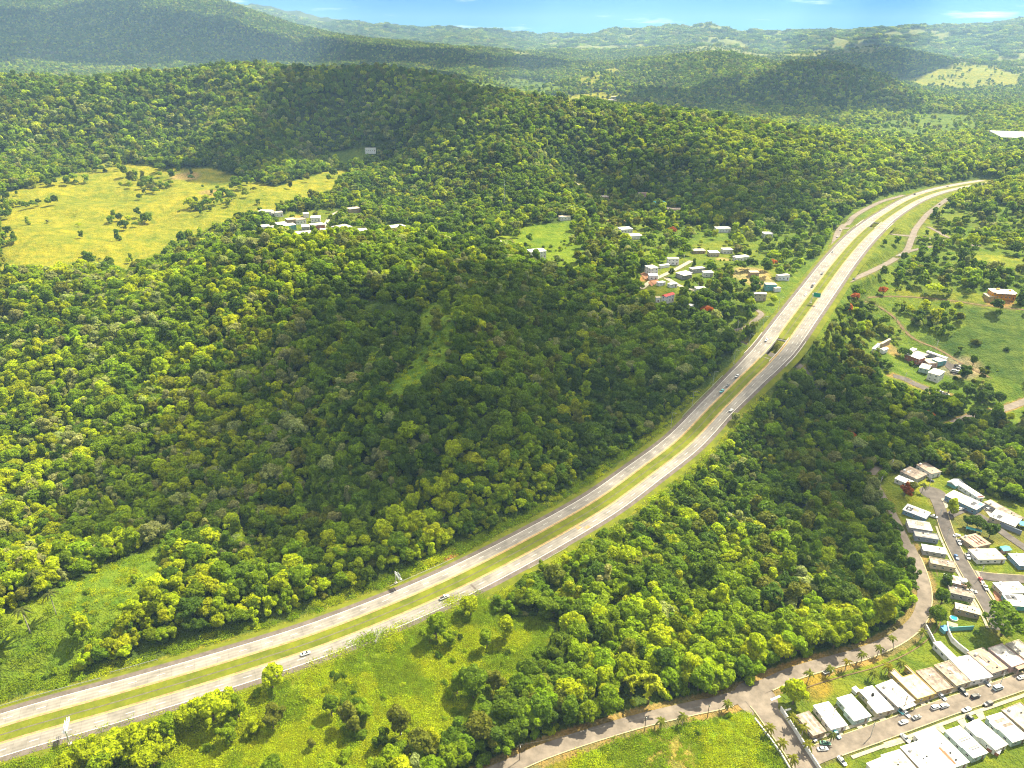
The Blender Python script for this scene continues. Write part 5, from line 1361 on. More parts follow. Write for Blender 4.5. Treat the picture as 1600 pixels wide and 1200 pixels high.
def scatter_tree_group(name, label, pts, idx, rot, scl, tint):
    me = bpy.data.meshes.new(name)
    me.vertices.add(len(pts)); me.vertices.foreach_set('co', np.asarray(pts, 'f4').ravel())
    for nm, ty, key, arr in (('pick', 'INT', 'value', np.asarray(idx, 'i4')), ('turn', 'FLOAT_VECTOR', 'vector', np.column_stack([np.zeros(len(pts)), np.zeros(len(pts)), rot]).astype('f4').ravel()), ('size', 'FLOAT_VECTOR', 'vector', np.asarray(scl, 'f4').ravel()), ('tint', 'FLOAT_COLOR', 'color', np.concatenate([tint, np.ones((len(pts), 1))], 1).astype('f4').ravel())):
        at = me.attributes.new(nm, ty, 'POINT'); at.data.foreach_set(key, arr)
    me.update()
    o = link_mesh(name, me)
    ng = bpy.data.node_groups.new(name, 'GeometryNodeTree')
    ng.interface.new_socket('Geometry', in_out='INPUT', socket_type='NodeSocketGeometry'); ng.interface.new_socket('Geometry', in_out='OUTPUT', socket_type='NodeSocketGeometry')
    n, l = ng.nodes, ng.links
    gi, go = n.new('NodeGroupInput'), n.new('NodeGroupOutput')
    ci = n.new('GeometryNodeCollectionInfo'); ci.inputs['Collection'].default_value = PROTO; ci.inputs['Separate Children'].default_value = True; ci.inputs['Reset Children'].default_value = True
    ip = n.new('GeometryNodeInstanceOnPoints'); ip.inputs['Pick Instance'].default_value = True
    def att(nm, ty):
        a = n.new('GeometryNodeInputNamedAttribute'); a.data_type = ty; a.inputs[0].default_value = nm
        return a.outputs['Attribute']
    l.new(gi.outputs[0], ip.inputs['Points']); l.new(ci.outputs[0], ip.inputs['Instance'])
    l.new(att('pick', 'INT'), ip.inputs['Instance Index'])
    e2r = n.new('FunctionNodeEulerToRotation'); l.new(att('turn', 'FLOAT_VECTOR'), e2r.inputs[0]); l.new(e2r.outputs[0], ip.inputs['Rotation'])
    l.new(att('size', 'FLOAT_VECTOR'), ip.inputs['Scale'])
    l.new(ip.outputs[0], go.inputs[0])
    md = o.modifiers.new('growth', 'NODES'); md.node_group = ng
    tag(o, label, kind='stuff')
    return o

# palette of species: base colours of leaves
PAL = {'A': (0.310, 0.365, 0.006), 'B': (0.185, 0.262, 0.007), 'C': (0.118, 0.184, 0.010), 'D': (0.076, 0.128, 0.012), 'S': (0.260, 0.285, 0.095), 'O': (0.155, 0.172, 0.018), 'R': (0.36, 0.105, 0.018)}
NAMES = 'ABCDSO'
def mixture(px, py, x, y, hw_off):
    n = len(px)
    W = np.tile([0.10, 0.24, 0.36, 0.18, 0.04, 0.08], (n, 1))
    lit = (px < 480) & (py > 430) & (py < 1000); W[lit] = [0.38, 0.26, 0.14, 0.05, 0.12, 0.05]  # sunlight put into the tint: more yellow-green leaves on the left hillside
    cen = (px >= 480) & (px < 1150) & (py > 460) & (py < 800) & (hw_off > 0); W[cen] = [0.05, 0.22, 0.42, 0.24, 0.04, 0.03]  # cloud shade put into the tint: more deep and dark greens mid-hill
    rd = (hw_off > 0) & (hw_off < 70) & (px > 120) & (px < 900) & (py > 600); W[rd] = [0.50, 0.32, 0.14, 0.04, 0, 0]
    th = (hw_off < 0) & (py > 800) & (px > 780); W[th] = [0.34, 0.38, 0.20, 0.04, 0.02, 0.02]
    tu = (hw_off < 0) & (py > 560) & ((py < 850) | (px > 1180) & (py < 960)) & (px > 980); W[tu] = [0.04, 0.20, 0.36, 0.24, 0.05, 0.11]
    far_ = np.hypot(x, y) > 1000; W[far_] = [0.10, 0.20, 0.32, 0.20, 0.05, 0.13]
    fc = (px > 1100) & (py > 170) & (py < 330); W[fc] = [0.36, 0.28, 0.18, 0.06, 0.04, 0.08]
    # stands of one species: low noise pushes the choice
    for j, s in enumerate((60, 45, 80, 70, 38, 50)):
        W[:, j] *= np.exp(5.0 * (fbm(x / s + 13 * j, y / s - 7 * j, 2) - 0.5))
    W /= W.sum(1)[:, None]
    return (RNG.random(n)[:, None] > np.cumsum(W, 1)).sum(1).clip(0, 5)
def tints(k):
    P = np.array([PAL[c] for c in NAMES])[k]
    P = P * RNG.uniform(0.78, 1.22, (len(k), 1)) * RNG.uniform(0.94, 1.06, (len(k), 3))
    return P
def hw_offset(x, y):
    """signed distance from the motorway centre (left of travel positive), for all points"""
    k = np.arange(0, len(HW), 3); off = np.empty(len(x))
    for i in range(0, len(x), 20000):
        s = slice(i, i + 20000)
        d2 = (np.asarray(x)[s, None] - HW[None, k, 0]) ** 2 + (np.asarray(y)[s, None] - HW[None, k, 1]) ** 2
        m = k[d2.argmin(1)]
        sg = (np.asarray(x)[s] - HW[m, 0]) * HWN[m, 0] + (np.asarray(y)[s] - HW[m, 1]) * HWN[m, 1]
        off[s] = np.sign(sg) * np.sqrt(d2.min(1))
    return off

def candidates(r0, r1, sp, jit=0.42):
    hx = math.tan(rad(47)) * r1
    xs = np.arange(-r1 * 0.86, r1 * 0.86, sp); ys = np.arange(60, r1, sp * 0.87)
    X, Y = np.meshgrid(xs, ys); X = X + (np.arange(len(ys)) % 2)[:, None] * sp / 2
    X = X.ravel() + RNG.uniform(-jit, jit, X.size) * sp; Y = Y.ravel() + RNG.uniform(-jit, jit, Y.size) * sp
    r = np.hypot(X, Y); a = np.abs(np.arctan2(X, Y))
    lim = np.where(r < 500, rad(56), rad(46))
    k = (r >= r0) & (r < r1) & (a < lim)
    return X[k], Y[k]
def allowed(x, y, dens=True):
    """chance that the wood stands here"""
    p = np.ones(len(x))
    clump = fbm(x / 38 + 2, y / 38 + 8, 3)
    for poly, c, pr, nm in CLEAR:
        k = inside(x, y, poly)
        p[k] = np.where((clump[k] > (0.58 if nm in ('right_fields', 'valley_fields') else 0.65)) & (pr > 0.004) & (pr < 0.3), 0.65 if nm in ('right_fields', 'valley_fields') else 0.30, pr * 0.6) if nm not in ('spur_clearing', 'slope_meadow', 'interchange', 'finger') else np.where(clump[k] > 0.60, 0.25, pr) if nm == 'spur_clearing' else pr
    p[np.abs(hw_offset(x, y)) < 26] = 0
    for nm, (L, w) in ROADS.items():
        D, I = near_line(x, y, L, w + 10)
        p[D < w / 2 + (3.6 if nm not in ('avenue', 'avenue_top') else 2.8 if nm == 'avenue' else 0.8)] = 0
    for f in FOOT: p[inside(x, y, f)] = 0
    return p

HOUSE_PX = []
for o in list(bpy.data.objects):
    if o.get('w') and not o.parent:
        a_, b_, c_ = project(o.location.x, o.location.y, o.location.z + 1.0)
        HOUSE_PX.append((float(a_), float(b_), 0.62 * max(o['w'], o['l'] * 0.6) * FPX / float(c_), float(c_)))
forest_pts, forest_idx, forest_rot, forest_scl, forest_tint = [], [], [], [], []
near_cand = []
for r0, r1, sp, base in ((150, 720, 5.2, 0), (720, 1350, 6.6, I_M), (1350, 2400, 8.6, I_L), (2400, 5200, 11.5, I_L), (5200, 8800, 38.0, I_C)):
    x, y = candidates(r0, r1, sp, 0.42 if base < I_C else 0.6)
    p = allowed(x, y)
    if base >= I_L:                                          # pastures open up the far woods
        nn = fbm(x / 340 + 4, y / 340, 5)
        p = p * np.where((nn > 0.60) & (x > 0) & (np.hypot(x, y) > 3600), 0.12, 1.0)
    k = RNG.random(len(x)) < p
    x, y = x[k], y[k]
    z = ground(x, y)
    px, py, d = project(x, y, z)
    if base < I_L:
        hide = np.zeros(len(x), bool)
        for hx, hy, hw_, hd_ in HOUSE_PX:
            hide |= (np.abs(px - hx) < hw_ + 3.2 * FPX / d) & (py > hy - 4) & (py - 11.0 * FPX / d < hy - 1) & (d < hd_ + 3)
        x, y, z, px, py, d = [a[~hide] for a in (x, y, z, px, py, d)]
    ok = (px > -260) & (px < 1860) & (py < 1420)
    if base >= I_M: ok &= in_sight(x, y, z, 30.0 if base < I_L else 45.0)
    x, y, z, px, py, d = x[ok], y[ok], z[ok], px[ok], py[ok], d[ok]
    ho = hw_offset(x, y)
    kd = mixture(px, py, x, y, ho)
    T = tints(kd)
    n = len(x)
    if base == I_C: idx = I_C + RNG.integers(0, 4, n)
    else:
        pk = RNG.choice(10, n, p=[.14, .14, .14, .13, .10, .10, .06, .07, .06, .06]); idx = base + pk
    s = np.exp(RNG.normal(size=n) * 0.27) * (0.84 if base == 0 else 0.86 if base != I_L else 0.95 if r1 < 2500 else 1.15)
    s *= 0.80 + 0.55 * fbm(x / 46 + 3, y / 46, 2)                   # taller and lower stands
    fine = (ho < -30) & (py < 900) & (px > 1050) & (r1 < 800)
    s = np.where(fine, s * 0.86, s)
    low = (ho < -12) & (py > 830) & (px < 1330) & (r1 < 800); s = np.where(low, s * 1.22, s)
    s = np.where((np.abs(ho) < 34), np.minimum(s, 0.8), s)
    opn = allowed(x, y) < 0.5; s = np.where(opn, s * 0.92, s)      # scattered trees of the fields are smaller
    s = np.minimum(s, 1.3)
    S = np.column_stack([s * RNG.uniform(.88, 1.15, n), s * RNG.uniform(.88, 1.15, n), s * RNG.uniform(.85, 1.2, n)])
    if base == I_C: S = np.column_stack([RNG.uniform(0.95, 1.35, n)] * 3)
    rot = RNG.uniform(0, 6.28, n)
    P = np.column_stack([x, y, z - 0.1])
    if base == 0:
        near_cand = [P, idx, rot, S, T, px, py, d, ho, kd]
    else:
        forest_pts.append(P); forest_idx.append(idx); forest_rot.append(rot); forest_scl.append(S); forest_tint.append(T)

# ---- single trees surveyed one by one: photo position of the foot, size, kind, species, label
SOLO = [
    (182, 1196, 1.5, 4, 'A', 'wide yellow green tree at the front of the bottom left roadside'), (215, 1180, 1.35, 1, 'A', 'yellow green tree overlapping the near carriageway right of the sign post'), (140, 1198, 1.1, 2, 'A', 'smaller yellow green tree nearest to the sign post'),
    (335, 1128, 1.55, 4, 'A', 'broad bright tree leaning over the near carriageway'), (300, 1138, 1.15, 0, 'A', 'bright tree just left of the broad one by the carriageway'), (375, 1122, 1.1, 3, 'B', 'bright tree right of the broad one by the carriageway'),
    (428, 1076, 1.15, 1, 'A', 'round bright tree beside the white car'), (402, 1085, 0.7, 7, 'B', 'low bush below the round tree by the white car'), (428, 1140, 1.1, 2, 'O', 'dull olive tree in the vine meadow, farthest left'),
    (250, 1165, 1.2, 3, 'A', 'ragged bright tree between the sign post and the broad leaning tree'), (268, 1150, 1.0, 1, 'B', 'greener tree touching the near carriageway at lower left'), (240, 1200, 1.25, 5, 'A', 'wide bright tree at the bottom edge right of the sign post'), (165, 1215, 1.2, 0, 'B', 'round tree at the bottom edge below the sign post'), (362, 1160, 0.95, 2, 'B', 'low green tree in front of the broad leaning tree'), (398, 1148, 0.8, 3, 'A', 'bright ragged tree right of the broad leaning tree'), (325, 1172, 0.8, 7, 'B', 'bush below the broad leaning tree'), (110, 1205, 0.9, 5, 'A', 'bright spreading bush left of the sign post'),
    (520, 1120, 0.9, 8, 'C', 'dark narrow tree left of the brownish tree'), (572, 1128, 0.9, 2, 'B', 'green tree right of the brownish tree'), (600, 1165, 0.9, 3, 'C', 'dark ragged tree left of the tall bare looking tree'), (715, 1085, 1.0, 3, 'B', 'green tree joined to the dark round one in the vine meadow'), (705, 1010, 0.9, 2, 'B', 'ragged tree right of the tall roadside tree'), (760, 1015, 0.9, 8, 'B', 'tall green tree between roadside and thicket'),
    (535, 1055, 0.35, 7, 'C', 'lone small dark bush in the vine meadow'), (545, 1138, 1.3, 3, 'O', 'brownish tree in the middle of the vine meadow'), (560, 1152, 1.0, 7, 'C', 'dark bush at the foot of the brownish tree'), (625, 1150, 1.25, 8, 'O', 'tall bare looking tree in the vine meadow'), (632, 1172, 1.1, 7, 'B', 'green bush in front of the tall bare looking tree'),
    (663, 1160, 0.5, 7, 'D', 'small dark bush right of the tall bare looking tree'), (488, 1170, 0.45, 8, 'O', 'thin brown sapling near the bottom edge'), (540, 1184, .95, 7, 'B', 'bush near the bottom edge below the brownish tree'),
    (740, 1092, 1.45, 0, 'C', 'dark round tree standing alone in the vine meadow'), (778, 1082, 1.15, 3, 'O', 'dull tree touching the dark round one in the vine meadow'),
    (682, 1000, 1.3, 8, 'B', 'tall green tree at the roadside above the vine meadow'), (660, 990, 0.6, 7, 'B', 'bush left of the tall roadside tree'), (735, 962, 1.1, 1, 'A', 'bright tree at the corner of the thicket by the carriageway'), (790, 1002, 1.15, 8, 'A', 'bright tree casting a long shadow at the thicket edge'),
    (845, 1040, 1.0, 0, 'C', 'dark green tree at the left edge of the thicket'), (865, 1060, 1.0, 2, 'C', 'second dark tree at the left edge of the thicket'),
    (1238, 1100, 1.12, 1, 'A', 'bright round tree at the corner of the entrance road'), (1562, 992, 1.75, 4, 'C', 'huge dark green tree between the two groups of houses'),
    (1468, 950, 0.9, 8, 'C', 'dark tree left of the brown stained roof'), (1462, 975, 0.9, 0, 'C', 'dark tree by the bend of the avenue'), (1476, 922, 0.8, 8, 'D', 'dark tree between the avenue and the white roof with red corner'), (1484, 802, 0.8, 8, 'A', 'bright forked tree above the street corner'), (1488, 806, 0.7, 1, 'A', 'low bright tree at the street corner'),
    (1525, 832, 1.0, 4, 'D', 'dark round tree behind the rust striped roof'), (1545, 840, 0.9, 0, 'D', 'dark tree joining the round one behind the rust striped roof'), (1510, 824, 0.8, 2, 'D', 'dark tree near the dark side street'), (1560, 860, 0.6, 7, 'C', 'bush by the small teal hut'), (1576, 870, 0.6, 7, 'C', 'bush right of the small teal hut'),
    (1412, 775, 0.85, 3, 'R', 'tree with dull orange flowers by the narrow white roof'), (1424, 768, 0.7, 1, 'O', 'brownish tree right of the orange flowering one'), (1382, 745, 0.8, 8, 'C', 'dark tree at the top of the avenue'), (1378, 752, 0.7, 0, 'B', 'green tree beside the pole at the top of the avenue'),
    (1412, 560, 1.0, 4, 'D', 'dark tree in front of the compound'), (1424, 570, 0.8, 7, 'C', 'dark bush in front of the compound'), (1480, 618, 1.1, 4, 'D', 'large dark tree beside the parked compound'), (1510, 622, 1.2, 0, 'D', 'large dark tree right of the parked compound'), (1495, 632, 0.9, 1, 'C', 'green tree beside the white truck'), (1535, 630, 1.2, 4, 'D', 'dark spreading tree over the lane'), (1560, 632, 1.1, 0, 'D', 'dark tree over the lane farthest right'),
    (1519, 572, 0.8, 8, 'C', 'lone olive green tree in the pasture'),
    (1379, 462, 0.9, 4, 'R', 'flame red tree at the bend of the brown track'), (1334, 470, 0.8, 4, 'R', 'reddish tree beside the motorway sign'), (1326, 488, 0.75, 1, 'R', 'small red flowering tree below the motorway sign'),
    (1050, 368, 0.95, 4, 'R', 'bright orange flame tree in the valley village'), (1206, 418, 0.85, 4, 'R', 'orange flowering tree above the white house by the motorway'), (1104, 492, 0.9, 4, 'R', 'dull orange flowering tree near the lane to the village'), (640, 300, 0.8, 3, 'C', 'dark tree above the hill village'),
    (1148, 625 + 35, 0.7, 0, 'S', 'silvery tree beside the carriageway'), (1280, 610, 0.9, 5, 'S', 'silvery spreading tree in the right thicket'), (1420, 800, 0.5, 7, 'R', 'rusty red patch of leaves in the right thicket'), (1330, 690, 0.7, 4, 'R', 'tree with dull red blossom in the middle of the right thicket'), (1450, 655, 0.7, 4, 'R', 'tree with dull red blossom at the far side of the right thicket'),
]
solo_xy = []
GS = 'single trees surveyed in the open'
TREE_COUNT = 0
def single_tree(P, i, rot, S, T, label, group, name='broadleaf_tree'):
    o = bpy.data.objects.new(name, None); COL.objects.link(o)
    o.location = P; o.rotation_euler = (0, 0, rot); o.scale = S
    tag(o, label, 'tree', group)
    t = bpy.data.objects.new('trunk', TRUNKS[i]); COL.objects.link(t); t.parent = o
    c = bpy.data.objects.new('crown', CROWN_N[i]); COL.objects.link(c); c.parent = o
    c['tint'] = [float(v) for v in T] + [1.0]
    return o
for px, py, s, i, sp, lab in SOLO:
    q = survey(px, py)
    T = np.array(PAL[sp]) * RNG.uniform(0.9, 1.1)
    single_tree((q[0], q[1], q[2] - 0.1), i, RNG.uniform(0, 6.28), (s, s, s * RNG.uniform(.95, 1.1)), T, lab, GS)
    solo_xy.append(q[:2]); TREE_COUNT += 1
solo_xy = np.array(solo_xy)

# ---- the nearest trees of the wood become things of their own, the rest one mass
P, idx, rot, S, T, px, py, d, ho, kd = near_cand
dd = ((P[:, None, 0] - solo_xy[None, :, 0]) ** 2 + (P[:, None, 1] - solo_xy[None, :, 1]) ** 2).min(1)
bam = np.array([survey(px_, py_)[:2] for px_, py_ in ((1012, 1100), (1016, 1112), (985, 1088))])
keep = (dd > 5.0 ** 2) & (((P[:, None, 0] - bam[None, :, 0]) ** 2 + (P[:, None, 1] - bam[None, :, 1]) ** 2).min(1) > 9.0 ** 2)
P, idx, rot, S, T, px, py, d, ho, kd = [a[keep] for a in (P, idx, rot, S, T, px, py, d, ho, kd)]
shown = (px > 4) & (px < 1596) & (py < 1205) & (py > 0)
size = np.where(shown & (idx != 7), S[:, 0] * np.where(idx >= 8, 0.75, 1.0) / d, 0)
rank = np.argsort(-size)
pick = np.zeros(len(P), bool); pick[rank[:max(0, 298 - TREE_COUNT)]] = True
def where_label(px, py, ho):
    if ho > 0:
        if px < 130: return 'at the left edge below the hill'
        if px < 230: return 'on the slope beside the tall palms'
        if px < 330: return 'behind the leafy lower left row'
        if px < 430: return 'in the leafy lower left row'
        if px < 530: return 'left of the bright roadside row'
        if px < 640: return 'behind the back of the sign'
        if px < 730: return 'above the upper guard rail'
        if px < 820: return 'on the foot of the hill'
        return 'on the hill by the climb'
    if px < 640: return 'at the bottom edge by the vine meadow'
    if px < 800: return 'on the right of the vine meadow'
    if py > 1110: return 'at the shaded end of the avenue'
    if py > 1060: return 'along the shaded edge of the avenue' if px < 1150 else 'above the entrance road'
    if px > 1340: return 'at the bend of the avenue'
    if px > 1230: return 'above the palms of the avenue'
    if px < 900: return 'beside the near carriageway'
    if px < 960: return 'at the left of the right thicket'
    if px < 1040: return 'near the bamboo in the thicket' if py > 1000 else 'in the left heart of the thicket'
    if px < 1130: return 'in the heart of the right thicket'
    return 'in the thicket above the avenue'
ADJ = ['yellow green', 'fresh green', 'deep green', 'dark green', 'silvery', 'olive']
SHP = {0: 'round', 1: 'domed', 2: 'lumpy', 3: 'uneven', 4: 'spreading', 5: 'wide', 6: 'vine draped', 7: 'bushy', 8: 'tall', 9: 'narrow'}
ORD = ['first', 'second', 'third', 'fourth', 'fifth', 'sixth', 'seventh', 'eighth', 'ninth', 'tenth']
fam = {}
for j in np.nonzero(pick)[0]:
    fam.setdefault((SHP[idx[j]], ADJ[kd[j]], where_label(px[j], py[j], ho[j])), []).append(j)
for (sh, ad, wh), js in fam.items():
    js.sort(key=lambda j: px[j])
    for r_, j in enumerate(js):
        if len(js) == 1: lab = '%s %s tree %s' % (sh, ad, wh)
        elif len(js) == 2: lab = '%s of two %s %s trees %s' % (('left', 'right')[r_], sh, ad, wh)
        elif len(js) == 3: lab = '%s of three %s %s trees %s' % (('leftmost', 'middle', 'rightmost')[r_], sh, ad, wh)
        else: lab = '%s from left of %s %s trees %s' % (ORD[min(r_, 9)], sh, ad, wh)
        single_tree(P[j], int(idx[j]), rot[j], S[j], T[j], lab, 'trees ' + wh)
rest = ~pick
forest_pts.append(P[rest]); forest_idx.append(idx[rest]); forest_rot.append(rot[rest]); forest_scl.append(S[rest]); forest_tint.append(T[rest])
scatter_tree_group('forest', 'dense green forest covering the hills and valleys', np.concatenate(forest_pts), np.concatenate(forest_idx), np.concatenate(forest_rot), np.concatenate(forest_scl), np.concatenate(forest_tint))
print('trees', sum(len(a) for a in forest_pts), 'near', len(P))

# ---- undergrowth at the foot of the wood, and creeping vines over the open ground
x, y = candidates(150, 820, 4.6)
pr = allowed(x, y)
edge = np.zeros(len(x))
ho = hw_offset(x, y)
w = fbm(x / 26, y / 26, 3)
pr2 = np.where(pr > 0.9, 0.55, np.where(np.abs(ho) < 24, 0, 0.0))
for poly, c, p_, nm in CLEAR:
    k = inside(x, y, poly)
    if nm in ('slope_meadow', 'lot', 'verge_front', 'spur_clearing'): pr2[k] = np.where(w[k] > 0.55, 0.45, 0.03)
    if nm in ('vine_meadow',): pr2[k] = np.where(w[k] > 0.56, 0.35, 0.03)
    if nm in ('compound', 'interchange_b', 'village_fields', 'verge_left', 'pasture', 'meadow_centre', 'village'): pr2[k] = np.where(w[k] > 0.62, 0.25, 0.01)
pr2[np.abs(ho) < 24] = 0
for nm, (L, w_) in ROADS.items():
    D, I = near_line(x, y, L, w_ + 6); pr2[D < w_ / 2 + 3.5] = 0
for f in FOOT: pr2[inside(x, y, f)] = 0
k = RNG.random(len(x)) < pr2
x, y = x[k], y[k]; z = ground(x, y); px, py, d = project(x, y, z)
ok = (px > -200) & (px < 1800) & (py < 1400); x, y, z, px, py = x[ok], y[ok], z[ok], px[ok], py[ok]
n = len(x); kd = RNG.choice(6, n, p=[.25, .35, .25, .08, .02, .05])
s = RNG.uniform(0.28, 0.62, n) * np.where(allowed(x, y) > 0.9, 1.5, 1.0)
scatter_tree_group('undergrowth', 'low bushes at the foot of the wood and in the clearings', np.column_stack([x, y, z - 0.1]), np.where(np.hypot(x, y) < 500, 7, I_M + 7) + 0 * x.astype(int), RNG.uniform(0, 6.28, n), np.column_stack([s, s, s * RNG.uniform(.8, 1.3, n)]), tints(kd))
print('bushes', n)
x, y = candidates(150, 520, 1.75, 0.5)
c = np.zeros(len(x)); lush = fbm(x / 9, y / 9, 3)
for poly, cc, p_, nm in CLEAR:
    if nm in ('vine_meadow', 'verge_front', 'lot', 'slope_meadow', 'spur_clearing'): c[inside(x, y, poly)] = {'vine_meadow': 1.0, 'verge_front': 0.9, 'lot': 0.6, 'slope_meadow': 0.16, 'spur_clearing': 0.1}[nm]
ho = hw_offset(x, y)
c[(np.abs(ho) > 20.5) & (np.abs(ho) < 27)] = 0.5
for nm, (L, w_) in ROADS.items():
    D, I = near_line(x, y, L, w_ + 6); c[D < w_ / 2 + 2.5] = 0
k = RNG.random(len(x)) < c * (0.35 + 1.0 * lush)
x, y = x[k], y[k]; z = ground(x, y); px, py, d = project(x, y, z)
ok = (px > -150) & (px < 1750) & (py < 1350); x, y, z = x[ok], y[ok], z[ok]
n = len(x); kd = np.where(fbm(x / 14 + 7, y / 14, 2) > 0.5, 0, 1)
s = RNG.uniform(0.7, 1.25, n) * (0.6 + 0.8 * fbm(x / 12, y / 12 + 5, 2))
scatter_tree_group('creeping_vines', 'bright creeping vines and tall grass over open ground', np.column_stack([x, y, z]), I_T + RNG.integers(0, 4, n), RNG.uniform(0, 6.28, n), np.column_stack([s, s, s]), tints(kd) * 0.95)
print('tufts', n)

# ---- bamboo
def bamboo(px, py, s, lab):
    q = survey(px, py); o = empty('bamboo_clump', (q[0], q[1], q[2] - .1), RNG.uniform(0, 6)); o.scale = (s, s, s); tag(o, lab, 'bamboo', 'bamboo clumps')
    b = MB(); R = np.random.default_rng(5)
    for i in range(16):
        a = R.uniform(0, 6.28); ln = R.uniform(.2, .8)
        b.path([(0.3 * math.cos(a), 0.3 * math.sin(a), -0.5), (ln * 1.0 * math.cos(a), ln * 1.0 * math.sin(a), 5), (ln * 3 * math.cos(a), ln * 3 * math.sin(a), 9)], [0.06, 0.05, 0.03], 5)
    t = b.build('stems', M['bark'], o); t.name = 'stem_cluster'
    c = link_mesh('leaves', BAMBOO, o); c.name = 'leaf_plumes'; c['tint'] = [0.33, 0.36, 0.014, 1]
bamboo(1012, 1100, 1.35, 'feathery bamboo clump arching over the avenue')
bamboo(985, 1088, 0.95, 'smaller bamboo clump left of the feathery one by the avenue')
for k_, (px_, py_, s_) in enumerate([(275, 690, .9), (300, 680, .8), (255, 700, .8), (640, 520, .7), (655, 640, .6)]):
    bamboo(px_, py_, s_, ['bright bamboo clump in the middle of the sunlit hillside', 'bamboo clump right of the middle one on the sunlit hillside', 'bamboo clump left of the middle one on the sunlit hillside', 'bamboo clump at the head of the hillside clearing', 'bamboo clump at the foot of the hillside clearing'][k_])

# ---- palms
def palm_meshes(seed, hgt, nf=15, fl=3.0):
    R = np.random.default_rng(seed)
    b = MB(); bx, by = R.normal() * 0.5, R.normal() * 0.5
    pts = [(bx * t * t, by * t * t, -0.5 + (hgt + 0.5) * t) for t in np.linspace(0, 1, 6)]
    b.path(pts, [0.24, 0.2, 0.18, 0.17, 0.16, 0.13], 7)
    tr = b.mesh('trunk', M['palm_bark'], True)
    top = Vector(pts[-1]); V, F = [], []
    fronds = []
    for i in range(nf):
        a = 2 * math.pi * i / nf * 2.4 + R.uniform(-.2, .2); e = R.uniform(-0.15, 1.1); ln = fl * R.uniform(.85, 1.15)
        V, F = [], []
        for k in range(7):
            t = k / 6
            r = ln * (t * math.cos(e * (1 - .4 * t))); z = ln * (t * math.sin(e) - 0.75 * t * t)
            c = top + Vector((math.cos(a) * r, math.sin(a) * r, z)); sd = Vector((-math.sin(a), math.cos(a), 0)) * (0.42 * math.sin(math.pi * (0.12 + 0.86 * t)) + 0.02)
            V += [tuple(c - sd - Vector((0, 0, .16))), tuple(c), tuple(c + sd - Vector((0, 0, .16)))]
        for k in range(6):
            n = k * 3
            F += [(n, n + 1, n + 4, n + 3), (n + 1, n + 2, n + 5, n + 4)]
        me = bpy.data.meshes.new('frond'); me.from_pydata(V, [], F)
        at = me.attributes.new('leaf', 'FLOAT', 'FACE'); at.data.foreach_set('value', R.random(len(F)).astype('f4'))
        me.materials.append(M['leaf']); me.update(); fronds.append(me)
    return tr, fronds
PALMS = [palm_meshes(1, 5.2), palm_meshes(2, 6.4), palm_meshes(3, 7.5), palm_meshes(4, 12.0, 17, 3.6)]
def palm(px, py, i, s, lab, tint=(0.14, 0.15, 0.02), group='palms beside the avenue'):
    q = survey(px, py); o = empty('palm_tree', (q[0], q[1], q[2]), RNG.uniform(0, 6)); o.scale = (s, s, s); tag(o, lab, 'palm', group)
    link_mesh('trunk', PALMS[i][0], o)
    for f in PALMS[i][1]:
        c = link_mesh('frond', f, o); c['tint'] = [*tint, 1.0]
ROW = [(1030, 1138, 0, 'first palm from the left on the verge below the avenue'), (1066, 1134, 1, 'second palm from the left on the verge below the avenue'), (1135, 1110, 0, 'palm on the verge just left of the entrance road'), (1262, 1066, 1, 'palm right of the bright corner tree'), (1296, 1056, 0, 'palm by the parked car on the avenue'), (1320, 1048, 1, 'yellowish palm right of the parked car on the avenue'), (1345, 1036, 1, 'palm midway along the lawn edge'), (1370, 1026, 1, 'palm at the upper part of the lawn edge'), (1395, 1016, 2, 'palm near the top of the lawn edge'), (1405, 1050, 1, 'palm on the lawn behind the courtyard house'), (1383, 1052, 0, 'short yellow palm on the lawn'), (1363, 1062, 0, 'spiky blue green palm on the lawn'), (1438, 1000, 1, 'palm by the end of the long white wall'), (1452, 975, 1, 'palm at the inner side of the avenue bend')]
for px_, py_, i, lb in ROW: palm(px_, py_, i, 0.95, lb, (0.17, 0.15, 0.012) if 'yellow' in lb else (0.13, 0.15, 0.02))
ENT = [(1199, 1148, 0, 'uppermost palm on the left of the entrance road'), (1218, 1172, 0, 'second palm on the left of the entrance road'), (1236, 1200, 1, 'lowest palm on the left of the entrance road'), (1236, 1136, 1, 'uppermost palm on the right of the entrance road'), (1252, 1152, 1, 'second palm on the right of the entrance road'), (1262, 1176, 0, 'third palm on the right of the entrance road')]
for px_, py_, i, lb in ENT: palm(px_, py_, i, 1.0, lb, (0.15, 0.155, 0.016), 'palms along the entrance road')
for px_, py_, i, s, lb in [(48, 990, 3, 1.25, 'tall palm nearest to the left edge on the slope'), (88, 960, 3, 1.1, 'tall palm right of another on the slope'), (62, 928, 3, 1.1, 'tall palm farthest up the slope at left'), (158, 420, 3, 0.9, 'lone palm in the yellow meadow'), (1508, 925, 1, 0.9, 'dark palm between the roofs by the upper street'), (1440, 770, 1, 1.0, 'palm beside the narrow white roof'), (785, 405, 3, .8, 'tall palm in the bright valley meadow'), (797, 402, 3, .75, 'second tall palm in the bright valley meadow'), (1298, 150 + 1010, 1, .8, 'palm by the parked cars at the street end')]:
    palm(px_, py_, i, s, lb, (0.085, 0.10, 0.022), 'palms standing apart')
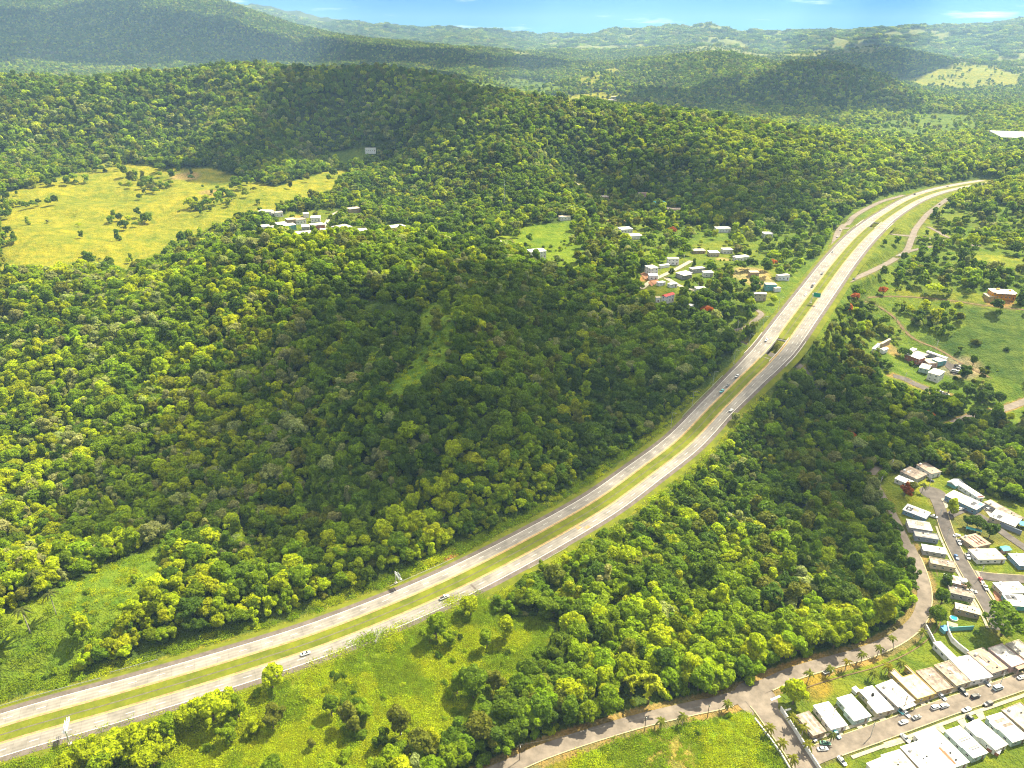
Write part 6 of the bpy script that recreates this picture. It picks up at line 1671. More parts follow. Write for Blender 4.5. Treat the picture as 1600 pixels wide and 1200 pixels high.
# ------------------------------------------------------------------ vehicles
PAINT = {'white': (0.78, 0.78, 0.76), 'silver': (0.50, 0.51, 0.52), 'black': (0.025, 0.025, 0.028), 'grey': (0.16, 0.165, 0.17), 'red': (0.45, 0.03, 0.03), 'blue': (0.05, 0.12, 0.28), 'teal': (0.10, 0.36, 0.38), 'pale blue': (0.50, 0.62, 0.66), 'green': (0.06, 0.16, 0.10)}
for k_, c_ in PAINT.items(): M['paint_' + k_] = mat(k_.replace(' ', '_') + '_car_paint', c_, 0.28, 0.5)
M['car_glass'] = mat('car_glass', (0.02, 0.025, 0.03), 0.12, 0.6)
M['rubber'] = mat('tyre_rubber', (0.02, 0.02, 0.02), 0.9, 0.2)
M['rim'] = mat('wheel_rim', (0.5, 0.5, 0.5), 0.4, 0.5, 0.7)
M['lamp_clear'] = mat('headlight_glass', (0.8, 0.8, 0.78), 0.2, 0.5)
M['lamp_red'] = mat('tail_light_glass', (0.4, 0.02, 0.02), 0.3, 0.5)
def loft(stations):
    """stations: (x, [(y, z), ...]) half outlines from keel to top; mirrored to the other side"""
    V, F = [], []
    k = len(stations[0][1])
    for x, o in stations:
        V += [(x, y, z) for y, z in o] + [(x, -y, z) for y, z in reversed(o)]
    m = 2 * k
    for i in range(len(stations) - 1):
        for j in range(m):
            a, b = i * m + j, i * m + (j + 1) % m
            F.append((a, b, b + m, a + m))
    F.append(tuple(range(m))); e = (len(stations) - 1) * m
    F.append(tuple(e + j for j in reversed(range(m))))
    return V, F
CARS = {
    'car': dict(L=4.5, body=[(-2.25, .62, .45, .85), (-2.1, .80, .30, .93), (-1.2, .86, .28, .97), (0, .88, .28, .95), (1.1, .87, .28, .92), (1.9, .82, .30, .80), (2.25, .60, .42, .66)], cab=[(-1.75, .62, .93), (-1.05, .60, 1.40), (0.25, .60, 1.43), (1.15, .66, .92)]),
    'sport_utility_car': dict(L=4.7, body=[(-2.3, .70, .5, 1.0), (-2.2, .86, .36, 1.08), (-1.2, .92, .34, 1.10), (0, .93, .34, 1.08), (1.1, .92, .34, 1.05), (2.0, .86, .36, .98), (2.3, .66, .5, .8)], cab=[(-2.2, .74, 1.06), (-1.95, .72, 1.66), (0.3, .72, 1.70), (1.15, .76, 1.04)]),
    'van': dict(L=5.2, body=[(-2.6, .86, .5, 1.15), (-2.5, .96, .36, 1.2), (-1.2, .98, .34, 1.2), (0, .98, .34, 1.2), (1.3, .97, .34, 1.15), (2.2, .9, .36, 1.05), (2.6, .72, .5, .85)], cab=[(-2.55, .88, 1.18), (-2.5, .86, 2.05), (1.1, .84, 2.08), (2.0, .80, 1.08)]),
    'pickup_truck': dict(L=5.3, body=[(-2.65, .86, .5, 1.02), (-2.55, .90, .4, 1.05), (-1.2, .92, .38, 1.05), (0, .94, .38, 1.05), (1.2, .93, .38, 1.05), (2.3, .88, .4, .98), (2.65, .7, .5, .85)], cab=[(-0.55, .76, 1.03), (-0.35, .74, 1.70), (0.75, .74, 1.72), (1.5, .78, 1.03)]),
}
_cm = {}
def car_meshes(kind, paint):
    if (kind, paint) in _cm: return _cm[(kind, paint)]
    D = CARS[kind]; r = {}
    st = []
    for x, w, z0, z1 in D['body']: st.append((x, [(w * .82, z0), (w, z0 + (z1 - z0) * .35), (w * .98, z0 + (z1 - z0) * .75), (w * .86, z1)]))
    V, F = loft(st); me = bpy.data.meshes.new('body'); me.from_pydata(V, [], F); me.materials.append(M['paint_' + paint]); me.update(); r['body'] = me
    c = D['cab']
    V, F = loft([(x, [(w * 1.06, c[0][2] - .1), (w, z)]) for x, w, z in c]); me = bpy.data.meshes.new('windows'); me.from_pydata(V, [], F); me.materials.append(M['car_glass']); me.update(); r['windows'] = me
    b = MB(); a, e = c[1], c[2]
    b.box(a[0] + .02, e[0] - .02, -a[1] * .97, a[1] * .97, a[2] - .02, a[2] + .05)
    for y in (-1, 1):
        for xx in (a[0] + .05, (a[0] + e[0]) / 2, e[0] - .1): b.box(xx - .05, xx + .05, y * a[1] - .03 * y - .04, y * a[1] - .03 * y + .05, c[0][2] - .05, a[2])
    r['roof'] = b.mesh('roof', M['paint_' + paint])
    if kind == 'pickup_truck': r['cargo_bed'] = MB().box(-2.5, -0.7, -.72, .72, 1.03, 1.075).mesh('cargo_bed', M['rubber'])
    if 'tyre' not in _cm:
        _cm['tyre'] = MB().tube((0, -.1, 0), (0, .1, 0), .33, .33, 14).mesh('tyre', M['rubber']); _cm['rim'] = MB().tube((0, -.105, 0), (0, .105, 0), .19, .19, 10).mesh('rim', M['rim'])
        _cm['headlight'] = MB().box(-.1, .1, -.16, .16, -.07, .07).mesh('headlight', M['lamp_clear']); _cm['tail_light'] = MB().box(-.08, .08, -.13, .13, -.1, .1).mesh('tail_light', M['lamp_red'])
    _cm[(kind, paint)] = r
    return r
CAR_SPOTS = []
def car(px, py, kind, paint, label, ang=None, along=None, flip=False, off=0.0, group='cars on the motorway', lift=0.0):
    """along: name of a road whose direction it follows ('hw' = motorway)"""
    q = survey(px, py)
    if along == 'hw':
        i = int(((HW[:, 0] - q[0]) ** 2 + (HW[:, 1] - q[1]) ** 2).argmin()); ang = math.atan2(HWT[i, 1], HWT[i, 0])
        o_ = (q[0] - HW[i, 0]) * HWN[i, 0] + (q[1] - HW[i, 1]) * HWN[i, 1]
        s_ = 1 if o_ > 0 else -1
        tgt = s_ * min((INN + 1.85, INN + 5.55), key=lambda v: abs(v - abs(o_)))
        q = (HW[i, 0] + HWN[i, 0] * tgt, HW[i, 1] + HWN[i, 1] * tgt, HW[i, 2] + 0.05)
        if s_ > 0: ang += math.pi
    elif along:
        L, w = ROADS[along]; t, nn = frame(L); i = int(((L[:, 0] - q[0]) ** 2 + (L[:, 1] - q[1]) ** 2).argmin()); ang = math.atan2(t[i, 1], t[i, 0])
        q = (q[0], q[1], L[i, 2] + lift + 0.12)
    else:
        q = (q[0], q[1], q[2] + 0.1 + lift)
    if flip: ang += math.pi
    ms = car_meshes(kind, paint)
    o = empty(kind, q, ang); tag(o, label, kind.split('_')[0] if kind != 'sport_utility_car' else 'car', group)
    for nm in ('body', 'windows', 'roof', 'cargo_bed'):
        if nm in ms: link_mesh(nm, ms[nm], o)
    Lh = CARS[kind]['L'] / 2
    wy = CARS[kind]['body'][3][1] - 0.06
    for sx in (-1, 1):
        for sy in (-1, 1):
            w = link_mesh('wheel', _cm['tyre'], o); w.location = (sx * Lh * .62, sy * wy, .33)
            link_mesh('rim', _cm['rim'], w)
            zz = CARS[kind]['body'][0][3] - .14
            h = link_mesh('headlight' if sx > 0 else 'tail_light', _cm['headlight' if sx > 0 else 'tail_light'], o); h.location = (sx * (Lh - .1), sy * wy * .62, zz - (.1 if sx > 0 else 0))
CG1 = 'cars driving on the motorway'
for a in [(470, 1021, 'car', 'white', 'white car on the near carriageway beside the round roadside tree'), (699, 937, 'pickup_truck', 'silver', 'pale pickup on the near carriageway above the tall roadside tree'), (1136, 617, 'sport_utility_car', 'teal', 'bluish car, lowest of three on the far carriageway'), (1139, 606, 'car', 'grey', 'dark car in the middle of three on the far carriageway'), (1158, 593, 'sport_utility_car', 'silver', 'silver car, highest of three on the far carriageway'),
          (1150, 643, 'car', 'white', 'white car alone on the near carriageway below the bridge'), (1199, 545, 'car', 'white', 'white car crossing the nearer bridge'), (1266, 464, 'car', 'white', 'white car just left of the green sign'), (1265, 450, 'sport_utility_car', 'black', 'dark car at the edge of the far carriageway above the green sign'), (1277, 446, 'car', 'white', 'white car beside a dark one above the green sign'), (1285, 430, 'car', 'grey', 'grey car near the mouth of the far slip road'),
          (1430, 305, 'pickup_truck', 'black', 'dark pickup on the far bend of the motorway'), (1484, 293, 'car', 'grey', 'grey car where the motorway leaves behind the trees'), (1446, 301, 'car', 'white', 'white car on the far bend of the motorway')]:
    car(*a, along='hw', group=CG1)
CG2 = 'cars on the slip roads'
for px_, py_, k_, p_, lb, al in [(1313, 360, 'car', 'white', 'white car at the top of the far slip road', 'ramp_left'), (1308, 371, 'car', 'white', 'white car on the far slip road below another', 'ramp_left'), (1300, 395, 'car', 'grey', 'grey car at the foot of the far slip road', 'ramp_left'), (1334, 437, 'car', 'grey', 'grey car at the mouth of the near slip road', 'ramp_right_near'), (1406, 400, 'car', 'silver', 'silver car midway on the near slip road', 'ramp_right_near'), (1468, 320, 'car', 'black', 'black car at the far end of the near slip road', 'ramp_right_near'), (1506, 381, 'pickup_truck', 'white', 'white truck waiting on the road right of the junction', 'link_road'), (1513, 383, 'car', 'grey', 'grey car behind the white truck right of the junction', 'link_road')]:
    car(px_, py_, k_, p_, lb, along=al, group=CG2)
CG3 = 'cars parked along the residential street'
def c6(x, y): return (1380 + x / 6, 1000 + y / 6)
RS = 'residential_street'
for (x, y), k_, p_, lb, fl in [((187, 782), 'car', 'white', 'white car at the kerb in front of the mottled roof', 0), ((307, 738), 'car', 'grey', 'dark grey car at the kerb in front of the courtyard house', 0), ((485, 645), 'sport_utility_car', 'white', 'left one of two cars parked nose to tail at the kerb', 0), ((567, 632), 'sport_utility_car', 'silver', 'right one of two cars parked nose to tail at the kerb', 0), ((858, 542), 'sport_utility_car', 'black', 'black car at the kerb in front of the white L shaped house', 0), ((1072, 464), 'van', 'pale blue', 'pale blue van at the kerb near the right edge', 0), ((1292, 362), 'car', 'white', 'white car at the right end of the street', 0), ((775, 667), 'car', 'white', 'white car at the lower kerb in the middle of the street', 1), ((978, 612), 'sport_utility_car', 'black', 'black car at the lower kerb of the street', 1)]:
    car(*c6(x, y), k_, p_, lb, along=RS, flip=bool(fl), group=CG3, lift=0.06)
sa = math.atan2(*(np.array(survey(1310, 1167)[:2]) - np.array(survey(1270, 1122)[:2]))[::-1])
CG4 = 'cars standing in driveways'
for (x, y), k_, p_, lb in [((207, 697), 'car', 'white', 'white car in the driveway of the mottled roof'), ((545, 540), 'car', 'silver', 'silver car in the driveway of the first brown roof'), ((745, 497), 'sport_utility_car', 'black', 'black car in the driveway of the second brown roof'), ((820, 747), 'car', 'black', 'dark car in front of the pale grey roof'), ((203, 932), 'car', 'white', 'white car in front of the largest bright roof'), ((960, 410), 'car', 'grey', 'grey car in front of the white L shaped house'), ((150, 670), 'car', 'teal', 'greenish car beside a white one in the driveway')]:
    car(*c6(x, y), k_, p_, lb, ang=sa, group=CG4, lift=0.05)
for px_, py_, k_, p_, lb, an in [(1306, 1149, 'sport_utility_car', 'teal', 'teal and white car in front of the four slot roof', sa), (1285, 1172, 'car', 'white', 'white car parked on the grass at the street end', sa + 1.3), (1289, 1163, 'car', 'green', 'dark green car parked on the grass at the street end', sa + 1.1), (1269, 1154, 'car', 'black', 'black car under the porch of the narrow brown house', sa), (1315, 1191, 'car', 'white', 'white car half cut by the bottom edge', sa), (1293, 1051, 'pickup_truck', 'white', 'white pickup parked on the avenue beside the palms', 0.35)]:
    car(px_, py_, k_, p_, lb, ang=an, group=CG4, lift=0.1)
def c75(x, y, oy): return (1440 + x / 7.5, oy + y / 7.5)
us = 'upper_street'
CG5 = 'cars parked in the upper neighbourhood'
for (x, y), oy, k_, p_, lb, al, an in [((435, 965), 720, 'pickup_truck', 'white', 'white pickup beside the rust striped roof', us, 0), ((405, 1142), 720, 'car', 'blue', 'dark blue car at the left kerb of the upper street', us, 0), ((535, 1135), 720, 'pickup_truck', 'white', 'white pickup in front of the large cream roof', us, 0), ((693, 365), 860, 'car', 'red', 'red car at the corner of the upper street', us, 0), ((742, 445), 860, 'pickup_truck', 'white', 'white pickup right behind the red car', us, 0), ((455, 575), 720, 'car', 'white', 'white car in front of the blue fronted house', 'court', 0), ((785, 575), 720, 'sport_utility_car', 'white', 'white car under the open roof between two houses', None, 0.4), ((130, 662), 720, 'pickup_truck', 'white', 'white pickup beside the white roof with blue side', None, -0.6), ((100, 240), 720, 'car', 'black', 'dark car at the turning circle', None, -0.5), ((410, 885), 720, 'car', 'white', 'white car by the round tree at the street corner', None, 0.2), ((965, 690), 860, 'van', 'white', 'white van beside the huge green tree', us, 0), ((590, 490), 860, 'car', 'white', 'white car behind the palm of the upper street', None, -0.3)]:
    car(*c75(x, y, oy), k_, p_, lb, along=al, ang=an, group=CG5, lift=0.06)
def c8(x, y): return (1330 + x / 8, 520 + y / 8)
CG6 = 'cars at the compound'
for (x, y), k_, p_, lb, an in [((1312, 418), 'sport_utility_car', 'black', 'black car, first of four at the compound', .5), ((1346, 438), 'pickup_truck', 'white', 'white pickup, second of four at the compound', .5), ((1385, 458), 'car', 'silver', 'silver car, third of four at the compound', .5), ((1412, 470), 'car', 'black', 'black car, last of four at the compound', .5), ((1290, 492), 'van', 'white', 'white van in front of the four at the compound', -.3), ((1345, 506), 'van', 'white', 'second white van in front of the four at the compound', -.3), ((1105, 745), 'pickup_truck', 'white', 'white pickup at the end of the paved strip', -.5), ((1182, 778), 'pickup_truck', 'white', 'white flatbed trailing the pickup at the end of the paved strip', -.5)]:
    car(*c8(x, y), k_, p_, lb, ang=an, group=CG6, lift=0.1)

# ------------------------------------------------------------------ motorway signs and lamps
M['sign_green'] = mat('green_sign_sheet', (0.0, 0.23, 0.14), 0.5, 0.4)
M['sign_back'] = mat('sign_back', (0.62, 0.64, 0.63), 0.5, 0.4, 0.3)
def gantry(base, ang, label, side=1, front=None, hgt=7.4, arm=7.5, pw=4.2, ph=3.0, at=3.3):
    """post at base; arm reaches along local +X; panel faces local -Y"""
    g = empty('gantry_sign', base, ang); tag(g, label, 'road sign', 'overhead signs of the motorway')
    MB().tube((0, 0, -0.4), (0, 0, hgt + 0.5), 0.26, 0.2, 12).build('post', M['galv'], g)
    MB().box(-0.7, 0.7, -0.7, 0.7, -0.6, 0.5).build('footing', M['concrete'], g)
    b = MB()
    for yy in (-0.45, 0.45):
        for zz in (hgt - 0.9, hgt + 0.3): b.tube((0, yy * .5, zz), (side * arm, yy, zz), 0.08, 0.08, 6)
    n = 7
    for i in range(n):
        x0, x1 = side * arm * i / n, side * arm * (i + 1) / n
        for yy in (-0.45, 0.45):
            b.tube((x0, yy, hgt - 0.9), (x1, yy, hgt + 0.3), 0.05, 0.05, 5)
            b.tube((x1, yy, hgt - 0.9), (x1, yy, hgt + 0.3), 0.05, 0.05, 5)
        b.tube((x0, -0.45, hgt + 0.3), (x1, 0.45, hgt + 0.3), 0.05, 0.05, 5); b.tube((x0, 0.45, hgt - 0.9), (x1, -0.45, hgt - 0.9), 0.05, 0.05, 5)
    b.build('truss', M['sign_back'], g)
    xm = side * at
    p = MB().box(xm - pw / 2, xm + pw / 2, -0.72, -0.66, hgt - 0.3 - ph / 2, hgt - 0.3 + ph / 2).build('sign_panel', M['sign_back'], g)
    f = MB().box(xm - pw / 2 + .02, xm + pw / 2 - .02, -0.735, -0.722, hgt - 0.28 - ph / 2, hgt - 0.32 + ph / 2).build('sign_face', M['sign_green'], p)
    e = MB()
    z0, z1, x0, x1 = hgt - 0.22 - ph / 2, hgt - 0.38 + ph / 2, xm - pw / 2 + .08, xm + pw / 2 - .08
    for q in ((x0, x1, z0, z0 + .09), (x0, x1, z1 - .09, z1), (x0, x0 + .09, z0 + .09, z1 - .09), (x1 - .09, x1, z0 + .09, z1 - .09)): e.box(q[0], q[1], -0.742, -0.737, q[2], q[3])
    e.build('border', M['frame'], p)
    k = MB()
    for i in range(4):
        xx = xm - pw / 2 + pw * (i + .5) / 4; k.box(xx - .05, xx + .05, -0.655, -0.52, hgt - 0.3 - ph / 2, hgt - 0.3 + ph / 2)
    k.build('bracket', M['sign_back'], g)
    MB().box(xm - pw / 2, xm + pw / 2, -1.6, -0.75, hgt - 0.5 - ph / 2, hgt - 0.42 - ph / 2).build('catwalk', M['galv'], g)
s1 = hw_at(104, 1163) ; d1 = hw_dir(s1)
gantry(tuple(hw_point(s1, -16.6)), d1 - math.pi / 2, 'overhead sign with a white truss reaching over the near carriageway at lower left', side=-1)   # panel faces traffic arriving from the left
s2 = hw_at(622, 915); d2 = hw_dir(s2)
g2 = tuple(hw_point(s2, 18.0))
gantry(g2, d2 + math.pi / 2, 'overhead sign seen from behind above the far carriageway by the guard rail', side=-1, arm=6.0, at=3.6, pw=3.6)
s3 = hw_at(1276, 476); d3 = hw_dir(s3)
gantry(tuple(hw_point(s3, -1.6)), d3 - math.pi / 2, 'green overhead sign above the near carriageway below the junction', hgt=8.6, side=1, at=4.0, pw=6.2, ph=4.0, arm=7)
M['lamp_head'] = mat('lamp_head', (0.35, 0.36, 0.37), 0.4, 0.5, 0.4)
def lamp_meshes():
    p = MB(); p.path([(0, 0, -.4), (0, 0, 6), (0, 0, 11.2), (.25, 0, 11.8), (1.0, 0, 12.1), (2.6, 0, 12.2)], [.16, .13, .10, .08, .07, .06], 8)
    h = MB(); h.box(2.3, 3.2, -.18, .18, 12.1, 12.28)
    f = MB(); f.box(-.35, .35, -.35, .35, -.5, .25)
    return p.mesh('pole', M['galv']), h.mesh('lamp_head', M['lamp_head']), f.mesh('footing', M['concrete'])
LP = lamp_meshes()
for i, (px_, py_) in enumerate([(1058, 672), (1089, 640), (1124, 604), (1148, 572), (1172, 547), (1198, 519), (1224, 488)]):
    s = hw_at(px_, py_); o_ = float(np.interp(s, HWS, OUT)) + 4.2
    L_ = empty('street_lamp', tuple(hw_point(s, o_, -.1)), hw_dir(s) - math.pi / 2)
    tag(L_, ['first', 'second', 'third', 'fourth', 'fifth', 'sixth', 'seventh'][i] + ' motorway lamp counted from below, on the wooded side of the road', 'street lamp', 'lamps along the far carriageway')
    for nm, m_ in zip(('pole', 'lamp_head', 'footing'), LP): link_mesh(nm, m_, L_)
# radio mast on the third range
q = survey(788, 331)
mast = empty('radio_mast', q); tag(mast, 'slender lattice radio mast rising from the wooded valley', 'mast')
b = MB(); Hm = 42
for a in (0, 2.094, 4.189): b.tube((1.2 * math.cos(a), 1.2 * math.sin(a), -1), (.3 * math.cos(a), .3 * math.sin(a), Hm), .09, .07, 5)
for i in range(20):
    z0, z1 = Hm * i / 20, Hm * (i + 1) / 20
    for j in range(3):
        a, a2 = 2.094 * j, 2.094 * (j + 1); r0 = 1.2 - .9 * i / 20; r1 = 1.2 - .9 * (i + 1) / 20
        b.tube((r0 * math.cos(a), r0 * math.sin(a), z0), (r1 * math.cos(a2), r1 * math.sin(a2), z1), .04, .04, 4)
b.build('lattice', M['sign_back'], mast); MB().tube((0, 0, Hm), (0, 0, Hm + 5), .06, .03, 5).build('antenna', M['sign_back'], mast)
MB().tube((.5, 0, Hm * .8), (.9, 0, Hm * .8), .8, .8, 12).build('dish', M['frame'], mast)

# ------------------------------------------------------------------ poles and wires
M['pole'] = mat('concrete_pole', (0.50, 0.48, 0.44), 0.9, 0.2, var=0.2, vscale=1.0)
M['wood_pole'] = mat('wooden_pole', (0.12, 0.09, 0.07), 0.9, 0.1, var=0.3, vscale=1.5)
M['wire'] = mat('power_wire', (0.12, 0.12, 0.12), 0.7, 0.3)
PT = {}
def pole(px, py, h, label, m='pole', key=None, arm=1.1, ang=0.5):
    q = survey(px, py); o = empty('utility_pole', q, ang); tag(o, label, 'utility pole', 'utility poles')
    MB().tube((0, 0, -.6), (0, 0, h), .17, .12, 8).build('pole', M[m], o)
    c = MB(); c.box(-arm, arm, -.06, .06, h - .7, h - .58); c.build('crossarm', M['wood_pole'], o)
    i_ = MB()
    for x in (-arm + .1, 0, arm - .1): i_.tube((x, 0, h - .58), (x, 0, h - .38), .05, .04, 6)
    i_.build('insulator', M['frame'], o)
    MB().tube((0.26, 0, h - 2.2), (.26, 0, h - 1.3), .2, .2, 8).build('transformer', M['sign_back'], o)
    PT[key or label] = Vector((q[0], q[1], q[2] + h - .4))
pole(1391, 737, 10, 'pole at the top of the avenue under the trees', key='p1')
pole(1373, 767, 11, 'leaning pale pole beside the dark bend of the avenue', key='p2')
pole(1465, 817, 10, 'pole under the forked tree at the street corner', key='p3')
pole(1478, 845, 9.5, 'thin lamp pole on the left kerb of the upper street', key='p4')
pole(1299, 1129, 9.5, 'dark wooden pole in front of the stepped white house', 'wood_pole', 'p5')
pole(1561, 1074, 9, 'pale pole beside the pale blue van', key='p6')
pole(1007, 1143, 9.5, 'pole beside the second palm of the avenue verge', 'wood_pole', 'p7')
pole(1105, 1122, 9, 'thin dark pole on the avenue verge', 'wood_pole', 'p8')
pole(812, 1188, 9.5, 'pole in the shade at the left end of the avenue', 'wood_pole', 'p9')
pole(1451, 763, 8, 'pole beside the turning circle', key='p10')
pole(1551, 650, 10, 'pole beside the shaded lane on the right', key='p11')
pole(1411, 1110, 9, 'wooden pole at the kerb before the courtyard house', 'wood_pole', 'p12')
pole(1068, 412, 10, 'pole beside the upper end of the village street', key='v1')
pole(1030, 436, 10, 'pole at the corner of the village street', key='v2')
pole(1090, 458, 10, 'pole beside the village lane', key='v3')
pole(1152, 518, 10, 'pole beside the lane below the village', key='v4')
pole(1412, 600, 10, 'pole at the paved strip below the compound', key='v5')
pole(1462, 548, 10, 'pole beside the dirt track behind the compound', key='v6')
pole(1530, 905, 9.5, 'pole at the corner of the cross street', key='v7')
pole(1360, 1152, 9, 'pole at the lower kerb of the residential street', key='v8')
def wire(a, b, label, sag=0.7):
    A, B = PT[a], PT[b]; c = (A + B) / 2
    w = MB(); pts = [A.lerp(B, t) - Vector((0, 0, 4 * sag * t * (1 - t))) - c for t in np.linspace(0, 1, 9)]
    w.path(pts, [.035] * 9, 4)
    o = w.build('power_line', M['wire']); o.location = c; tag(o, label, 'wire', 'power lines')
for a, b, lb in [('p9', 'p7', 'wire along the shaded part of the avenue'), ('p7', 'p8', 'wire between the two dark poles of the avenue verge'), ('p1', 'p2', 'wire over the bend of the avenue'), ('p3', 'p4', 'wire from the forked tree to the lamp pole'), ('p5', 'p12', 'wire between the wooden poles of the residential street'), ('p12', 'p6', 'wire from a wooden pole to the pale one at the van'), ('v1', 'v2', 'wire along the village street'), ('v2', 'v3', 'wire along the village lane'), ('p4', 'v7', 'wire along the upper street'), ('v5', 'v6', 'wire across the compound')]: wire(a, b, lb)

# ------------------------------------------------------------------ walls, sheds and yards
M['wall_paint'] = mat('white_boundary_wall', (0.70, 0.69, 0.66), 0.85, 0.2, var=0.25, vscale=0.6)
def boundary(pix, h, th, label, m='wall_paint', name='boundary_wall', group='boundary walls', cat='wall'):
    P = []
    for a, b in zip(pix[:-1], pix[1:]):
        for k in range(6): P.append(survey(a[0] + (b[0] - a[0]) * k / 6, a[1] + (b[1] - a[1]) * k / 6))
    P.append(survey(*pix[-1]))
    c = Vector(P[len(P) // 2]); o = empty(name, tuple(c)); tag(o, label, cat, group)
    wall_along([Vector(p) - c for p in P], h, th, 'panel', M[m], o)
    wall_along([Vector(p) - c + Vector((0, 0, h + .604)) for p in P], .10, th + .12, 'coping', M[m], o)
boundary([(1219, 1110), (1245, 1150), (1262, 1178), (1284, 1212)], 2.0, .25, 'long white wall right of the entrance road')
boundary([(1179, 1125), (1200, 1152), (1220, 1180), (1234, 1204)], .7, .25, 'low pale wall left of the entrance road by the vacant lot')
boundary([(1445, 981), (1453, 996), (1462, 1013)], 2.0, .25, 'white wall running from the avenue to the L shaped house')
boundary([(1478, 978), (1480, 990), (1486, 1003), (1498, 1014), (1511, 1024)], 2.2, .3, 'curved grey white wall across the green lots')
boundary([(1472, 982), (1486, 986), (1500, 985), (1520, 984)], 1.8, .2, 'teal wall on the green lots', 'wall_teal')
boundary([(1546, 812), (1570, 826), (1595, 836)], 2.2, .25, 'grey wall below the roof with solar panels', 'wall_dusk')
boundary([(521, 336), (512, 347), (500, 360)], 1.2, .5, 'white wall along the hill village drive')
boundary([(528, 374), (550, 377), (572, 373)], 3.0, .8, 'brown retaining wall below the hill village', 'wall_grey')
def shed(px, py, w, l, h, ang, label, roof, wall, name='shed', cat='shed'):
    q = survey(px, py); o = empty(name, q, ang); tag(o, label, cat, 'sheds and small yard buildings')
    MB().box(-w / 2, w / 2, -l / 2, l / 2, -.8, h).build('wall', M[wall], o)
    r = MB(); r.poly([(-w / 2 - .2, -l / 2 - .2, h), (w / 2 + .2, -l / 2 - .2, h), (w / 2 + .2, l / 2 + .2, h + .35), (-w / 2 - .2, l / 2 + .2, h + .35)]); r.poly([(-w / 2 - .2, -l / 2 - .2, h + .002), (-w / 2 - .2, l / 2 + .2, h + .002), (w / 2 + .2, l / 2 + .2, h + .002), (w / 2 + .2, -l / 2 - .2, h + .002)])
    r.poly([(-w / 2 - .2, l / 2 + .2, h + .005), (-w / 2 - .2, l / 2 + .2, h + .35), (w / 2 + .2, l / 2 + .2, h + .35), (w / 2 + .2, l / 2 + .2, h + .005)])
    r.build('roof', M[roof], o)
    d = MB().box(-.45, .45, -.05, .02, 0, 1.9).build('door', M['door'], o); d.location = (0, -l / 2 - .03, 0)
shed(1336, 1082, 2.2, 2.2, 1.9, .5, 'tiny white shed on the lawn behind the mint walled house', 'roof_white', 'wall_white')
shed(1475, 987, 3, 3, 2.2, .2, 'small blue shed at the end of the curved wall', 'tarp_blue', 'wall_teal')
shed(1487, 981, 4, 2.4, 2, -.5, 'small brown lean-to near the curved wall', 'roof_rust', 'wall_tan')
shed(1551, 1165 + 10, 4.2, 2.0, 1.8, -.8, 'white and red boat shaped shed on the lawn below the pale grey roof', 'roof_white', 'wall_brick')
shed(1504, 968 - 12, 3, 3, 2.2, .2, 'maroon shed beside the cream roofed house', 'maroon', 'wall_brick')
def tub(px, py, r, label, m):
    q = survey(px, py); o = empty('paddling_pool', q); tag(o, label, 'pool', None)
    MB().tube((0, 0, -.3), (0, 0, .7), r, r, 18).build('rim', M['frame'], o); MB().tube((0, 0, .705), (0, 0, .72), r - .15, r - .15, 18).build('water', M[m], o)
tub(1490, 967, 1.9, 'round blue pool beside the cream roofed house', 'pool')
def awning(px, py, w, l, h, ang, label, m):
    q = survey(px, py); o = empty('awning', q, ang); tag(o, label, 'awning', 'coloured awnings')
    MB().box(-w / 2, w / 2, -l / 2, l / 2, h, h + .08).build('cover', M[m], o)
    for sx in (-1, 1):
        for sy in (-1, 1): MB().box(sx * (w / 2 - .15) - .06, sx * (w / 2 - .15) + .06, sy * (l / 2 - .15) - .06, sy * (l / 2 - .15) + .06, -.5, h).build('post', M['galv'], o)
awning(1520, 833, 8, 2.6, 2.8, -.45, 'teal awning behind the rust striped roof', 'tarp_teal')
awning(1598, 824, 5, 5, 2.6, -.4, 'blue awning at the right edge', 'tarp_blue')
# driveways and front paths of the residential street, one sheet each
def slab(pix, label, m='pavement', lift=.22, name='driveway'):
    W = [survey(*p) for p in pix]; b = MB()
    b.poly([(w[0], w[1], w[2] + lift) for w in W]); o = b.build(name, M[m]); tag(o, label, kind='structure')
def a7(x, y): return (1180 + x / 7.2727, 1040 + y / 7.2727)
for pts, lb in [([a7(920, 745), a7(960, 730), a7(1015, 800), a7(975, 820)], 'front path of the four slot house'), ([a7(1140, 690), a7(1190, 668), a7(1270, 735), a7(1215, 765)], 'driveway of the mint walled house'), ([a7(1400, 610), a7(1460, 585), a7(1560, 660), a7(1480, 690)], 'driveway of the stepped white house'), ([a7(1235, 655), a7(1255, 648), a7(1300, 720), a7(1275, 735)], 'front path of the mint walled house'),
                ([c6(345, 600), c6(385, 582), c6(425, 632), c6(380, 650)], 'driveway of the courtyard house'), ([c6(405, 572), c6(420, 566), c6(460, 612), c6(440, 622)], 'front path of the courtyard house'), ([c6(510, 520), c6(550, 500), c6(610, 590), c6(570, 605)], 'driveway of the first brown roof'), ([c6(700, 470), c6(750, 450), c6(800, 520), c6(750, 545)], 'driveway of the second brown roof'), ([c6(880, 410), c6(1010, 370), c6(1030, 440), c6(930, 480)], 'yard of the white L shaped house'), ([c6(130, 650), c6(190, 630), c6(240, 720), c6(180, 740)], 'driveway of the mottled roof'),
                ([c6(690, 760), c6(760, 735), c6(790, 800), c6(750, 830)], 'driveway below the street by the slot roof'), ([c6(860, 690), c6(930, 665), c6(960, 740), c6(910, 755)], 'driveway below the street by the pale grey roof'), ([c6(490, 825), c6(540, 790), c6(590, 850), c6(560, 880)], 'driveway right of the largest bright roof'), ([c6(0, 965), c6(250, 890), c6(280, 940), c6(20, 1020)], 'paved yard at the lower street corner'), ([c6(1210, 300), c6(1260, 285), c6(1310, 340), c6(1260, 360)], 'path of the grey white house')]:
    slab(pts, lb)
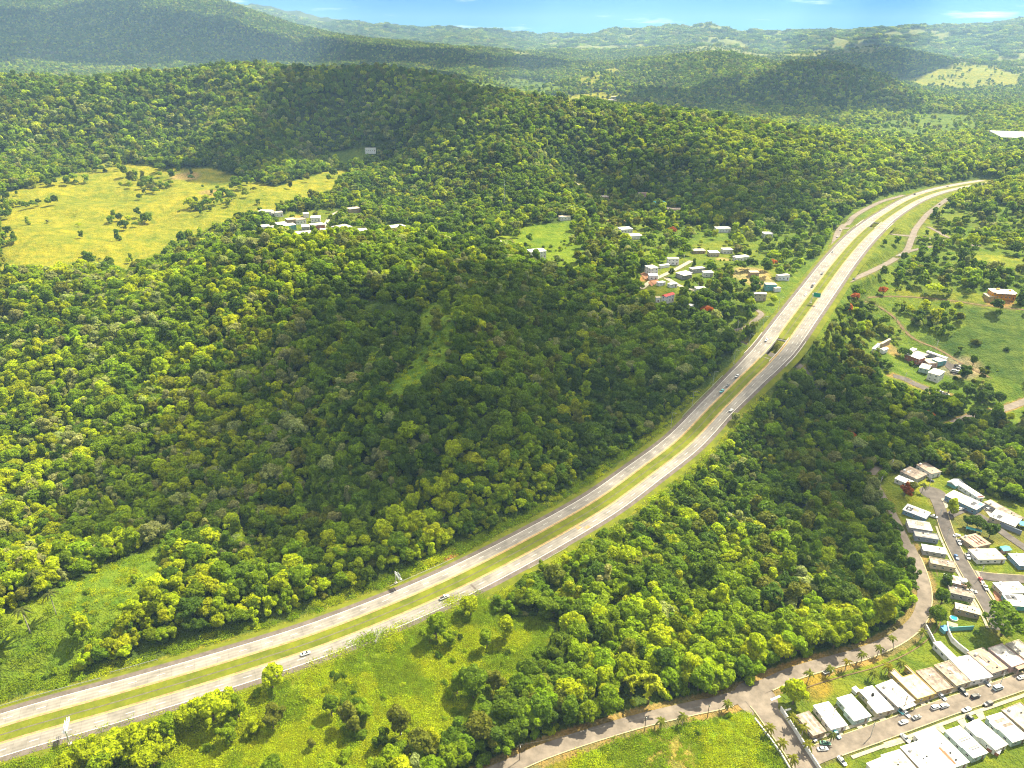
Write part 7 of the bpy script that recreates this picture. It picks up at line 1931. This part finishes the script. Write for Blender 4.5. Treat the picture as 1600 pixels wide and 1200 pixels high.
slab([(1503, 931), (1512, 926), (1530, 950), (1520, 955)], 'forecourt of the white roof with panels')
slab([(1551, 925), (1562, 920), (1572, 940), (1560, 948)], 'brown forecourt at the corner of the cross street', 'terracotta')
slab([(1462, 782), (1476, 778), (1482, 792), (1470, 800)], 'pale apron at the turning circle')
slab([(1534, 792), (1552, 784), (1572, 808), (1552, 815)], 'grey yard between two white roofs', 'concrete')
slab([(1470, 566), (1490, 560), (1512, 578), (1490, 586)], 'paved yard of the compound', 'asphalt', .35)
slab([(512, 364), (530, 352), (550, 356), (545, 366)], 'pale paved yard in the hill village', 'pavement', .5)
slab([(1008, 432), (1018, 428), (1030, 440), (1022, 446)], 'terracotta terrace by the wood in the valley village', 'terracotta', .5)
slab([(1000, 428), (1012, 424), (1030, 440), (1018, 448)], 'red earth terrace in the valley village', 'terracotta', .3, 'terrace')
# clipped hedge by the brown roof
q0, q1 = survey(1489, 942), survey(1514, 946)
hd = empty('hedge', q0); tag(hd, 'clipped green hedge in front of the brown stained roof', 'hedge')
R_ = np.random.default_rng(77); dv = np.array(q1) - np.array(q0); nP = 700; t_ = R_.random(nP)
P_ = dv[None] * t_[:, None] + R_.uniform(-1, 1, (nP, 3)) * [.7, .7, .8] + [0, 0, .8]
c_ = link_mesh('foliage', leaves_mesh('foliage', P_, R_.normal(size=(nP, 3)) + [0, 0, .6], R_.uniform(.15, .35, nP), R_), hd); c_['tint'] = [.07, .12, .012, 1]
# bare dead tree at the roadside
q = survey(588, 1008); dt = empty('bare_tree', q); tag(dt, 'leafless grey tree at the edge of the near carriageway', 'tree')
b = MB(); R_ = np.random.default_rng(4)
def grow_branch(p, d, ln, r, dep):
    e = p + d * ln; b.path([p, (p + e) / 2 + Vector(R_.normal(size=3)) * ln * .05, e], [r, r * .8, r * .55], 5)
    if dep:
        for k in range(3):
            nd = (d + Vector(R_.normal(size=3)) * .55).normalized(); nd.z = abs(nd.z) * .8 + .15; grow_branch(e, nd.normalized(), ln * .68, r * .55, dep - 1)
grow_branch(Vector((0, 0, -.3)), Vector((0, 0, 1)), 3.6, .26, 4)
b.build('trunk', M['pole'], dt)
HAZE = 0.000075
# ------------------------------------------------------------------ clouds whose shade lies on the hills
def cloud_material():
    m = bpy.data.materials.new('cloud'); m.use_nodes = True
    n, l = m.node_tree.nodes, m.node_tree.links
    n.clear()
    out = n.new('ShaderNodeOutputMaterial'); d = n.new('ShaderNodeBsdfDiffuse'); t = n.new('ShaderNodeBsdfTranslucent'); x = n.new('ShaderNodeMixShader')
    d.inputs[0].default_value = (0.9, 0.9, 0.9, 1); t.inputs[0].default_value = (0.9, 0.9, 0.9, 1); x.inputs[0].default_value = 0.5
    l.new(d.outputs[0], x.inputs[1]); l.new(t.outputs[0], x.inputs[2]); tp = n.new('ShaderNodeBsdfTransparent'); y = n.new('ShaderNodeMixShader'); y.inputs[0].default_value = 0.62      # thin cloud: some sun comes through
    l.new(x.outputs[0], y.inputs[1]); l.new(tp.outputs[0], y.inputs[2]); l.new(y.outputs[0], out.inputs[0])
    return m
M['cloud'] = cloud_material()
_ico = bmesh.new(); bmesh.ops.create_icosphere(_ico, subdivisions=3, radius=1.0)
ICO_V = np.array([v.co[:] for v in _ico.verts]); ICO_F = [tuple(v.index for v in f.verts) for f in _ico.faces]; _ico.free()
M['cloud_dense'] = M['cloud'].copy(); M['cloud_dense'].node_tree.nodes[[n_.name for n_ in M['cloud_dense'].node_tree.nodes if n_.type == 'MIX_SHADER'][1]].inputs[0].default_value = 0.30
def cloud(outline_px, alt, label, puff):
    """a cumulus that shades the ground inside a photo outline"""
    poly = []
    for a, b in zip(outline_px, outline_px[1:] + outline_px[:1]):
        for k in range(4):
            q = survey(a[0] + (b[0] - a[0]) * k / 4, a[1] + (b[1] - a[1]) * k / 4)
            f = (alt - q[2]) / SUNV.z
            poly.append((q[0] + SUNV.x * f, q[1] + SUNV.y * f))
    poly = np.array(poly)
    lo, hi = poly.min(0), poly.max(0)
    xs, ys = np.meshgrid(np.arange(lo[0], hi[0], puff * 0.8), np.arange(lo[1], hi[1], puff * 0.8))
    xs = xs.ravel() + RNG.uniform(-.3, .3, xs.size) * puff; ys = ys.ravel() + RNG.uniform(-.3, .3, ys.size) * puff
    k = inside(xs, ys, poly)
    V, F = [], []
    c = poly.mean(0)
    for x, y in zip(xs[k], ys[k]):
        r = puff * RNG.uniform(0.55, 0.95)
        w = ICO_V * (1 + 0.22 * (vnoise(ICO_V[:, 0] * 2.3 + x, ICO_V[:, 1] * 2.3 + ICO_V[:, 2] * 1.7 + y) - 0.5)[:, None] * 2)
        n0 = len(V)
        V += (w * [r, r, r * 0.7] + [x, y, alt + r * 0.35]).tolist()
        F += [tuple(i + n0 for i in f) for f in ICO_F]
    me = bpy.data.meshes.new('cloud'); me.from_pydata(V, [], F); me.materials.append(M['cloud_dense'] if puff > 85 else M['cloud'])
    me.polygons.foreach_set('use_smooth', [True] * len(me.polygons)); me.update()
    o = link_mesh('cloud', me); tag(o, label, kind='structure')
    return o
cloud([(420, 600), (500, 450), (620, 430), (760, 440), (900, 470), (1010, 500), (1090, 560), (1080, 620), (1010, 660), (940, 690), (860, 760), (800, 800), (700, 830), (620, 830), (560, 790), (470, 780), (400, 790), (280, 800), (270, 740), (400, 690)], 1250, 'cloud shading the middle of the wooded hill', 60)
cloud([(350, 240), (440, 180), (480, 125), (560, 104), (690, 118), (790, 150), (700, 190), (640, 230), (540, 262), (430, 262)], 1500, 'cloud shading the far dark hill', 86)
cloud([(930, 300), (1010, 262), (1130, 265), (1240, 280), (1290, 300), (1250, 350), (1180, 360), (1080, 340), (980, 330)], 1400, 'cloud shading the foot of the third range', 60)
cloud([(1190, 610), (1270, 600), (1350, 610), (1420, 640), (1500, 660), (1560, 690), (1480, 720), (1400, 780), (1430, 860), (1400, 940), (1330, 930), (1260, 820), (1190, 740), (1175, 670)], 1250, 'cloud shading the right thicket', 42)
cloud([(-300, 100), (-300, 40), (0, 20), (250, 10), (400, 50), (560, 75), (700, 85), (900, 100), (900, 112), (700, 104), (450, 98), (200, 100)], 1900, 'cloud bank shading the left mountain', 190)
cloud([(1000, 150), (1120, 140), (1230, 130), (1350, 150), (1400, 165), (1250, 185), (1100, 180), (1000, 165)], 1700, 'cloud shading the middle hills', 110)
cloud([(1250, 105), (1300, 85), (1370, 68), (1480, 100), (1400, 120), (1300, 122)], 1900, 'cloud shading the dark hill on the right', 200)

# ------------------------------------------------------------------ haze
def haze_box(dens):
    zt = max(float(GZ.max()), CAM_H) + 25; zb = float(GZ.min()) - 8
    b = MB().box(-15600, 15600, -15600, 15600, zb, zt)
    m = bpy.data.materials.new('haze'); m.use_nodes = True
    n, l = m.node_tree.nodes, m.node_tree.links
    n.clear()
    out = n.new('ShaderNodeOutputMaterial'); v = n.new('ShaderNodeVolumePrincipled')
    v.inputs['Color'].default_value = (0.40, 0.66, 1.0, 1); v.inputs['Density'].default_value = dens; v.inputs['Anisotropy'].default_value = 0.0
    l.new(v.outputs[0], out.inputs['Volume'])
    o = b.build('haze', m); tag(o, 'thin pale haze filling the valley air', kind='stuff')
if HAZE > 0: haze_box(HAZE)
